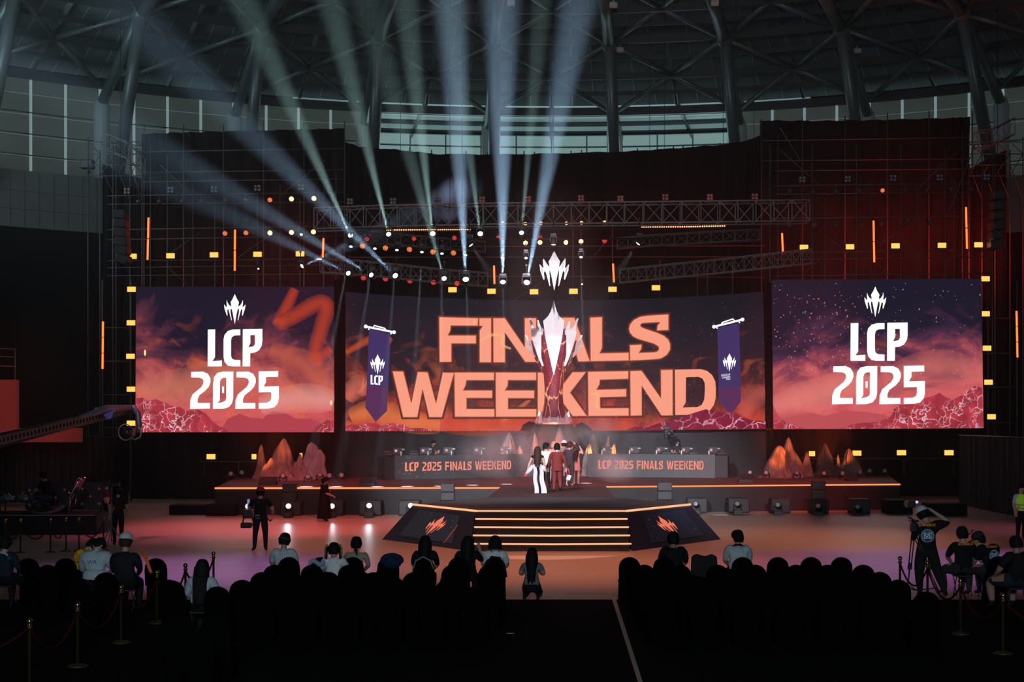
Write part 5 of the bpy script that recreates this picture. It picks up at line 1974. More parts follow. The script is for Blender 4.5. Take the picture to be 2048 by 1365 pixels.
desks = []
for lab, xl, dl, xr, dr, tx0, tx1, ty in (('left', 790, 66.9, 1058, 70.2, 809, 1022, (943, 939)), ('right', 1176, 70.2, 1430, 69.0, 1197, 1409, (938.5, 940))):
    A_, B_ = Vector((P(xl, 0, dl).x, dl, ZS)), Vector((P(xr, 0, dr).x, dr, ZS))
    ux = (B_ - A_).normalized()
    nb = Vector((-ux.y, ux.x, 0))
    L_ = (B_ - A_).length
    t = thing('presenter_desk', A_, 'long slate-fronted desk lettered LCP 2025 FINALS WEEKEND, %s of the performers' % lab, 'desk', 'lettered desks on the stage', rz=math.atan2(ux.y, ux.x))
    H_ = 1.07
    k = MB()
    k.box((L_ / 2, .03, H_ / 2), (L_, .06, H_))
    fr_ = k.build('front_panel', desk_face, t)
    k = MB()
    k.rbox((L_ / 2, .46, H_ - .03), (L_, .82, .05), .01)
    k.build('desk_top', mat('dark_desk_top', (.035, .035, .04), .5), t)
    wpx = 22 if lab == 'left' else 25
    for xx in (-wpx * dl / F / 2 if lab == 'left' else .3, L_ - .3 if lab == 'left' else L_ + wpx * dr / F / 2):
        k = MB()
        wide = wpx * dl / F
        outer = (xx < 0 or xx > L_)
        k.box((xx, .45, H_ / 2 - .02), (wide if outer else .08, .8, H_ - .06))
        k.build('side_cabinet', desk_black, t)
    k = MB()
    x0 = (tx0 - xl) / (xr - xl) * L_
    wd = (tx1 - tx0) / (xr - xl) * L_
    zb = CH - (ty[0] - CY) * (dl + (dr - dl) * .1) / F - ZS
    ze = CH - (ty[1] - CY) * (dl + (dr - dl) * .9) / F - ZS
    lettering('LCP 2025 FINALS WEEKEND', wd, .40, k, (x0, -.006, zb), (1, 0, (ze - zb) / wd), (0, 0, 1))
    k.build('lettering', coral2, fr_)
    k = MB()
    rr = random.Random(4 if lab == 'left' else 6)
    for i in range(70):
        px_, pz_ = rr.uniform(.1, L_ - .1), rr.uniform(.06, H_ - .06)
        if zb - .05 < pz_ < zb + .45 and x0 < px_ < x0 + wd:
            continue
        s_ = rr.uniform(.010, .024)
        k.add([(px_ - s_, -.006, pz_), (px_, -.006, pz_ - s_), (px_ + s_, -.006, pz_), (px_, -.006, pz_ + s_)], [(0, 1, 2, 3)])
    k.build('speck_print', glow('desk_speck', (.5, .42, .42), .6, False), fr_, kind='stuff')
    desks.append((lab, A_, ux, nb, L_, H_, xl, xr))


def on_desk(i, px, back):
    lab, A_, ux, nb, L_, H_, xl, xr = desks[i]
    # solve where the sight line of px meets the line parallel to the front
    o = A_ + nb * back
    s = (px - CX) / F
    tt = (s * o.y - o.x) / (ux.x - s * ux.y)
    return Vector((o.x + ux.x * tt, o.y + ux.y * tt, ZS + H_ - .003))


scr_m = glow('monitor_badge_glow', (.9, .45, .55), .8, False)
plastic = mat('black_monitor_plastic', (.02, .02, .024), .35)
bottle_m = mat('white_bottle', (.75, .75, .75), .3)
n_ = 0
for i, xs_ in ((0, (796, 850, 897, 957, 1008)), (1, (1213, 1268, 1322, 1372, 1427))):
    for j, x in enumerate(xs_):
        where = '%s on the %s desk, from the left' % (ORD[j], desks[i][0])
        c = on_desk(i, x, .45)
        t = thing('monitor', c, 'small dark monitor with a glowing pink badge, ' + where, 'monitor', 'monitors on the desks')
        k = MB()
        k.rbox((0, 0, .20), (.46, .03, .30), .008)
        k.build('screen_back', plastic, t)
        k = MB()
        k.rbox((0, 0, .012), (.20, .16, .02), .006)
        k.tube((0, .02, .02), (0, .02, .12), .018, 6)
        k.build('stand', plastic, t)
        k = MB()
        k.lathe((-.09 if i == 0 else -.11, -.02, .21), [(.065, 0), (.055, .006), (.003, .008)], 12, 0, Matrix.Rotation(PI / 2, 3, 'X'))
        k.build('badge', scr_m, t)
        k = MB()
        k.rbox((.24, -.03, .27), (.13, .04, .06), .01)
        k.build('webcam', mat('grey_webcam', (.5, .5, .5), .4), t)
        b = on_desk(i, x + (6 if i == 0 else -9), .22)
        t = thing('bottle', b, 'small white bottle, ' + where, 'bottle', 'white bottles on the desks')
        k = MB()
        k.lathe((0, 0, 0), [(.030, 0), (.032, .02), (.032, .14), (.024, .17), (.013, .19)], 10)
        k.build('body', bottle_m, t)
        k = MB()
        k.lathe((0, 0, .19), [(.014, 0), (.014, .022), (.004, .026)], 8)
        k.build('cap', mat('dark_cap', (.05, .05, .06), .4), t)
    for j, x in enumerate((803, 911, 968) if i == 0 else (1364, 1420)):
        c = on_desk(i, x, .6)
        t = thing('gooseneck_microphone', c, 'thin black gooseneck microphone, %s on the %s desk' % (ORD[j], desks[i][0]), 'microphone', 'gooseneck microphones on the desks')
        k = MB()
        k.lathe((0, 0, 0), [(.06, 0), (.055, .03), (.01, .04)], 10)
        k.build('base', plastic, t)
        k = MB()
        k.path([(0, 0, .03), (0, 0, .3), (.01, -.02, .42), (.03, -.06, .47)], .008, 5)
        k.build('neck', plastic, t)
        k = MB()
        k.ball((.035, -.07, .485), (.025, .03, .025))
        k.build('capsule', plastic, t)
    for j, x in enumerate((776, 829) if i == 0 else (1332, 1386, 1443)):
        c = on_desk(i, x, .4)
        t = thing('equipment_case', c, 'low dark equipment case with rounded lid, %s on the %s desk' % (ORD[j], desks[i][0]), 'case', 'equipment cases on the desks')
        k = MB()
        k.rbox((0, 0, .06), (.42, .34, .12), .02)
        k.build('body', plastic, t)
        k = MB()
        k.rbox((0, 0, .16), (.36, .28, .10), .045)
        k.build('lid', mat('brown_black_lid', (.035, .025, .025), .5), t)

# ------------------------------------------------------------------ loudspeakers and floor lamps
spk = mat('matte_black_speaker', (.017, .018, .021), .6, noise=.15, nscale=6)
mesh_m = mat('speaker_front_mesh', (.026, .027, .031), .55, noise=.25, nscale=40)


def subwoofer(px, yb, w, label, handle=True, d=None):
    c = G(px, yb)
    s = c.y / F
    t = thing('subwoofer', c, label, 'loudspeaker', 'subwoofers in front of the stage')
    W = w * s
    k = MB()
    k.rbox((0, .42, .30), (W, .8, .58), .02)
    for sx_ in (-1, 1):
        for sy_ in (.1, .75):
            k.box((sx_ * (W / 2 - .06), sy_, .01), (.06, .06, .025))
    k.build('cabinet', spk, t)
    k = MB()
    k.rbox((0, .012, .30), (W - .06, .03, .50), .01)
    k.build('grille', mesh_m, t)
    k = MB()
    for z in (.16, .30, .44):
        k.box((-W / 2 - .005, .30, z), (.02, .22, .04))
    k.build('side_handle', mat('grey_handle', (.12, .12, .13), .4), t, kind='stuff')
    return t


for i, (x, yb, w) in enumerate(((581, 1033, 40), (670, 1033, 32), (740, 1033, 44), (818, 1033, 42))):
    subwoofer(x, yb, w, 'black subwoofer on the floor before the stage, left side, %s from the left' % ORD[i])
for i, (x, yb, w) in enumerate(((1395, 1027, 40), (1478, 1027, 42), (1562, 1028, 38), (1640, 1029, 36), (1722, 1029, 38))):
    subwoofer(x, yb, w, 'black subwoofer on the floor before the stage, right side, %s from the left' % ORD[i])
for lab, px, y0, y1, w in (('first from the left', 578, 968, 1003, 27), ('left of the platform', 895, 968, 1002, 27), ('right of the platform', 1330, 965, 1001, 29), ('last on the right', 1638, 962, 999, 27)):
    d = 56.9 if px in (895, 1330) else 58.2
    if px == 1638:
        d = 59.2
    c = P(px, y1, d)
    s = d / F
    W, Hh = w * s, (y1 - y0) * s
    t = thing('speaker_stack', (c.x, d, 0), 'stack of two small black loudspeakers standing before the stage edge, ' + lab, 'loudspeaker', 'small loudspeaker stacks')
    zb = c.z
    for q in (0, 1):
        k = MB()
        k.rbox((0, .18, zb + Hh * (q + .5) / 2), (W, .36, Hh / 2 - .015), .015)
        cb = k.build('cabinet', spk, t)
        k = MB()
        k.rbox((0, -.003, zb + Hh * (q + .5) / 2), (W - .05, .012, Hh / 2 - .06), .004)
        k.build('grille', mesh_m, cb)
    k = MB()
    k.rbox((0, .2, zb / 2), (W + .1, .4, zb), .01)
    k.build('support_box', mat('black_support_box', (.008, .008, .009), .8), t)
for lab, px, y0, y1, w, flip in (('left of the steps, near the left desk', 734, 957.5, 976, 32, 1), ('dark one before the left crags', 534, 956, 974, 34, 1), ('right of the right desk', 1492, 950, 969, 28, -1), ('dark one before the right crags', 1705, 949, 966, 22, -1)):
    c = G(px, y1 - 3, ZS)
    s = c.y / F
    W, Hh = w * s, (y1 - y0) * s * .9
    t = thing('wedge_monitor', c, 'black wedge loudspeaker lying on the stage floor, ' + lab, 'loudspeaker', 'wedge loudspeakers')
    k = MB()
    pr = [(0, 0), (.55, 0), (.55, Hh), (.30, Hh), (0, Hh * .35)]
    vs = [Vector((-W / 2, y, z)) for y, z in pr] + [Vector((W / 2, y, z)) for y, z in pr]
    n = 5
    k.add(vs, [tuple(range(n))[::-1], tuple(range(n, 2 * n))] + [(i, (i + 1) % n, n + (i + 1) % n, n + i) for i in range(n)])
    k.build('cabinet', spk, t)
    k = MB()
    k.lathe((flip * W * .5, .36, Hh * .5), [(Hh * .32, -.01), (Hh * .30, .02), (.01, .025)], 12, 0, Matrix.Rotation(flip * PI / 2, 3, 'Y'))
    k.build('side_driver', mat('driver_cone', (.07, .07, .08), .4), t)
floor_lens = glow('white_floor_lens', (.82, .97, 1.0), 1.5, False)
dead_lens = mat('dull_clear_lens', (.28, .29, .30), .15)
for i, (x, y) in enumerate(((498, 1014), (577, 1014), (664, 1014), (738, 1013), (821, 1013))):
    base = G(x + 3, 1036)
    c = P(x, y, base.y - .1)
    t = moving_head(c, (-.35 if i == 0 else .15, -1, .25), 'white-lit moving-head lamp before the left subwoofers, %s from the left' % ORD[i], floor_lens, .11, 'floor moving heads, left side', False)
    k = MB()
    k.rbox((0, 0, -(c.z) / 2 - .10), (.34, .34, max(.1, c.z - .22)), .02)
    k.build('foot', lamp_black, t)
    add_light('floor_beam', 'SPOT', c + Vector((0, -.2, .02)), c + Vector((-3 if i == 0 else 1, -6, .5)), 60, (.8, .95, 1), .06, spot=math.radians(28), blend=.8)
for i, (x, y) in enumerate(((1392, 1010), (1475, 1010), (1556, 1012), (1637, 1014), (1716, 1016))):
    base = G(x, 1031)
    c = P(x, y, base.y)
    t = moving_head(c, (-.3, -1, .5), 'unlit moving-head lamp before the right subwoofers, %s from the left' % ORD[i], dead_lens, .11, 'floor moving heads, right side', False)
    k = MB()
    k.rbox((0, 0, -(c.z) / 2 - .10), (.34, .34, max(.1, c.z - .22)), .02)
    k.build('foot', lamp_black, t)
for i, (x, y) in enumerate(((462, 953), (484, 950), (566, 957), (616, 959), (640, 955), (659, 957), (683, 956))):
    c = G(x, y + 7, ZS) + Vector((0, 0, .24))
    moving_head(c, (.1, -1, .2), 'dark moving-head lamp among the left crags, %s from the left' % ORD[i], dead_lens, .115, 'moving heads among the left crags', False)
for i, (x, y) in enumerate(((1500, 950), (1532, 951), (1594, 951), (1648, 952), (1685, 952), (1720, 949), (1739, 946), (1769, 946))):
    c = G(x, y + 7, ZS) + Vector((0, 0, .24))
    moving_head(c, (-.1, -1, .2), 'dark moving-head lamp among the right crags, %s from the left' % ORD[i], dead_lens, .115, 'moving heads among the right crags', False)
# pale cables on the floor between the subwoofers
cab = mat('pale_cable_rubber', (.38, .38, .36), .5)
for lab, pts in (('left', ((610, 1030), (640, 1035), (655, 1033), (690, 1034), (700, 1036))), ('right', ((1425, 1030), (1440, 1022), (1450, 1028), (1458, 1022), (1470, 1029), (1520, 1030)))):
    k = MB()
    w_ = [G(x, y, .02) for x, y in pts]
    for p in w_:
        p.y = min(p.y, 58.6)
    k.path(w_, .018, 5)
    k.build('floor_cable', cab, label='pale cable lying on the floor among the %s subwoofers' % lab, cat='cable', group='floor cables')
# low black boxes at the stage ends
for lab, x0, x1, y0, y1 in (('left, larger one', 338, 412, 1006, 1030), ('left, nearer the stage', 412, 470, 1004, 1033), ('right, nearer the stage', 1776, 1826, 996, 1029), ('right, beside the curtain', 1858, 1935, 1003, 1033)):
    c = G((x0 + x1) / 2, y1)
    s = c.y / F
    k = MB()
    hgt = (y1 - y0) * s - .1
    k.rbox((0, .6, hgt / 2), ((x1 - x0) * s, 1.2, hgt), .02)
    k.build('riser_box', stage_black, loc=c, label='low black riser box standing on the floor at the stage end, ' + lab, cat='box', group='black riser boxes')
# smoke drifting around the performers


def smoke(name, c, size, dens, label, seed, thr=.46):
    m = bpy.data.materials.new(name + '_puff')
    m.use_nodes = True
    nt = m.node_tree
    nt.nodes.remove(nt.nodes['Principled BSDF'])
    N, L = nt.nodes.new, nt.links.new
    tc = N('ShaderNodeTexCoord')
    nz = N('ShaderNodeTexNoise')
    nz.inputs['Scale'].default_value = 0.8
    nz.inputs['Detail'].default_value = 3
    mp = N('ShaderNodeMapping')
    mp.inputs['Location'].default_value = (seed, seed, seed)
    L(tc.outputs['Object'], mp.inputs[0])
    L(mp.outputs[0], nz.inputs['Vector'])
    ln = N('ShaderNodeVectorMath')
    ln.operation = 'LENGTH'
    dv = N('ShaderNodeVectorMath')
    dv.operation = 'DIVIDE'
    L(tc.outputs['Object'], dv.inputs[0])
    dv.inputs[1].default_value = size
    L(dv.outputs[0], ln.inputs[0])
    fall = N('ShaderNodeMapRange')
    fall.inputs['From Min'].default_value = 1.0
    fall.inputs['From Max'].default_value = 0.25
    L(ln.outputs['Value'], fall.inputs['Value'])
    mr = N('ShaderNodeMapRange')
    mr.inputs['From Min'].default_value = thr
    mr.inputs['From Max'].default_value = .72
    mr.inputs['To Max'].default_value = dens
    L(nz.outputs['Fac'], mr.inputs['Value'])
    mu = N('ShaderNodeMath')
    mu.operation = 'MULTIPLY'
    L(mr.outputs[0], mu.inputs[0])
    L(fall.outputs[0], mu.inputs[1])
    v = N('ShaderNodeVolumeScatter')
    v.inputs['Color'].default_value = (.95, .93, .95, 1)
    L(mu.outputs[0], v.inputs['Density'])
    L(v.outputs[0], nt.nodes['Material Output'].inputs['Volume'])
    m.cycles.volume_step_rate = 3.0
    k = MB()
    k.ball((0, 0, 0), size, 16, 10)
    return k.build(name, m, loc=c, kind='stuff', label=label, cat='smoke')


smoke('smoke', Vector((P(1040, 0, 66).x, 65.0, 2.3)), (3.0, 3.2, 1.3), .55, 'grey stage smoke drifting left of the performers', 2.0, .40)
smoke('smoke', Vector((P(1165, 0, 68).x, 69.6, 2.9)), (2.8, 1.0, 1.35), .9, 'grey stage smoke rising behind the performers towards the trophy', 7.0, .40)
smoke('smoke', Vector((P(1235, 0, 62).x, 61.5, 1.85)), (1.2, 1.4, .8), .9, 'wisp of stage smoke at the right corner of the walkway', 11.0, .42)
# ------------------------------------------------------------------ people
skin_m = {'a': mat('skin_warm', (0.50, 0.30, 0.22), .55), 'b': mat('skin_tan', (0.36, 0.20, 0.14), .55)}


def cloth_mat(name, col, rough=.85):
    return mat('cloth_' + name, col, rough, noise=.10, nscale=14, spec=.12)


hair_black = mat('hair_black', (.009, .008, .008), .7, spec=.15)
hair_brown = mat('hair_brown', (.04, .022, .016), .7, spec=.15)
shoe_black = mat('shoe_black', (.012, .012, .013), .5)

STAND = dict(pelvis=(0, 0, .95), waist=(0, 0, 1.10), chest=(0, .0, 1.30), neck=(0, -.01, 1.45), head=(0, .02, 1.585),
             sh=(.175, -.005, 1.395), el=(.235, -.02, 1.13), wr=(.235, .06, .90), hip=(.09, 0, .90), kn=(.10, .025, .50), an=(.10, -.02, .085), toe=(.115, .15, .035))
SIT = dict(pelvis=(0, 0, .56), waist=(0, -.03, .71), chest=(0, -.02, .91), neck=(0, 0, 1.06), head=(0, .035, 1.20),
           sh=(.19, -.01, 1.0), el=(.25, .08, .76), wr=(.14, .30, .64), hip=(.09, .04, .53), kn=(.13, .44, .52), an=(.13, .42, .085), toe=(.14, .58, .035))


def person(loc, facing, pose, label, top, pants, shoe=None, skin='a', H=1.72, sleeve=.55, hair='short', hairm=None, over=None, eyes=False, build=1.0, head_turn=0.0, leg_skin=False, hands=True, group=None, short=False):
    """one skinned body; facing = degrees, 0 looks at the stage (+y), 180 at the audience"""
    s = H / 1.72
    hs = s * 1.14
    if pose == 'sit':
        build *= 1.14
    root = thing('person', loc, label, 'person', group, rz=math.radians(facing))
    J = {}
    base = dict(STAND if pose == 'stand' else SIT)
    for k_, v in base.items():
        if k_ in ('sh', 'el', 'wr', 'hip', 'kn', 'an', 'toe'):
            J[k_ + 'R'] = Vector(v)
            J[k_ + 'L'] = Vector((-v[0], v[1], v[2]))
        else:
            J[k_] = Vector(v)
    for k_, v in (over or {}).items():
        if k_ in base and k_ in ('sh', 'el', 'wr', 'hip', 'kn', 'an', 'toe'):
            J[k_ + 'R'], J[k_ + 'L'] = Vector(v), Vector((-v[0], v[1], v[2]))
        else:
            J[k_] = Vector(v)
    for k_ in J:
        J[k_] = J[k_] * s
    V, R, E, root_i = [], [], [], 0

    def vert(p, r):
        V.append(p.copy())
        R.append(r * s)
        return len(V) - 1

    def chain(a, pts):
        for p, r in pts:
            b = vert(p, r)
            E.append((a, b))
            a = b
        return a
    b = build
    pel = vert(J['pelvis'], .165 * b)
    wai = chain(pel, [(J['waist'], .150 * b)])
    che = chain(wai, [(J['chest'], .168 * b)])
    nk0 = chain(che, [(J['chest'].lerp(J['neck'], .70), .105)])
    up = (J['head'] - J['neck']).normalized()
    fw = Vector((math.sin(math.radians(-head_turn)), math.cos(math.radians(head_turn)), 0))
    fw = (fw - up * fw.dot(up)).normalized()
    rt = fw.cross(up)
    h0 = J['head']
    nk = chain(nk0, [(J['neck'], .064), (h0 - up * .075 * hs, .080)])
    hd = chain(nk, [(h0 - up * .01 * hs, .116), (h0 + up * .055 * hs, .120)])
    chain(hd, [(h0 + up * .11 * hs, .074)])
    chain(nk + 1, [(h0 - up * .02 * hs + fw * .092 * hs, .016)])
    chain(nk, [(h0 - up * .075 * hs + fw * .06 * hs, .034)])
    for sg in (-1, 1):
        chain(nk + 1, [(h0 - up * .015 * hs + rt * sg * .088 * hs, .020)])
    hand_dirs = {}
    for sd in 'LR':
        sg = 1 if sd == 'R' else -1
        sh, el, wr = J['sh' + sd], J['el' + sd], J['wr' + sd]
        c = chain(che, [(che_p(J, sg, s), .115 * b), (sh, .084 * b), (sh.lerp(el, .5), .066 * b), (el, .052), (el.lerp(wr, .4), .049), (wr, .033)])
        d = (wr - el).normalized()
        side = d.cross(Vector((0, 0, 1)))
        if side.length < .2:
            side = d.cross(Vector((0, 1, 0)))
        side.normalize()
        pal = chain(c, [(wr + d * .045 * s, .034)])
        if hands:
            nrm = side.cross(d).normalized()
            kn_ = chain(pal, [(wr + d * .075 * s, .034)])
            for fi, (o, ln) in enumerate(((-.030, .070), (-.010, .082), (.010, .078), (.029, .062))):
                p0 = wr + d * .088 * s + side * o * s
                p1 = p0 + d * ln * .5 * s - nrm * .010 * s
                p2 = p1 + d * ln * .42 * s - nrm * .022 * s
                chain(kn_, [(p0, .0095), (p1, .0088), (p2, .0072)])
            tb_ = wr + d * .03 * s - side * .036 * s
            chain(pal, [(tb_, .011), (tb_ + d * .035 * s - side * .018 * s, .010), (tb_ + d * .062 * s - side * .014 * s, .008)])
        hp, kn, an, to = J['hip' + sd], J['kn' + sd], J['an' + sd], J['toe' + sd]
        chain(pel, [(hp, .118 * b), (hp.lerp(kn, .5), .096 * b), (kn, .072 * b), (kn.lerp(an, .35), .066 * b), (an, .050), (an.lerp(to, .55) - Vector((0, 0, .01)), .042), (to, .032)])
    me = bpy.data.meshes.new('body')
    me.from_pydata([tuple(v) for v in V], E, [])
    bm = bmesh.new()
    bm.from_mesh(me)
    lay = bm.verts.layers.skin.verify()
    bm.verts.ensure_lookup_table()
    for i, v in enumerate(bm.verts):
        v[lay].radius = (R[i], R[i])
        v[lay].use_root = (i == 0)
    bm.to_mesh(me)
    bm.free()
    ob = bpy.data.objects.new('body', me)
    COL.objects.link(ob)
    md = ob.modifiers.new('skin', 'SKIN')
    md.use_smooth_shade = True
    md.branch_smoothing = .4
    sb = ob.modifiers.new('sub', 'SUBSURF')
    sb.levels = sb.render_levels = 1
    bpy.context.view_layer.update()
    dg = bpy.context.evaluated_depsgraph_get()
    m2 = bpy.data.meshes.new_from_object(ob.evaluated_get(dg))
    ob.modifiers.clear()
    ob.data = m2
    m2.name = 'body'
    for q in (skin_m[skin], top, pants, shoe or shoe_black):
        m2.materials.append(q)
    # which cloth covers which stretch of the body
    seg = [(J['neck'], J['head'], 0), (J['head'], h0 + up * .1 * s, 0), (J['chest'], J['neck'].lerp(J['chest'], .3), 1), (J['waist'], J['chest'], 1), (J['pelvis'] + Vector((0, 0, .03)), J['waist'], 1), (J['pelvis'] + Vector((0, 0, -.08 * s)), J['pelvis'] + Vector((0, 0, -.02)), 2)]
    for sd in 'LR':
        sh, el, wr = J['sh' + sd], J['el' + sd], J['wr' + sd]
        d = (wr - el).normalized()
        if sleeve <= 1:
            q = sh.lerp(el, sleeve)
            seg += [(J['chest'], sh, 1), (sh, q, 1)] + ([(q + (el - sh) * .06, el, 0)] if sleeve < .92 else [])
            seg += [(el, wr, 0)]
        else:
            q = el.lerp(wr, sleeve - 1)
            seg += [(J['chest'], sh, 1), (sh, el, 1), (el, q, 1)] + ([(q + d * .03, wr, 0)] if sleeve < 1.9 else [])
        seg += [(wr + d * .03 * s, wr + d * .17 * s, 0)]
        hp, kn, an, to = J['hip' + sd], J['kn' + sd], J['an' + sd], J['toe' + sd]
        if short:
            q = hp.lerp(kn, .8)
            seg += [(hp, q, 2), (kn, an + (kn - an) * .25, 0)]
        elif leg_skin:
            seg += [(hp, hp.lerp(kn, .3), 2), (hp.lerp(kn, .45), kn, 0), (kn, an + (kn - an) * .2, 0)]
        else:
            seg += [(hp, kn, 2), (kn, an + (kn - an) * .16, 2)]
        seg += [(an, to, 3)]
    import numpy as np
    n = len(m2.polygons)
    C = np.empty(n * 3)
    m2.polygons.foreach_get('center', C)
    C = C.reshape(n, 3)
    best, idx = np.full(n, 1e9), np.zeros(n, int)
    for a, c, mi in seg:
        a, c = np.array(a), np.array(c)
        ab = c - a
        t = np.clip(((C - a) @ ab) / max(1e-9, ab @ ab), 0, 1)
        dd = np.linalg.norm(C - (a + t[:, None] * ab), axis=1)
        w = dd < best
        best[w], idx[w] = dd[w], mi
    m2.polygons.foreach_set('material_index', idx)
    m2.polygons.foreach_set('use_smooth', np.ones(n, bool))
    ob.parent = root
    # hair
    hm = hairm or hair_black
    M = Matrix((rt, fw, up)).transposed()
    J['_M'], J['_s'], J['_up'], J['_fw'], J['_rt'] = M, s, up, fw, rt

    def hp_(x, y, z):
        return h0 + M @ (Vector((x, y, z)) * hs)
    if hair:
        k = MB()
        n1, n2 = 18, 9

        def cap_(u, v):
            a = 2 * PI * u
            # hairline: high over the face, low at the nape
            low = -.02 - .07 * (.5 - .5 * math.cos(a)) if hair != 'capped' else -.02
            front = math.cos(a)                     # 1 at the face
            low = .055 if front > .55 else (.0 if front > .1 else (-.085 if hair != 'crop' else -.06))
            t = v * PI / 2
            rx, ry = .108, .118
            z = low + (.145 - low) * math.sin(t)
            rr = math.cos(t) ** .55 * (1 - .28 * max(0.0, -z - .01) / .08)
            wob = 1 + .035 * math.sin(7 * a + 3 * v)
            return hp_(rx * math.sin(a) * rr * wob, -.008 + ry * math.cos(a) * rr * wob, z)
        k.grid(cap_, n1, n2)
        if hair in ('long', 'longer'):
            L_ = .42 if hair == 'long' else .56

            def sheet(u, v):
                a = PI * (.5 + u) if True else 0
                a = math.radians(95 + 170 * u)
                w = 1 - .18 * v + .12 * math.sin(v * 5)
                z = .02 - (L_ + .03 * math.sin(u * 19)) * v
                return hp_(.112 * math.sin(a) * w * 1.05, -.015 + (.115 + .02 * v) * math.cos(a) * w - .03 * v, z)
            k.grid(sheet, 16, 8)
        if hair == 'bob':
            def sheet(u, v):
                a = math.radians(70 + 220 * u)
                z = .05 - .17 * v
                return hp_(.118 * math.sin(a) * (1 + .1 * v), -.01 + .118 * math.cos(a) * (1 + .1 * v), z)
            k.grid(sheet, 16, 6)
        if hair == 'pony':
            k.path([hp_(0, -.10, .05), hp_(0, -.15, .0), hp_(.01, -.155, -.10), hp_(.03, -.12, -.22)], .03, 8, radii=[.02, .035, .032, .012])
        if hair == 'bun':
            k.ball(hp_(0, -.115, .03), .05 * s)
        if hair == 'twin':
            for sg in (-1, 1):
                k.path([hp_(sg * .09, -.04, .06), hp_(sg * .13, -.05, .02), hp_(sg * .135, -.05, -.10), hp_(sg * .12, -.04, -.24)], .03, 8, radii=[.025, .04, .035, .012])
        k.build('hair', hm, root)
    if eyes:
        for sg in (-1, 1):
            k = MB()
            k.ball(hp_(sg * .034, .076, .012), (.014, .010, .009), 8, 5, 0, M)
            k.build('eye', mat('eye_dark', (.02, .015, .015), .2), root)
        k = MB()
        k.ball(hp_(0, .078, -.055), (.026, .010, .007), 8, 5, 0, M)
        k.build('mouth', mat('lips', (.30, .10, .09), .4), root)
    return root, J, hp_


def che_p(J, sg, s):
    return J['chest'].lerp(J['sh' + ('R' if sg > 0 else 'L')], .55)


def skirt(root, rows, m, name='skirt', n=24, fold=.0, folds=9):
    """rows: (z, rx, ry, cx, cy)"""
    k = MB()

    def fn(u, v):
        t = v * (len(rows) - 1)
        i = min(int(t), len(rows) - 2)
        f = t - i
        q = [rows[i][j] * (1 - f) + rows[i + 1][j] * f for j in range(5)]
        a = 2 * PI * u
        w = 1 + fold * v * math.sin(folds * a)
        return Vector((q[3] + q[1] * math.sin(a) * w, q[4] + q[2] * math.cos(a) * w, q[0]))
    k.grid(fn, n, 3 * (len(rows) - 1))
    return k.build(name, m, root)


def cap(root, hp_, m, back=False, brim=True, name='cap'):
    k = MB()

    def dome(u, v):
        a = 2 * PI * u
        t = v * PI / 2
        return hp_(.109 * math.sin(a) * math.cos(t) ** .7, -.008 + .116 * math.cos(a) * math.cos(t) ** .7, .035 + .118 * math.sin(t))
    k.grid(dome, 18, 7)
    if brim:
        sg = -1 if back else 1

        def br(u, v):
            a = math.radians(-58 + 116 * u)
            r = .112 + .075 * v * math.cos(a * .9)
            return hp_(r * math.sin(a) * (1 - .1 * v), -.008 + sg * r * math.cos(a), .04 - .012 * v)
        k.grid(br, 10, 3)
    k.ball(hp_(0, -.008, .152), .012)
    return k.build(name, m, root)


white_c, black_c = cloth_mat('white', (.72, .73, .76)), cloth_mat('black', (.012, .012, .014))
navy_c, grey_c = cloth_mat('navy', (.02, .024, .04)), cloth_mat('grey', (.17, .18, .19))
maroon_c, pink_c = cloth_mat('maroon', (.17, .032, .030)), cloth_mat('dusty_pink', (.52, .30, .28))
charcoal_c, beige_c = cloth_mat('charcoal', (.035, .035, .04)), cloth_mat('beige', (.45, .33, .26))
bright_white = cloth_mat('bright_white', (.60, .60, .62))
cyan_c, yellow_c = cloth_mat('pale_blue_grey', (.46, .53, .58)), cloth_mat('yellow', (.75, .42, .02))
hivis = mat('hi_vis_yellow_green', (.42, .80, .03), .7, emit=(.30, .62, .02), es=.10)

# ---- performers, walking away from us across the platform towards the desks
W = G(1075, 988, ZS)
r, J, h = person(W, 0, 'stand', 'woman in a black top with a white trailing overskirt, walking away on the platform', black_c, black_c, H=1.68, sleeve=.2, hair='longer', hairm=hair_brown, build=.88, over=dict(elL=(-.29, .0, 1.12), wrL=(-.36, .02, .90), elR=(.24, .02, 1.13), wrR=(.30, .04, .92), knL=(-.08, .10, .50), anL=(-.09, -.06, .12), toeL=(-.10, .06, .04)))
k = MB()
for x0, x1, t0, t1 in ((-.17, -.05, -.11, .05), (.05, .17, .13, .33)):
    def pan(u, v):
        x = (x0 + (x1 - x0) * u) * (1 - v) + (t0 + (t1 - t0) * u) * v
        return Vector((x + .02 * math.sin(9 * v), -.15 - .16 * v ** 2 + .035 * math.sin(u * 9 + v * 4), 1.02 - .99 * v))
    k.grid(pan, 8, 14)
    k.grid(lambda u, v: pan(u, v) + Vector((0, .02, 0)), 8, 14)
k.build('overskirt_train', bright_white, r, kind='stuff')
skirt(r, [(1.06, .15, .13, 0, 0), (1.0, .165, .15, 0, 0), (.97, .17, .155, 0, 0)], bright_white, 'waist_sash')
k = MB()
k.path([(-.16, -.06, 1.02), (-.27, -.02, .86), (-.40, .02, .70)], .05, 8, radii=[.06, .085, .06])
k.build('sleeve_scarf', bright_white, r)
k = MB()
k.path([(.15, -.06, 1.0), (.24, 0, .90), (.28, .0, .80)], .05, 8, radii=[.06, .07, .03])
k.build('sash_bow', bright_white, r)
k = MB()
k.rbox((-.43, .02, .66), (.13, .07, .10), .02, 0, .5)
k.build('red_trim', mat('cloth_red_trim', (.55, .03, .05), .7), r)

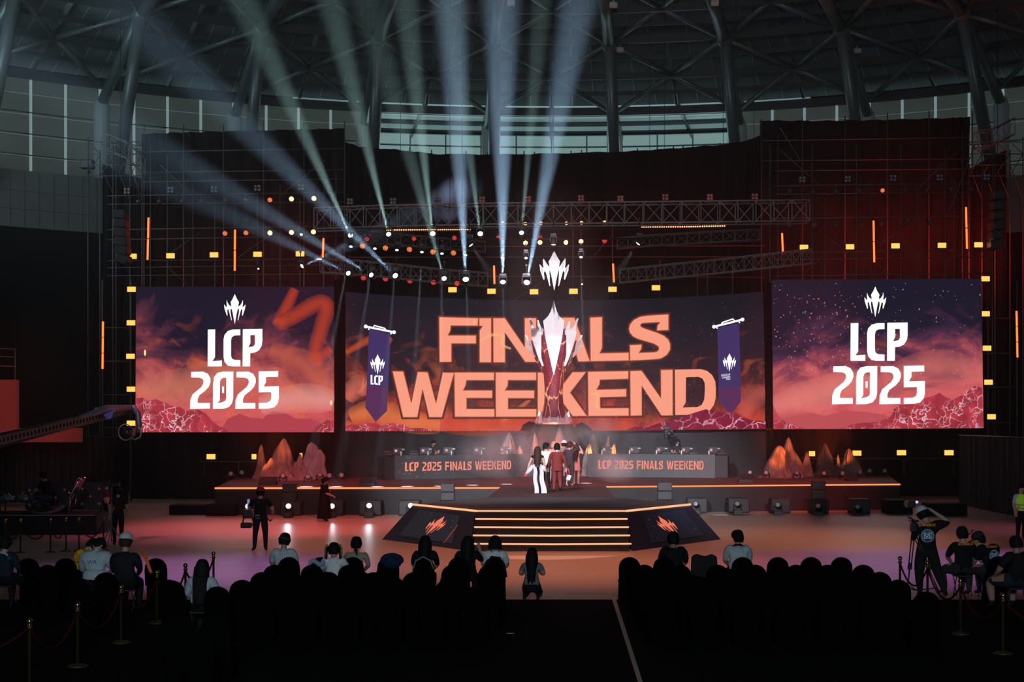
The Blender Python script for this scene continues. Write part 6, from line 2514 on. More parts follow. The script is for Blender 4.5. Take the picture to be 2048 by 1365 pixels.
W = G(1114, 985.5, ZS)
r, J, h = person(W, 0, 'stand', 'man in a maroon suit carrying a white bag, walking away on the platform', maroon_c, maroon_c, H=1.78, sleeve=1.92, hair='short', build=1.12, over=dict(elL=(-.28, -.02, 1.12), wrL=(-.30, .06, .88), elR=(.28, -.02, 1.12), wrR=(.31, .02, .88), knR=(.10, .02, .50), anR=(.12, -.14, .16), toeR=(.14, -.04, .06)))
skirt(r, [(1.32, .21, .15, 0, 0), (1.1, .19, .145, 0, 0), (.95, .205, .165, 0, 0), (.80, .215, .17, 0, 0)], maroon_c, 'jacket_skirt')
k = MB()
k.lathe((0, -.008, 1.50), [(.075, 0), (.066, .05), (.064, .055)], 14)
k.build('shirt_collar', bright_white, r)
bag = thing('gift_bag', W + Vector((.40, .05, .40)), 'small white and red bag held by the man in the maroon suit', 'bag')
k = MB()
k.rbox((.03, 0, .14), (.16, .08, .20), .03, 0, 0, Matrix.Rotation(.35, 3, 'Y'))
k.build('pouch', bright_white, bag)
k = MB()
k.path([(-.03, 0, .20), (-.06, 0, .38), (.0, 0, .49), (.05, 0, .36), (.06, 0, .24)], .028, 6)
k.build('red_strap', MATS['cloth_red_trim'], bag)
k = MB()
k.path([(-.02, 0, .08), (-.05, 0, -.06), (-.01, 0, -.16)], .012, 5)
k.build('tassel', bright_white, bag)

W = G(1092, 978.5, ZS)
r, J, h = person(W, 0, 'stand', 'man in a white T-shirt and black trousers with white side stripes, walking away on stage', white_c, black_c, H=1.76, sleeve=.75, hair='short', build=1.05, head_turn=-50, over=dict(anR=(.13, -.12, .14), toeR=(.14, 0, .05)))
for sg in (-1, 1):
    k = MB()
    k.path([(sg * .19, -.03, .88), (sg * .185, -.02, .52), (sg * .165, -.06, .14)], .014, 5)
    k.build('side_stripe', bright_white, r)
W = G(1139, 974, ZS)
r, J, h = person(W, -10, 'stand', 'person in dark clothes and tan shoes ahead of the man in the maroon suit', charcoal_c, charcoal_c, shoe=mat('tan_shoe', (.45, .26, .08), .5), H=1.78, sleeve=1.9, hair='short', hairm=hair_brown, build=1.1, over=dict(elR=(.32, .10, 1.42), wrR=(.20, .12, 1.62), elL=(-.25, .05, 1.12)))
W = G(1152, 971, ZS)
r, J, h = person(W, -12, 'stand', 'woman in a dusty pink dress with one hand raised to her hair, ahead on stage', pink_c, pink_c, shoe=mat('pale_shoe', (.6, .55, .55), .5), H=1.68, sleeve=.3, hair='longer', hairm=hair_brown, build=.86, leg_skin=True, over=dict(elR=(.31, .0, 1.30), wrR=(.20, .02, 1.52), wrL=(-.24, .04, .9)))
skirt(r, [(1.15, .13, .11, 0, 0), (.95, .165, .14, 0, 0), (.60, .19, .17, 0, 0)], pink_c, 'dress_skirt', fold=.03)
W = G(1108, 967, ZS)
r, J, h = person(W, 5, 'stand', 'person with fair hair and beige top, mostly hidden behind the maroon suit', beige_c, charcoal_c, H=1.74, sleeve=1.6, hair='bob', hairm=mat('hair_fair', (.42, .27, .17), .5), over=dict(elL=(-.30, .05, 1.2), wrL=(-.22, .2, 1.3)))
W = G(1128, 966, ZS)
r, J, h = person(W, 0, 'stand', 'person in a pale grey cap deep between the desks, arm raised', grey_c, charcoal_c, H=1.76, sleeve=.6, hair='short', over=dict(elR=(.36, .05, 1.45), wrR=(.25, .1, 1.60)))
cap(r, h, white_c, back=True)

# ---- crew behind the desks
for px, di, lab, tn, ov, skn in ((867, 0, 'crew member with headset bending over monitors behind the left desk', 15, dict(head=(0, .10, 1.56), neck=(0, .05, 1.45), elR=(.28, .10, 1.12), wrR=(.20, .30, 1.10), elL=(-.26, .10, 1.14), wrL=(-.16, .3, 1.12)), 'a'), (1354, 1, 'crew member with curly hair looking aside behind the right desk', 60, dict(elR=(.26, .05, 1.14), wrR=(.12, .25, 1.12), elL=(-.26, .08, 1.14), wrL=(-.14, .3, 1.14)), 'a')):
    c = on_desk(di, px, 1.35)
    c.z = ZS
    r, J, h = person(c, 180, 'stand', lab, charcoal_c, black_c, H=1.74, sleeve=.6, hair='short', over=ov, eyes=True, head_turn=tn)
    k = MB()
    for sg in (-1, 1):
        k.lathe(h(sg * .098, -.01, -.01), [(.035, -.015), (.035, .015), (.01, .02)], 10, 0, Matrix.Rotation(PI / 2, 3, 'Y'))
    k.path([h(.10 * math.cos(a), -.01, .02 + .13 * math.sin(a)) for a in [PI * i / 8 for i in range(9)]], .012, 5)
    k.build('headset', plastic, r)
# broadcast camera on a stand behind the right desk
c = on_desk(1, 1337, 1.9)
t = thing('studio_camera', (c.x, c.y, ZS), 'dark broadcast camera on a stand behind the right desk, beside the curly-haired crew member', 'camera')
zc = CH - (868 - CY) * c.y / F - ZS
k = MB()
k.rbox((0, 0, zc), (.42, .6, .40), .04)
k.rbox((-.1, -.1, zc + .28), (.30, .3, .18), .03)
k.build('body', plastic, t)
k = MB()
k.lathe((0, -.28, zc), [(.13, 0), (.15, .25), (.14, .27)], 12, 0, Matrix.Rotation(PI / 2, 3, 'X'))
k.build('lens_hood', plastic, t)
k = MB()
k.tube((0, 0, zc - .2), (0, 0, .5), .05, 8)
for a in (.3, 2.4, 4.5):
    k.tube((0, 0, .55), (.5 * math.cos(a), .5 * math.sin(a), .02), .025, 6)
k.build('tripod', plastic, t)

# ---- people on the court floor before the stage
W = G(649, 1043.5)
r, J, h = person(W, -80, 'stand', 'woman in a long black dress and loose black blouse standing in profile before the stage', black_c, black_c, H=1.60, sleeve=.95, hair='bun', eyes=True, build=.95, over=dict(wrR=(.10, .30, 1.02), elR=(.20, .05, 1.12), wrL=(-.06, .30, 1.0), elL=(-.2, .06, 1.1)))
skirt(r, [(1.36, .16, .13, 0, 0), (1.1, .20, .17, 0, 0), (.85, .22, .20, 0, 0), (.45, .24, .24, 0, 0), (.10, .25, .26, 0, -.02)], black_c, 'long_dress', fold=.05)
k = MB()
k.path([(.05, .14, 1.36), (.04, .19, 1.2), (.03, .20, 1.02)], .006, 4)
k.rbox((.03, .21, .98), (.07, .01, .09), .004)
k.build('lanyard', mat('pale_lanyard', (.5, .5, .5), .5), r)

W = G(521, 1103)
r, J, h = person(W, 8, 'stand', 'camera operator in dark red cap and black clothes standing on the court floor', black_c, cloth_mat('dark_trousers', (.02, .02, .024)), H=1.79, sleeve=.75, hair='short', build=1.1, over=dict(elL=(-.32, .06, 1.18), wrL=(-.27, .28, 1.10), elR=(.32, .0, 1.16), wrR=(.32, .26, 1.06), anL=(-.16, -.02, .085), toeL=(-.24, .10, .035), knL=(-.14, .02, .5), knR=(.13, .02, .5), anR=(.14, -.02, .085), toeR=(.16, .14, .035)))
cap(r, h, mat('cloth_dark_red', (.16, .012, .03), .8))
k = MB()
k.rbox((-.08, -.135, 1.02), (.13, .03, .05), .01)
k.rbox((-.06, -.135, .94), (.14, .03, .03), .01)
k.build('belt_pack', grey_c, r)
k = MB()
k.path([(.20, 0, .92), (.27, .05, .84), (.32, .1, .90)], .02, 5)
k.build('belt_handle', plastic, r)
c = W + Vector((-.45, .45, 0))
t = thing('gimbal_camera', W + Vector((-.42, .35, 1.05)), 'bulky black camera rig held out by the operator in the dark red cap', 'camera')
k = MB()
k.rbox((0, 0, 0), (.26, .42, .22), .03)
k.lathe((0, .2, 0), [(.08, 0), (.09, .18), (.08, .2)], 12, 0, Matrix.Rotation(-PI / 2, 3, 'X'))
k.build('camera_body', plastic, t)
k = MB()
k.path([(-.12, 0, -.12), (-.16, 0, -.3), (0, 0, -.40), (.16, 0, -.3), (.14, -.2, .0)], .025, 6)
k.rbox((-.05, .0, -.34), (.3, .25, .16), .03)
k.build('gimbal', plastic, t)
k = MB()
k.rbox((.02, -.06, .30), (.05, .16, .22), .015)
k.tube((0, 0, .1), (.02, -.06, .22), .012, 5)
k.build('lit_monitor', glow('camera_monitor_glow', (.25, .45, .75), .5, False), t)
k = MB()
k.path([(.30, -.1, .1), (.42, -.1, .32), (.50, -.1, .38), (.55, -.1, .30)], .02, 6)
k.build('side_handle', mat('grey_grip', (.2, .2, .2), .4), t)


def back_print(root, z, y, rows, M=None):
    """printed shapes on the back of a shirt: rows of (x, z, w, h, material)"""
    for i, (x, zz, w, h_, m, nm) in enumerate(rows):
        k = MB()

        def fn(u, v):
            a = (u - .5) * w
            return Vector((x + a, y + .35 * a * a * 2.2, zz + (v - .5) * h_))
        k.grid(fn, 8, 2)
        k.build(nm, m, root)


orange_print, blue_print = mat('orange_shirt_print', (.65, .22, .02), .6, emit=(.8, .25, .02), es=.15), mat('ice_blue_shirt_print', (.35, .58, .75), .6, emit=(.3, .55, .75), es=.12)


def shield_print(root, x, y, z, s):
    """round badge with a maze-like shield, as on the crew's shirts"""
    k = MB()

    def pt(u, v):
        return Vector((x + u * s, y + .5 * (u * s) ** 2, z + v * s))
    N_ = 36
    for r0, r1 in ((1.0, .93), (.80, .76)):
        vs = []
        for i in range(N_):
            a = 2 * PI * i / N_
            for r_ in (r0, r1):
                vs.append(pt(r_ * math.sin(a), r_ * math.cos(a) * (1 if r0 > .9 else .92)))
        k.add(vs, [(2 * i, 2 * i + 1, (2 * i + 3) % (2 * N_), (2 * i + 2) % (2 * N_)) for i in range(N_)])

    def bar(u0, v0, u1, v1):
        k.add([pt(u0, v0), pt(u1, v0), pt(u1, v1), pt(u0, v1)], [(0, 1, 2, 3)])
    for u in (-.56, -.30, .0, .26, .50):
        bar(u, -.42, u + .10, .45)
    for (u0, v0, u1) in ((-.56, .38, -.1), (.1, .38, .6), (-.56, .05, -.2), (.0, .08, .36), (-.3, -.2, .1), (.26, -.22, .6), (-.56, -.45, .0), (.1, -.45, .5)):
        bar(u0, v0, u1, v0 + .10)
    k.build('badge_print', blue_print, root, kind='stuff')


def word_print(root, x, y, z, w, h_, m, s='SCOREBOX'):
    k = MB()
    text_mesh(s, h_ * 1.4, k, (x, y, z), Vector((1, 0, 0)), Vector((0, 0, 1)), squash=.9)
    k.v = [(a, b + .6 * (a - x) ** 2, c) for a, b, c in k.v]
    k.build('word_print', m, root, kind='stuff')


# ---- right: crew on and behind the rope line
CRW = G(1846, 1194)
r, J, h = person(CRW, -6, 'stand', 'cameraman in black with white backwards cap, legs apart, shooting beside the right rope line', black_c, cloth_mat('cargo_black', (.02, .019, .017)), H=1.86, sleeve=.95, hair='short', skin='a', build=1.35,
                 over=dict(pelvis=(.06, 0, .92), waist=(.06, -.04, 1.08), chest=(.08, -.08, 1.29), neck=(.06, -.05, 1.46), head=(.0, .0, 1.60), shR=(.27, -.06, 1.40), shL=(-.11, -.06, 1.36), elR=(.50, -.02, 1.44), wrR=(.20, .12, 1.66), elL=(-.20, -.02, 1.10), wrL=(-.15, .22, 1.25), hipR=(.16, 0, .88), hipL=(-.03, 0, .88), knR=(.28, .03, .48), knL=(-.07, .03, .48), anR=(.42, -.02, .085), anL=(-.06, -.02, .085), toeR=(.46, .14, .035), toeL=(-.08, .14, .035)))
cap(r, h, mat('cloth_cap_white', (.55, .58, .62), .8), back=True)
s_ = J['_s']
word_print(r, .05, -.245, 1.385 * s_, .3, .055, orange_print, 'SCOREBOX')
shield_print(r, .06, -.245, 1.20 * s_, .135)
vc = thing('video_camera', P(1832, 1006, CRW.y - .0) + Vector((0, .28, -.05)), 'small video camera with a lit viewfinder held at the face of the right cameraman', 'camera')
k = MB()
k.rbox((-.05, .05, 0), (.16, .34, .14), .03)
k.lathe((-.05, .2, 0), [(.06, 0), (.07, .12), (.065, .13)], 10, 0, Matrix.Rotation(-PI / 2, 3, 'X'))
k.build('camera_body', plastic, vc)
k = MB()
k.rbox((.05, -.10, .05), (.08, .10, .08), .02)
k.build('viewfinder', plastic, vc)
k = MB()
k.lathe((.05, -.152, .055), [(.032, 0), (.03, .004), (.002, .005)], 12, 0, Matrix.Rotation(PI / 2, 3, 'X'))
k.build('eyepiece_glow', glow('viewfinder_glow', (.55, .75, 1.0), .8, False), vc)
# tripod standing left of him
tp = G(1838, 1192)
tp = Vector((P(1827, 0, 31.4).x, 31.4, 0))
t = thing('camera_tripod', tp, 'tall black video tripod with fluid head standing left of the right cameraman', 'tripod')
zt = P(1827, 1065, 31.4).z
for i, (fx, fy_) in enumerate(((-.17, -.12), (.55, -.10), (-.02, .5))):
    k = MB()
    foot = Vector((fx, fy_, .02))
    top_ = Vector((0, 0, zt))
    for o in (-.028, .028):
        k.tube(top_ + Vector((o, 0, 0)), foot.lerp(top_, .42) + Vector((o, 0, 0)), .014, 6)
    k.tube(foot.lerp(top_, .50), foot, .017, 6)
    k.box(foot.lerp(top_, .45), (.09, .04, .06))
    k.rbox(foot, (.07, .07, .04), .01)
    k.build('leg', plastic, t)
k = MB()
mid = [Vector((-.17, -.12, .02)).lerp(Vector((0, 0, zt)), .14), Vector((.55, -.10, .02)).lerp(Vector((0, 0, zt)), .14), Vector((-.02, .5, .02)).lerp(Vector((0, 0, zt)), .14)]
for i in range(3):
    k.tube(mid[i], Vector((.08, .06, .14)), .012, 5)
k.build('spreader', plastic, t)
k = MB()
k.rbox((0, 0, zt + .10), (.14, .16, .20), .03)
k.rbox((.0, .0, zt + .24), (.16, .30, .06), .02)
k.path([(-.02, -.1, zt + .22), (-.10, -.3, zt + .30), (-.20, -.38, zt + .34)], .016, 6)
k.lathe((.10, 0, zt + .1), [(.05, 0), (.05, .05)], 10, 0, Matrix.Rotation(PI / 2, 3, 'Y'))
k.build('fluid_head', plastic, t)


def crouch_over(**kw):
    d = dict(pelvis=(0, 0, .50), waist=(0, .04, .66), chest=(0, .10, .86), neck=(0, .16, 1.02), head=(0, .22, 1.15), sh=(.19, .10, .95), el=(.25, .22, .70), wr=(.12, .42, .62), hip=(.10, .04, .48), kn=(.22, .42, .52), an=(.20, .18, .085), toe=(.22, .34, .035))
    d.update(kw)
    return d


W = G(1926, 1192)
r, J, h = person(W, 4, 'sit', 'crew member in black T-shirt with orange back print, seated next to the standing cameraman', black_c, charcoal_c, H=1.82, sleeve=.9, hair='short', build=1.2, over=dict(head=(0, .04, 1.22), elL=(-.29, .10, .78), anL=(-.26, .30, .085), knL=(-.32, .36, .50), toeL=(-.34, .42, .04)))
word_print(r, .0, -.175, 1.02 * J['_s'], .3, .05, orange_print, 'SCOREBOX')
k = MB()
k.path([h(.10, .0, .0), h(.16, .02, .02), h(.19, .0, .06)], .012, 5)
k.ball(h(.19, 0, .07), .02)
k.build('headset_mic', plastic, r)
W = G(1977, 1195)
r, J, h = person(W, 25, 'sit', 'crew member in black cap leaning left, with ice-blue badge on the back', black_c, charcoal_c, H=1.80, sleeve=.9, hair='short', build=1.2, head_turn=38, over=dict(chest=(-.02, .06, .88), neck=(-.06, .14, 1.02), head=(-.08, .19, 1.14)))
cap(r, h, mat('cloth_cap_black', (.015, .015, .016), .8))
shield_print(r, .02, -.155, .84 * J['_s'], .12)
word_print(r, -.01, -.125, 1.0 * J['_s'], .3, .045, orange_print, 'SCOREBOX')
W = Vector((P(2034, 0, 29.2).x, 29.2, 0))
r, J, h = person(W, 10, 'sit', 'broad man with cropped hair and bare forearm at the right frame edge', black_c, navy_c, H=1.84, sleeve=.8, hair='crop', skin='b', build=1.25, short=True, over=dict(elL=(-.34, .02, .74), wrL=(-.30, .28, .60), knL=(-.34, .40, .52), anL=(-.30, .36, .1), toeL=(-.32, .5, .04)))
W = G(2042, 1081)
r, J, h = person(W, 190, 'stand', 'security guard in yellow-green safety vest walking at the right edge', cyan_c, black_c, H=1.72, sleeve=.9, hair='short', build=1.1)
skirt(r, [(1.42, .17, .115, 0, 0), (1.25, .20, .165, 0, 0), (1.05, .175, .16, 0, 0), (.92, .18, .165, 0, 0)], hivis, 'safety_vest')
for z in (1.10, .99):
    skirt(r, [(z + .02, .19, .172, 0, 0), (z - .02, .188, .172, 0, 0)], mat('silver_band', (.35, .36, .36), .3), 'reflective_band')
# ------------------------------------------------------------------ seating, audience, ropes, left side
chair_m = mat('black_chair_cover', (.0022, .0022, .0024), .95, spec=.03)
chair_leg = mat('black_chair_leg', (.01, .01, .01), .6)


def make_chair(label, group):
    t = thing('banquet_chair', (0, 0, 0), label, 'chair', group)
    k = MB()
    # arched back with depth
    out = [(-.215, .40), (.215, .40), (.22, .70)] + [(.215 * math.cos(a), .745 + .205 * math.sin(a)) for a in [PI * i / 14 for i in range(0, 15)]] + [(-.22, .70)]
    k.prism(out, (0, -.235, 0), (1, 0, 0), (0, 0, 1), .06)
    k.v = [(x, y - .12 * max(0, z - .45), z) for x, y, z in k.v]
    k.build('backrest', chair_m, t)
    k = MB()
    k.rbox((0, .0, .43), (.43, .45, .09), .03)
    k.build('seat', chair_m, t)
    k = MB()

    def sk(u, v):
        a = 2 * PI * u
        q = 1 / max(abs(math.cos(a)), abs(math.sin(a))) ** .8
        w = .212 + .012 * v * math.sin(14 * a)
        return Vector((w * q * math.cos(a), w * q * math.sin(a), .42 * (1 - v)))
    k.grid(sk, 40, 4)
    k.build('cover_skirt', chair_m, t)
    return t


CZ = .012
first = make_chair('x', 'x')
KID = [c for c in bpy.data.objects if c.parent == first]
used = [False]


def chair(px, d, label, group, rz=0.0, z=CZ):
    loc = Vector((P(px, 0, d).x, d, z))
    if not used[0]:
        used[0] = True
        t = first
    else:
        t = first.copy()
        COL.objects.link(t)
        for c in KID:
            q = c.copy()
            COL.objects.link(q)
            q.parent = t
    t.location = loc
    t.rotation_euler = (0, 0, rz)
    t['label'], t['group'] = label, group
    return t


rowd = [30.35, 28.75, 27.35, 26.1, 24.95]
rr = random.Random(5)
right_rows = [(1258, 1326, 1404, 1482, 1552, 1618, 1678), (1287, 1358, 1432, 1507, 1588, 1650, 1721), (1292, 1369, 1446, 1523, 1600, 1677, 1754), (1304, 1385, 1466, 1547, 1628, 1709, 1790), (1320, 1405, 1490, 1575, 1660, 1745)]
left_rows = [(582, 645, 709, 779, 849, 919, 990), (554, 628, 702, 777, 850, 907, 980), (528, 590, 660, 751, 830, 905, 985), (490, 571, 652, 733, 814, 895, 976), (440, 525, 610, 695, 780, 865, 950)]
for side, rows in (('right', right_rows), ('left', left_rows)):
    for i, xs_ in enumerate(rows):
        for x in xs_:
            chair(x, rowd[i] + rr.uniform(-.06, .06) * (i > 1), 'black covered chair with arched back, %s row from the stage, %s of the aisle' % (ORD[i], side), 'chairs in the %s row, %s of the aisle' % (ORD[i], side), rr.uniform(-.05, .05) * (i > 1))
for x, y, lab in ((1845, 1182, 'lone black covered chair just right of the right seat block, below the cameraman'), (1990, 1112, 'black covered chair behind the crew member in the black cap'), (65, 1116, 'black covered chair, first from the left at the far-left group'), (104, 1129, 'black covered chair, second from the left at the far-left group'), (139, 1116, 'black covered chair directly left of the grey-blue shirt'), (318, 1116, 'black covered chair beside the orange cheering stick'), (351, 1160, 'black covered chair just left of the brass posts by the left block'), (168, 1162, 'black covered chair in front of the grey-blue shirt'), (220, 1144, 'black covered chair right of the grey-blue shirt'), (403, 1252, 'black covered chair in front of the person in the open white jacket'), (364, 1226, 'black covered chair left of the person in the open white jacket'), (440, 1226, 'black covered chair right of the person in the open white jacket')):
    chair(x, F * (CH - .95) / (y - CY), lab, 'single black chairs beside the seat blocks')

# things left on chairs
k = MB()
rrr = random.Random(3)
blue_f = mat('blue_frilled_cloth', (.012, .022, .06), .8, spec=.1)
for i in range(14):
    a = PI * i / 13
    k.ball((.17 * math.cos(a), .02 * math.sin(5 * a), .10 + .09 * math.sin(a)), (.055, .06, .06), 8, 5)
k.ball((0, 0, .06), (.19, .07, .12), 12, 6)
c = Vector((P(784, 0, 28.5).x, 28.75 - .27, CZ + .93))
k.build('frilled_bag', blue_f, loc=c, label='dark blue frilled bag lying over a chair back in the left block', cat='bag')
k = MB()
for i in range(9):
    k.ball((-.13 + .033 * i, .01 * math.sin(i * 2), .07 + .035 * math.sin(i * .8)), (.03, .05, .055), 8, 5)
k.build('striped_bag', mat('pale_blue_white_cloth', (.28, .34, .46), .8), loc=Vector((P(634, 0, 28.5).x, 28.75 - .27, CZ + .92)), label='pale blue and white crumpled bag beside the woman with yellow hair ribbons', cat='bag')
k = MB()


def jk(u, v):
    a = (u - .5) * .50
    return Vector((a * (1 + .1 * v), -.31 - .06 * v + .02 * math.sin(u * 17), 1.0 - .05 * (abs(u - .5) * 2) ** 2 - .42 * v + .03 * math.sin(u * 9)))


k.grid(jk, 14, 8)
k.grid(lambda u, v: jk(u, v) + Vector((0, .12 * (1 - v * .3), .0)), 14, 8)
k.build('draped_jacket', mat('dark_jacket_cloth', (.008, .008, .009), .9), loc=(P(1405, 0, 30.35).x, 30.30, CZ), label='dark jacket draped over a chair in the front row, right of the aisle', cat='jacket')

# audience in the front rows, seen from behind
def seated(px, d, label, top, pants=None, dz=0.0, **kw):
    return person(Vector((P(px, 0, d).x, d + .02, CZ)), kw.pop('facing', 0), 'sit', label, top, pants or black_c, **kw)


pin = cloth_mat('white_pinstripe', (.56, .60, .64))
r, J, h = seated(567, 30.45, 'man with headband in a white pinstripe shirt seated in the left block', pin, H=1.76, sleeve=.8, build=1.15, over=dict(head=(.01, .05, 1.21)))
k = MB()
k.path([h(.108 * math.sin(a), -.005 + .112 * math.cos(a), .03 + .012 * math.sin(a * 2)) for a in [2 * PI * i / 20 for i in range(21)]], .008, 5)
k.build('headband', mat('olive_band', (.10, .09, .04), .6), r)
k = MB()
for i in range(9):
    x = -.16 + .04 * i
    k.path([(x, -.155 + .6 * x * x, .62), (x, -.163 + .6 * x * x, .85), (x, -.14 + .5 * x * x, 1.02)], .003, 4)
k.build('pinstripe_print', mat('dark_stripe', (.1, .12, .16), .8), r, kind='stuff')
r, J, h = seated(667, 29.4, 'woman with yellow ribbons in two bunches of hair, white blouse, left block', white_c, H=1.64, sleeve=1.7, hair='twin', build=1.1, over=dict(elR=(.30, .10, .74), wrR=(.30, .3, .70)))
for sg in (-1, 1):
    k = MB()
    k.path([h(sg * .115, -.05, .09), h(sg * .15, -.07, .02), h(sg * .15, -.08, -.12)], .018, 6, radii=[.028, .02, .012])
    k.build('ribbon', mat('yellow_ribbon', (.35, .28, .05), .6), r)
seated(712, 30.45, 'woman with a ponytail and bare shoulders seated behind a high chair back', mat('cloth_sleeveless_beige', (.35, .28, .24), .8), H=1.68, sleeve=.05, hair='pony', build=.95)
r, J, h = seated(850, 30.5, 'woman with long dark hair in a black T-shirt, pale strap over her chair', black_c, H=1.70, sleeve=.95, hair='long', build=1.1)
k = MB()
k.path([(-.20, -.285, .72), (-.15, -.305, .88), (0, -.31, .962), (.15, -.305, .88), (.20, -.285, .72)], .016, 6)
k.build('bag_strap', mat('pale_strap', (.25, .28, .30), .7), loc=Vector((P(849, 0, 30.35).x, 30.35, CZ)), label='pale strap looped over the chair back of the black T-shirted woman', cat='strap')
r, J, h = seated(935, 30.4, 'woman with long dark hair holding up a camera at her right, left block', black_c, H=1.70, sleeve=.95, hair='longer', build=1.1, over=dict(elR=(.30, .10, .84), wrR=(.24, .22, 1.08)))
c = P(953, 1108, 30.62)
t = thing('hand_camera', c, 'pale compact camera held up by the long-haired woman in the left block', 'camera')
k = MB()
k.rbox((0, 0, 0), (.11, .06, .08), .015)
k.build('body', mat('pale_camera_body', (.30, .31, .31), .4), t)
k = MB()
k.lathe((0, .03, 0), [(.03, 0), (.032, .05), (.028, .055)], 10, 0, Matrix.Rotation(-PI / 2, 3, 'X'))
k.build('lens', plastic, t)
r, J, h = seated(990, 30.5, 'woman with bobbed black hair in a white T-shirt, last in the left front row', white_c, H=1.70, sleeve=.85, hair='bob', build=1.1)
k = MB()
k.path([(-.20, -.27, .50), (-.19, -.295, .78), (-.05, -.325, .955), (.10, -.325, .94), (.20, -.29, .74), (.23, -.26, .55)], .03, 6)
k.build('bag_strap', black_c, loc=Vector((P(990, 0, 30.3).x, 30.35, CZ)), label='broad black bag strap over the chair of the woman in the white T-shirt', cat='strap')
kn = person(Vector((P(1064, 0, 31.3).x, 31.15, 0)), -4, 'sit', 'girl with long black hair in a grey printed T-shirt kneeling in the aisle', grey_c, black_c, H=1.60, sleeve=.55, hair='longer', build=1.02,
            over=dict(pelvis=(0, -.08, .30), waist=(0, -.03, .47), chest=(0, .0, .66), neck=(0, .01, .83), head=(0, .03, .97), sh=(.175, 0, .76), el=(.27, .04, .53), wr=(.12, .22, .60), hip=(.11, -.06, .24), kn=(.15, .28, .09), an=(.15, -.14, .07), toe=(.15, -.27, .04)))
k = MB()
for i, (x0, z0, x1, z1) in enumerate(((-.10, .50, -.06, .58), (-.06, .58, -.03, .50), (-.02, .58, .02, .50), (.02, .50, .05, .59), (.06, .58, .09, .52), (-.10, .45, .10, .46), (-.05, .42, .04, .44))):
    k.path([(x0, -.152, z0), ((x0 + x1) / 2 + .01, -.156, (z0 + z1) / 2), (x1, -.152, z1)], .009, 4)
k.build('shirt_print', mat('dark_shirt_print', (.02, .02, .025), .8), kn[0], kind='stuff')
seated(1347, 30.55, 'man in black with short hair seated in the right front row', black_c, H=1.80, sleeve=.9, hair='short', build=1.25, skin='b')
r, J, h = seated(1476, 31.0, 'man in a pale jersey with dark shoulder piping, head turned left, right block', cloth_mat('pale_jersey', (.50, .55, .58)), H=1.80, sleeve=.95, hair='short', build=1.22, head_turn=35)
k = MB()
for sg in (-1, 1):
    k.path([(sg * .06, -.06, 1.13), (sg * .14, -.08, 1.08), (sg * .25, -.04, 1.0), (sg * .29, .02, .90)], .013, 5)
k.lathe((0, .0, 1.115), [(.075, -.02), (.07, .03)], 14)
k.build('piping', black_c, r, kind='stuff')

# ---- far left group
r, J, h = seated(250, 28.9, 'person in a white cap and dark jacket turned to the stage, left group', cloth_mat('dark_jacket', (.018, .018, .022)), H=1.84, sleeve=1.9, hair='short', hairm=hair_brown, build=1.2, over=dict(neck=(0, 0, 1.12), head=(0, .03, 1.26)))
cap(r, h, mat('cloth_cap_cream', (.52, .60, .55), .8), back=True)
r, J, h = seated(160, 31.2, 'person in a yellow jersey bending down in the left group', yellow_c, H=1.72, sleeve=.9, hair='short', build=1.15, facing=-30, over=dict(chest=(0, .14, .84), neck=(0, .24, .97), head=(0, .32, 1.06), sh=(.18, .14, .92)))
r, J, h = seated(190, 29.0, 'broad-backed person in a grey-blue shirt bowing forward, left group', cyan_c, H=1.86, sleeve=1.0, hair='short', build=1.45, over=dict(chest=(0, .06, .90), neck=(0, .16, 1.05), head=(0, .25, 1.14), sh=(.21, .05, .98), el=(.29, .14, .72)))
k = MB()
text_mesh('WA', .11, k, (-.02, -.155, .93), Vector((1, 0, 0)), Vector((0, 0, 1)))
k.build('letter_print', mat('blue_letter_print', (.03, .08, .35), .7), r, kind='stuff')
r, J, h = seated(8, 29.6, 'person at the left frame edge in dark clothes with a pale collar', navy_c, H=1.78, sleeve=1.9, hair='short', build=1.2, facing=-15)
k = MB()
k.path([(-.10, -.10, 1.08), (0, -.13, 1.10), (.12, -.10, 1.06), (.20, -.10, .98)], .022, 6)
k.build('pale_collar', mat('cloth_pale_blue', (.35, .5, .62), .8), r)
r, J, h = seated(403, 25.6, 'person with long dark hair in an open white jacket, seated low by the left block', cloth_mat('pale_jacket', (.46, .53, .57)), H=1.66, sleeve=1.9, hair='longer', build=1.15, over=dict(elL=(-.27, .05, .74), elR=(.27, .05, .74)))
k = MB()
k.rbox((0, -.16, .80), (.24, .12, .5), .05)
k.build('dark_backpack', black_c, r)
foam = mat('orange_foam_stick', (.75, .16, .03), .6, emit=(.8, .16, .03), es=.04)
for lab, a, b, m in (('red-orange', (198, 1098), (216, 1124), mat('red_foam_stick', (.70, .06, .03), .6)), ('orange', (286, 1102), (302, 1146), foam)):
    d = 29.6
    pa, pb = P(a[0], a[1], d), P(b[0], b[1], d - .3)
    k = MB()
    k.tube((0, 0, 0), pa - pb, .030, 10, r2=.036)
    k.ball(pa - pb, .036)
    k.build('cheering_stick', m, loc=pb, label='%s inflated cheering stick held up in the left group' % lab, cat='stick', group='cheering sticks')

# plain stools under those who do not sit on covered chairs
def stool(px, d, label, z=CZ, rz=0.0):
    t = thing('folding_stool', Vector((P(px, 0, d).x, d + .03, z)), label, 'stool', 'black folding stools', rz)
    k = MB()
    k.rbox((0, 0, .42), (.36, .30, .035), .012)
    k.build('seat', chair_leg, t)
    for sx_ in (-1, 1):
        for q in (-1, 1):
            k = MB()
            k.tube((sx_ * .16, -q * .13, .405), (sx_ * .16, q * .14, 0), .011, 6)
            k.build('leg', chair_leg, t)


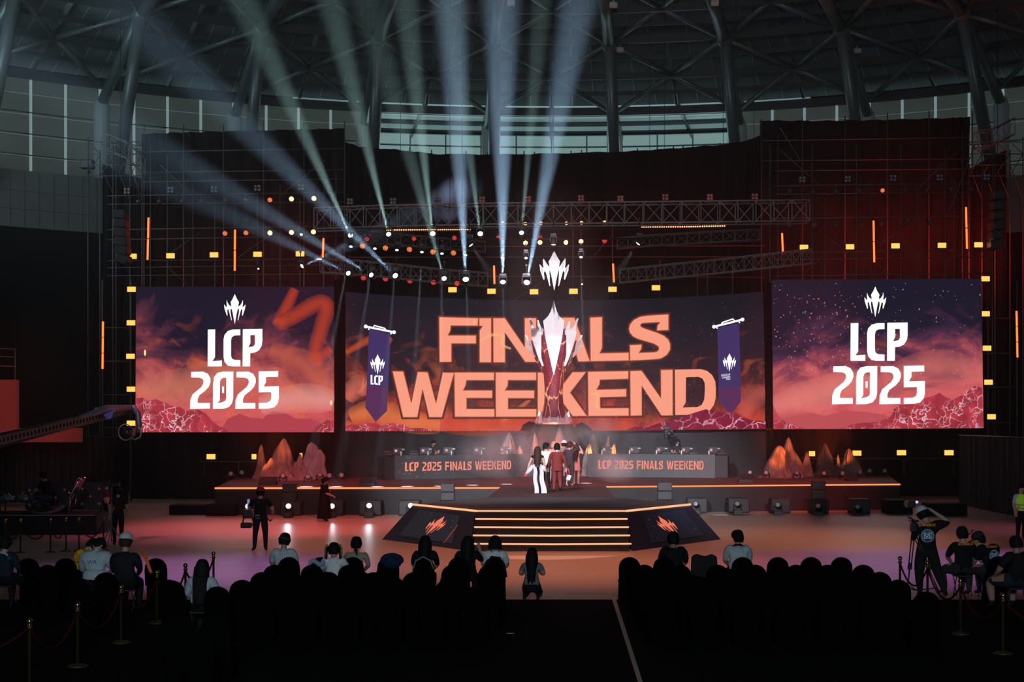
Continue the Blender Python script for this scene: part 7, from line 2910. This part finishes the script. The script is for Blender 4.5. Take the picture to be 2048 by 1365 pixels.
for px, d, lab in ((250, 28.9, 'under the person in the white cap'), (160, 31.2, 'under the person in the yellow jersey'), (190, 29.0, 'under the person in the grey-blue shirt'), (8, 29.6, 'under the person with the pale collar'), (403, 25.6, 'under the person in the open white jacket'), (2034, 29.2, 'under the broad man at the right frame edge'), (1926, F * CH / (1192 - CY), 'under the crew member with the orange back print'), (1977, F * CH / (1195 - CY), 'under the crew member in the black cap')):
    stool(px, d, 'small black folding stool ' + lab, z=CZ if d < fr else 0)

# ---- rope posts and ropes
brass = mat('polished_brass', (.55, .40, .16), .22, .95)
brass_shaded = mat('shaded_brass_pole', (.10, .07, .03), .5, .7)  # darker copy of the brass, shade put into its colour
rope_m = mat('dark_red_velvet', (.05, .003, .005), .8, spec=.1)
PH_ = .97


def rope_post(px, pytop, label, group, z=0.0, d=None):
    d = d or F * (CH - PH_ - z) / (pytop - CY)
    c = Vector((P(px, 0, d).x, d, z))
    t = thing('rope_post', c, label, 'rope post', group)
    k = MB()
    k.lathe((0, 0, 0), [(.155, 0), (.155, .015), (.11, .035), (.04, .05)], 18)
    k.build('base', brass_shaded, t)
    k = MB()
    k.lathe((0, 0, .04), [(.024, 0), (.024, .78), (.04, .79), (.04, .82), (.024, .83), (.024, .85)], 12)
    k.build('pole', brass_shaded, t)
    k = MB()
    k.ball((0, 0, .925), .045, 14, 8)
    k.lathe((0, 0, .87), [(.026, 0), (.034, .01), (.022, .025)], 12)
    k.build('finial', brass, t)
    return c


def rope(a, b, label, group, sag=.42):
    a, b = a + Vector((0, 0, .83)), b + Vector((0, 0, .83))
    k = MB()
    k.path([a.lerp(b, i / 14) - a - Vector((0, 0, sag * (1 - (2 * i / 14 - 1) ** 2))) for i in range(15)], .019, 8)
    return k.build('barrier_rope', rope_m, loc=a, label=label, cat='rope', group=group)


gL = 'brass rope posts along the left block'
ps = [rope_post(x, y, 'brass rope post %s of the line along the left block, counted from the stage' % ORD[i], gL, CZ if i > 1 else 0) for i, (x, y) in enumerate(((427, 1103.5), (371, 1127), (314, 1141), (242, 1170), (155, 1205), (59, 1237)))]
for i, (a, b) in enumerate(zip(ps[:-1], ps[1:])):
    rope(a, b, 'dark red rope %s of the line along the left block, counted from the stage' % ORD[i], 'ropes along the left block', .40)
rope(ps[-1], ps[-1] + Vector((-1.2, -2.2, 0)), 'dark red rope leaving the frame at the lower left', 'ropes along the left block', .3)
ps = [rope_post(x, y, 'brass rope post %s of the line by the right cameraman, counted from the stage' % ORD[i], 'brass rope posts by the right cameraman', 0 if i < 2 else CZ) for i, (x, y) in enumerate(((1800, 1113), (1855, 1122), (1921, 1157), (2006, 1186)))]
for i, (a, b) in enumerate(zip(ps[:-1], ps[1:])):
    rope(a, b, 'dark red rope %s of the line by the right cameraman, counted from the stage' % ORD[i], 'ropes by the right cameraman', .40)
rope(ps[-1], ps[-1] + Vector((.8, -2.2, 0)), 'dark red rope leaving the frame at the lower right', 'ropes by the right cameraman', .3)
ps = [rope_post(x, y, 'brass rope post before the dark display at the far left, %s from the left' % ORD[i], 'brass rope posts before the far-left display') for i, (x, y) in enumerate(((11, 1037), (41, 1037), (101, 1036.5), (132, 1035), (158, 1034.5), (207, 1033.5)))]
for i in (0, 1, 2, 4):
    rope(ps[i], ps[i + 1], 'dark red rope before the far-left display, %s from the left' % ORD[i if i < 4 else 3], 'ropes before the far-left display', .45)

# ---- far left: curtain, backdrop board, chrome seat display, crouching man, stand, jib arm, side stand
curt = mat('black_pipe_curtain', (.014, .014, .016), .85, noise=.2, nscale=2)


def curtain(label, a, b, h, waves, group='black curtains at the hall sides'):
    """a, b floor points"""
    k = MB()
    L_ = (b - a).length
    ux = (b - a).normalized()
    nn = Vector((-ux.y, ux.x, 0))

    def fn(u, v):
        return ux * (L_ * u) + nn * (.09 * math.sin(u * waves * 6.283) * (.4 + .6 * v) + .04 * math.sin(u * waves * 15.1)) + Vector((0, 0, h * (1 - v) + .01))
    k.grid(fn, waves * 8, 6)
    c = k.build('curtain', curt, loc=a, label=label, cat='curtain', group=group)
    r_ = MB()
    r_.tube((0, 0, h + .02), Vector((L_ * ux.x, L_ * ux.y, h + .02)), .03, 6)
    r_.build('rail', dark_m, c)
    return c


curtain('long black pleated curtain below the red stand panels at the far left', G(-60, 1000, 0), G(258, 1020, 0), 2.55 + .45, 22)
ca, cb_ = G(1918, 1010), G(2120, 1052)
curtain('black pleated curtain at the far right, catching violet light', ca, cb_, CH - (872 - CY) * ca.y / F, 14)
bb = G(50, 1052)
t = thing('backdrop_board', Vector((P(132, 0, 54).x, 54, 0)), 'dark display board with scattered orange four-pointed emblems at the far left', 'board')
k = MB()
s_ = 54 / F
k.box((0, 0, (P(0, 965, 54).z) / 2 + .25), (162 * s_, .06, P(0, 965, 54).z - .5))
k.build('panel', mat('dark_violet_board', (.035, .032, .042), .7), t)
for sx_ in (-1, 1):
    k = MB()
    k.box((sx_ * 70 * s_, .1, .3), (.06, .5, .6))
    k.build('foot', dark_m, t)
k = MB()
for x, y in ((60, 981), (78, 996), (130, 980), (165, 978), (199, 978), (181, 993), (165, 1008), (199, 1008), (97, 981), (112, 996), (60, 1010)):
    p = P(x, y, 54) - t.location
    q = 4.6 * s_
    k.add([Vector((p.x + u * q, -.04, p.z + v * q)) for u, v in ((0, 1), (.22, .22), (1, 0), (.22, -.22), (0, -1), (-.22, -.22), (-1, 0), (-.22, .22))], [list(range(8))])
k.build('emblem_pattern', mat('orange_emblem_print', (.45, .13, .06), .6, emit=(.5, .13, .06), es=.06), t, kind='stuff')
# low podium with chrome-tubed seat
pd = thing('display_podium', Vector((P(90, 0, 49.5).x, 49.5, 0)), 'low black podium behind the far-left rope posts', 'podium')
k = MB()
k.rbox((0, 0, .34), (4.0, 2.0, .66), .02)
k.build('deck', stage_black, pd)
k = MB()
k.box((0, -1.01, .64), (3.9, .03, .03))
k.build('edge_trim', mat('grey_trim', (.15, .15, .16), .4), pd)
chrome = mat('chrome_tube', (.6, .62, .66), .12, 1.0)
cs = thing('recliner', Vector((P(118, 0, 49.5).x, 49.5, .67)), 'reclining display seat with curved chrome tubes on the far-left podium', 'seat')
for o in (-.28, .28):
    k = MB()
    k.path([(-.55, o, .10), (-.15, o, .02), (.15, o, .06), (.35, o, .30), (.50, o, .65), (.66, o, .95), (.78, o, 1.15)], .032, 8)
    k.build('chrome_tube', chrome, cs)
    k = MB()
    k.path([(.30, o, .02), (.44, o, .22), (.46, o, .50), (.40, o, .72)], .026, 8)
    k.build('chrome_tube', chrome, cs)
k = MB()
k.path([(-.5, 0, .16), (-.1, 0, .10), (.2, 0, .14), (.42, 0, .42), (.58, 0, .78)], .10, 8)
k.build('cushion', mat('black_cushion', (.02, .02, .022), .5), cs)
k = MB()
k.rbox((.66, 0, .98), (.14, .40, .30), .04, 0, 0, Matrix.Rotation(.5, 3, 'Y'))
k.build('headrest', mat('pink_violet_pad', (.30, .10, .22), .5), cs)
k = MB()
k.path([(-.62, -.3, .02), (-.62, .3, .02), (-.2, .3, .0), (-.2, -.3, .0), (-.62, -.3, .02)], .03, 8)
k.build('base_frame', chrome, cs)
bl_m = mat('pale_shell', (.42, .40, .38), .4)
k = MB()


def shell(u, v):
    a = PI * (.1 + .8 * u)
    return Vector((.75 * math.cos(a), -.5 + .25 * v, .35 - .42 * math.sin(a) * (.8 + .2 * v)))


k.grid(shell, 16, 4)
k.grid(lambda u, v: shell(u, v) * .93 + Vector((0, 0, .02)), 16, 4)
k.build('curved_shell', bl_m, loc=Vector((P(80, 0, 48.4).x, 48.95, .72)), label='pale curved shell piece hanging on the podium front beside the display seat', cat='display piece')
tb_ = thing('equipment_table', Vector((P(36, 0, 49.2).x, 49.2, .67)), 'low dark table heaped with cameras and cables on the far-left podium', 'table')
k = MB()
k.rbox((0, 0, .40), (1.2, .6, .06), .01)
k.build('top', dark_m, tb_)
for sx_, sy_ in ((-.5, -.24), (.5, -.24), (-.5, .24), (.5, .24)):
    k = MB()
    k.tube((sx_, sy_, .4), (sx_, sy_, 0), .025, 6)
    k.build('leg', dark_m, tb_)
rr = random.Random(11)
for i in range(7):
    k = MB()
    w = rr.uniform(.12, .24)
    k.rbox((0, 0, w * .35), (w, w * .8, w * .7), .02, 0, rr.uniform(0, 3))
    k.tube((0, 0, w * .3), (rr.uniform(-.1, .1), -.1, w * 1.1), .03, 8)
    p = Vector((P(36, 0, 49.2).x - .5 + .16 * i, 49.2 + rr.uniform(-.12, .12), 1.10))
    k.build('camera_gear', mat('grey_gear_%d' % (i % 3), ((.05, .05, .06), (.14, .14, .16), (.30, .30, .36))[i % 3], .4), loc=p, label='small dark piece of camera gear in the heap on the low far-left table', cat='camera gear', group='camera gear on the low table')
c = Vector((P(98, 0, 49.4).x, 49.4, .67))
person(c, 62, 'sit', 'man in black cap and T-shirt crouching with bent arm on the far-left podium', black_c, charcoal_c, H=1.76, sleeve=.6, hair='short', eyes=True, build=1.1, over=crouch_over(wrL=(-.10, .62, .62), elL=(-.20, .38, .72), wrR=(.04, .30, 1.02), elR=(.22, .30, .80)))
cr_ = [o for o in bpy.data.objects if o.name.startswith('person')][-1]
c = Vector((P(236, 0, 44.5).x, 44.5, 0))
r, J, h = person(c, 20, 'stand', 'slim person in dark clothes and cap standing beside the lamp stand, far left', cloth_mat('dark_maroon', (.035, .012, .014)), black_c, H=1.72, sleeve=.6, hair='short', skin='b', over=dict(elR=(.27, .05, 1.12), wrR=(.27, .16, .95)))
cap(r, h, MATS['cloth_cap_black'])
c = Vector((P(213, 0, 50.5).x, 50.5, 0))
r, J, h = person(c, -70, 'stand', 'person in dark red top leaning by the backdrop board, far left', cloth_mat('dark_rose', (.07, .015, .025)), black_c, H=1.68, sleeve=.9, hair='short', skin='b')
lt = Vector((P(223, 0, 44.0).x, 44.0, 0))
t = thing('lamp_stand', lt, 'grey light stand on three legs beside the far-left rope posts', 'stand')
k = MB()
k.tube((0, 0, .15), (0, 0, 1.75), .022, 8)
k.build('pole', pole_m, t)
for a in (.5, 2.6, 4.7):
    k = MB()
    k.tube((0, 0, .62), (.42 * math.cos(a), .42 * math.sin(a), .01), .016, 6)
    k.build('leg', pole_m, t)
k = MB()
k.rbox((0, 0, 1.82), (.5, .12, .12), .02)
k.build('lamp_bar', plastic, t)
# camera jib reaching in from the left
je, js = P(262, 818, 47), P(-60, 896, 36)
t = thing('camera_crane', (js.x, js.y, 0), 'long black camera crane arm with round holes reaching in from the left', 'camera crane')
o = Vector((js.x, js.y, 0))
dirv = (je - js).normalized()
sidev = dirv.cross(Vector((0, 0, 1))).normalized()
upv = sidev.cross(dirv)
Lj = (je - js).length
k = MB()


def jsec(f):
    return .28 * (1 - f) + .17 * f


# girder: two flanges with holes between = ring-shaped webs
for sg in (-1, 1):
    k.tube(js - o + upv * sg * jsec(0) * .5 * 1.1, je - o + upv * sg * jsec(.9) * .5, .045, 6)
n = 46
for i in range(n):
    f = (i + .5) / n
    p = js.lerp(je, f) - o
    R_ = jsec(f) * .5
    M = Matrix((dirv, upv, sidev)).transposed()
    vs, fs = [], []
    for q in range(12):
        a = 2 * PI * q / 12
        sq = 1.0 / max(abs(math.cos(a)), abs(math.sin(a)))
        ww = Lj / n * .5
        for rr_, yy in ((1, -.03), (0, -.03), (0, .03), (1, .03)):
            x, y = (math.cos(a) * sq * ww, math.sin(a) * sq * R_ * 1.05) if rr_ else (math.cos(a) * min(ww, R_) * .62, math.sin(a) * min(ww, R_) * .62)
            vs.append(p + M @ Vector((x, y, yy)))
    for q in range(12):
        a_, b_ = q * 4, ((q + 1) % 12) * 4
        fs += [(a_, b_, b_ + 1, a_ + 1), (a_ + 1, b_ + 1, b_ + 2, a_ + 2), (a_ + 2, b_ + 2, b_ + 3, a_ + 3), (a_ + 3, b_ + 3, b_, a_)]
    k.add(vs, fs)
k.build('girder_arm', lamp_black, t)
jg = mat('grey_crane_metal', (.22, .24, .28), .4, .4)
k = MB()
a_, b_ = js.lerp(je, .62) - o, je - o
k.path([a_ + upv * .12, a_.lerp(b_, .5) + upv * .17, b_ + upv * .02], .09, 8, radii=[.05, .13, .10])
k.build('nose_cover', jg, t)
k = MB()
m_ = js.lerp(je, .80) - o
k.add([m_ + dirv * x + upv * y - sidev * -.14 for x, y in ((-.5, .05), (.5, .14), (.1, -.12), (-.2, -.12))], [(0, 1, 2, 3)])
k.build('blue_decal', mat('blue_decal', (.03, .12, .5), .5, emit=(.03, .12, .5), es=.10), t)
k = MB()
k.path([m_ + dirv * x + upv * (.20 + .02 * math.sin(x * 9)) for x in (-1.0, -.6, -.2, .2, .5)], .03, 6)
k.path([m_ + dirv * x + upv * (.25 + .03 * math.sin(x * 7)) for x in (-.8, -.4, 0.1)], .018, 5)
k.build('cable_bundle', mat('pale_cable_bundle', (.42, .42, .42), .4), t)
k = MB()
hd_ = P(264, 812, 47) - o
pt_ = [P(x, y, 47) - o for x, y in ((256, 815), (266, 816), (276, 828), (278, 850), (276, 866))]
k.path(pt_, .10, 6, radii=[.06, .12, .10, .10, .08])
k.build('head_bracket', jg, t)
cam_c = P(258, 865, 47) - o
k = MB()
k.rbox(cam_c, (.30, .45, .30), .05)
k.lathe(cam_c + Vector((0, -.2, 0)), [(.10, 0), (.12, .2), (.1, .22)], 12, 0, Matrix.Rotation(PI / 2, 3, 'X'))
k.build('camera_head', plastic, t)
k = MB()
for ph in (0, 1.3, 2.6):
    k.path([cam_c + Vector((.22 * math.cos(a + ph) - .08, -.1, .25 * math.sin(a + ph))) for a in [PI * i / 10 for i in range(11)]], .016, 5)
k.path([P(x, y, 46.9) - o for x, y in ((276, 855), (283, 862), (281, 874), (270, 880), (262, 876))], .022, 5)
k.build('loose_cables', mat('pale_yellow_cable', (.38, .40, .30), .5), t)
k = MB()
k.tube((0, 0, 0), js - o, .10, 8)
k.rbox((0, 0, .05), (1.0, 1.0, .1), .02)
k.build('pedestal', lamp_black, t)
# red-lit side stand panels and railing
redp = mat('brick_red_stand_panel', (.36, .085, .075), .7, noise=.1, nscale=.7)
for lab, x0, x1, y0, y1, d in (('tall one at the frame edge', -60, 33, 760, 857, 60), ('long low one above the black curtain', -60, 161, 857, 885, 59.5)):
    a, b = P(x0, y1, d), P(x1, y0, d)
    c = Vector(((a.x + b.x) / 2, d, 0))
    k = MB()
    k.box((0, .15, (a.z + b.z) / 2), (b.x - a.x, .3, b.z - a.z))
    k.build('stand_panel', redp, loc=c, label='brick red stand wall panel at the far left, ' + lab, cat='panel', group='red stand panels')
a = P(-60, 700, 60.2)
t = thing('guard_rail', Vector((P(0, 0, 60.2).x, 60.2, 0)), 'thin dark guard rail above the red stand panel at the far left', 'railing')
for y in (697, 713, 732):
    k = MB()
    k.tube(P(-60, y - 3, 60.2) - t.location, P(30, y + 2, 60.2) - t.location, .03, 6)
    k.build('rail', mat('rail_grey', (.14, .10, .10), .5, .3), t)
for x in (30, -15, -55):
    k = MB()
    k.tube(P(x, 697, 60.2) - t.location, P(x, 765, 60.2) - t.location, .03, 6)
    k.build('post', MATS['rail_grey'], t)
add_light('stand_red', 'SPOT', P(60, 560, 50), P(20, 850, 60), 1500, (1, .25, .2), .4, spot=math.radians(40), blend=1)
k = MB()
k.rbox((0, 0, 0), (.65, .5, .45), .04)
k.tube((0, 0, -.2), (0, .3, -.45), .05, 6)
k.build('loudspeaker_box', lamp_black, loc=P(175, 329, 78.8), label='small dark box on the concrete stand edge left of the scaffold', cat='loudspeaker')
# one pale light strip lying on the carpet, far front
k = MB()
k.rbox((0, 0, .004), (.13, .02, .008), .002)
k.build('floor_tag', mat('pale_tag', (.5, .4, .36), .5), loc=G(1021, 1268, CZ), label='tiny pale tag lying on the black aisle carpet', cat='tag')
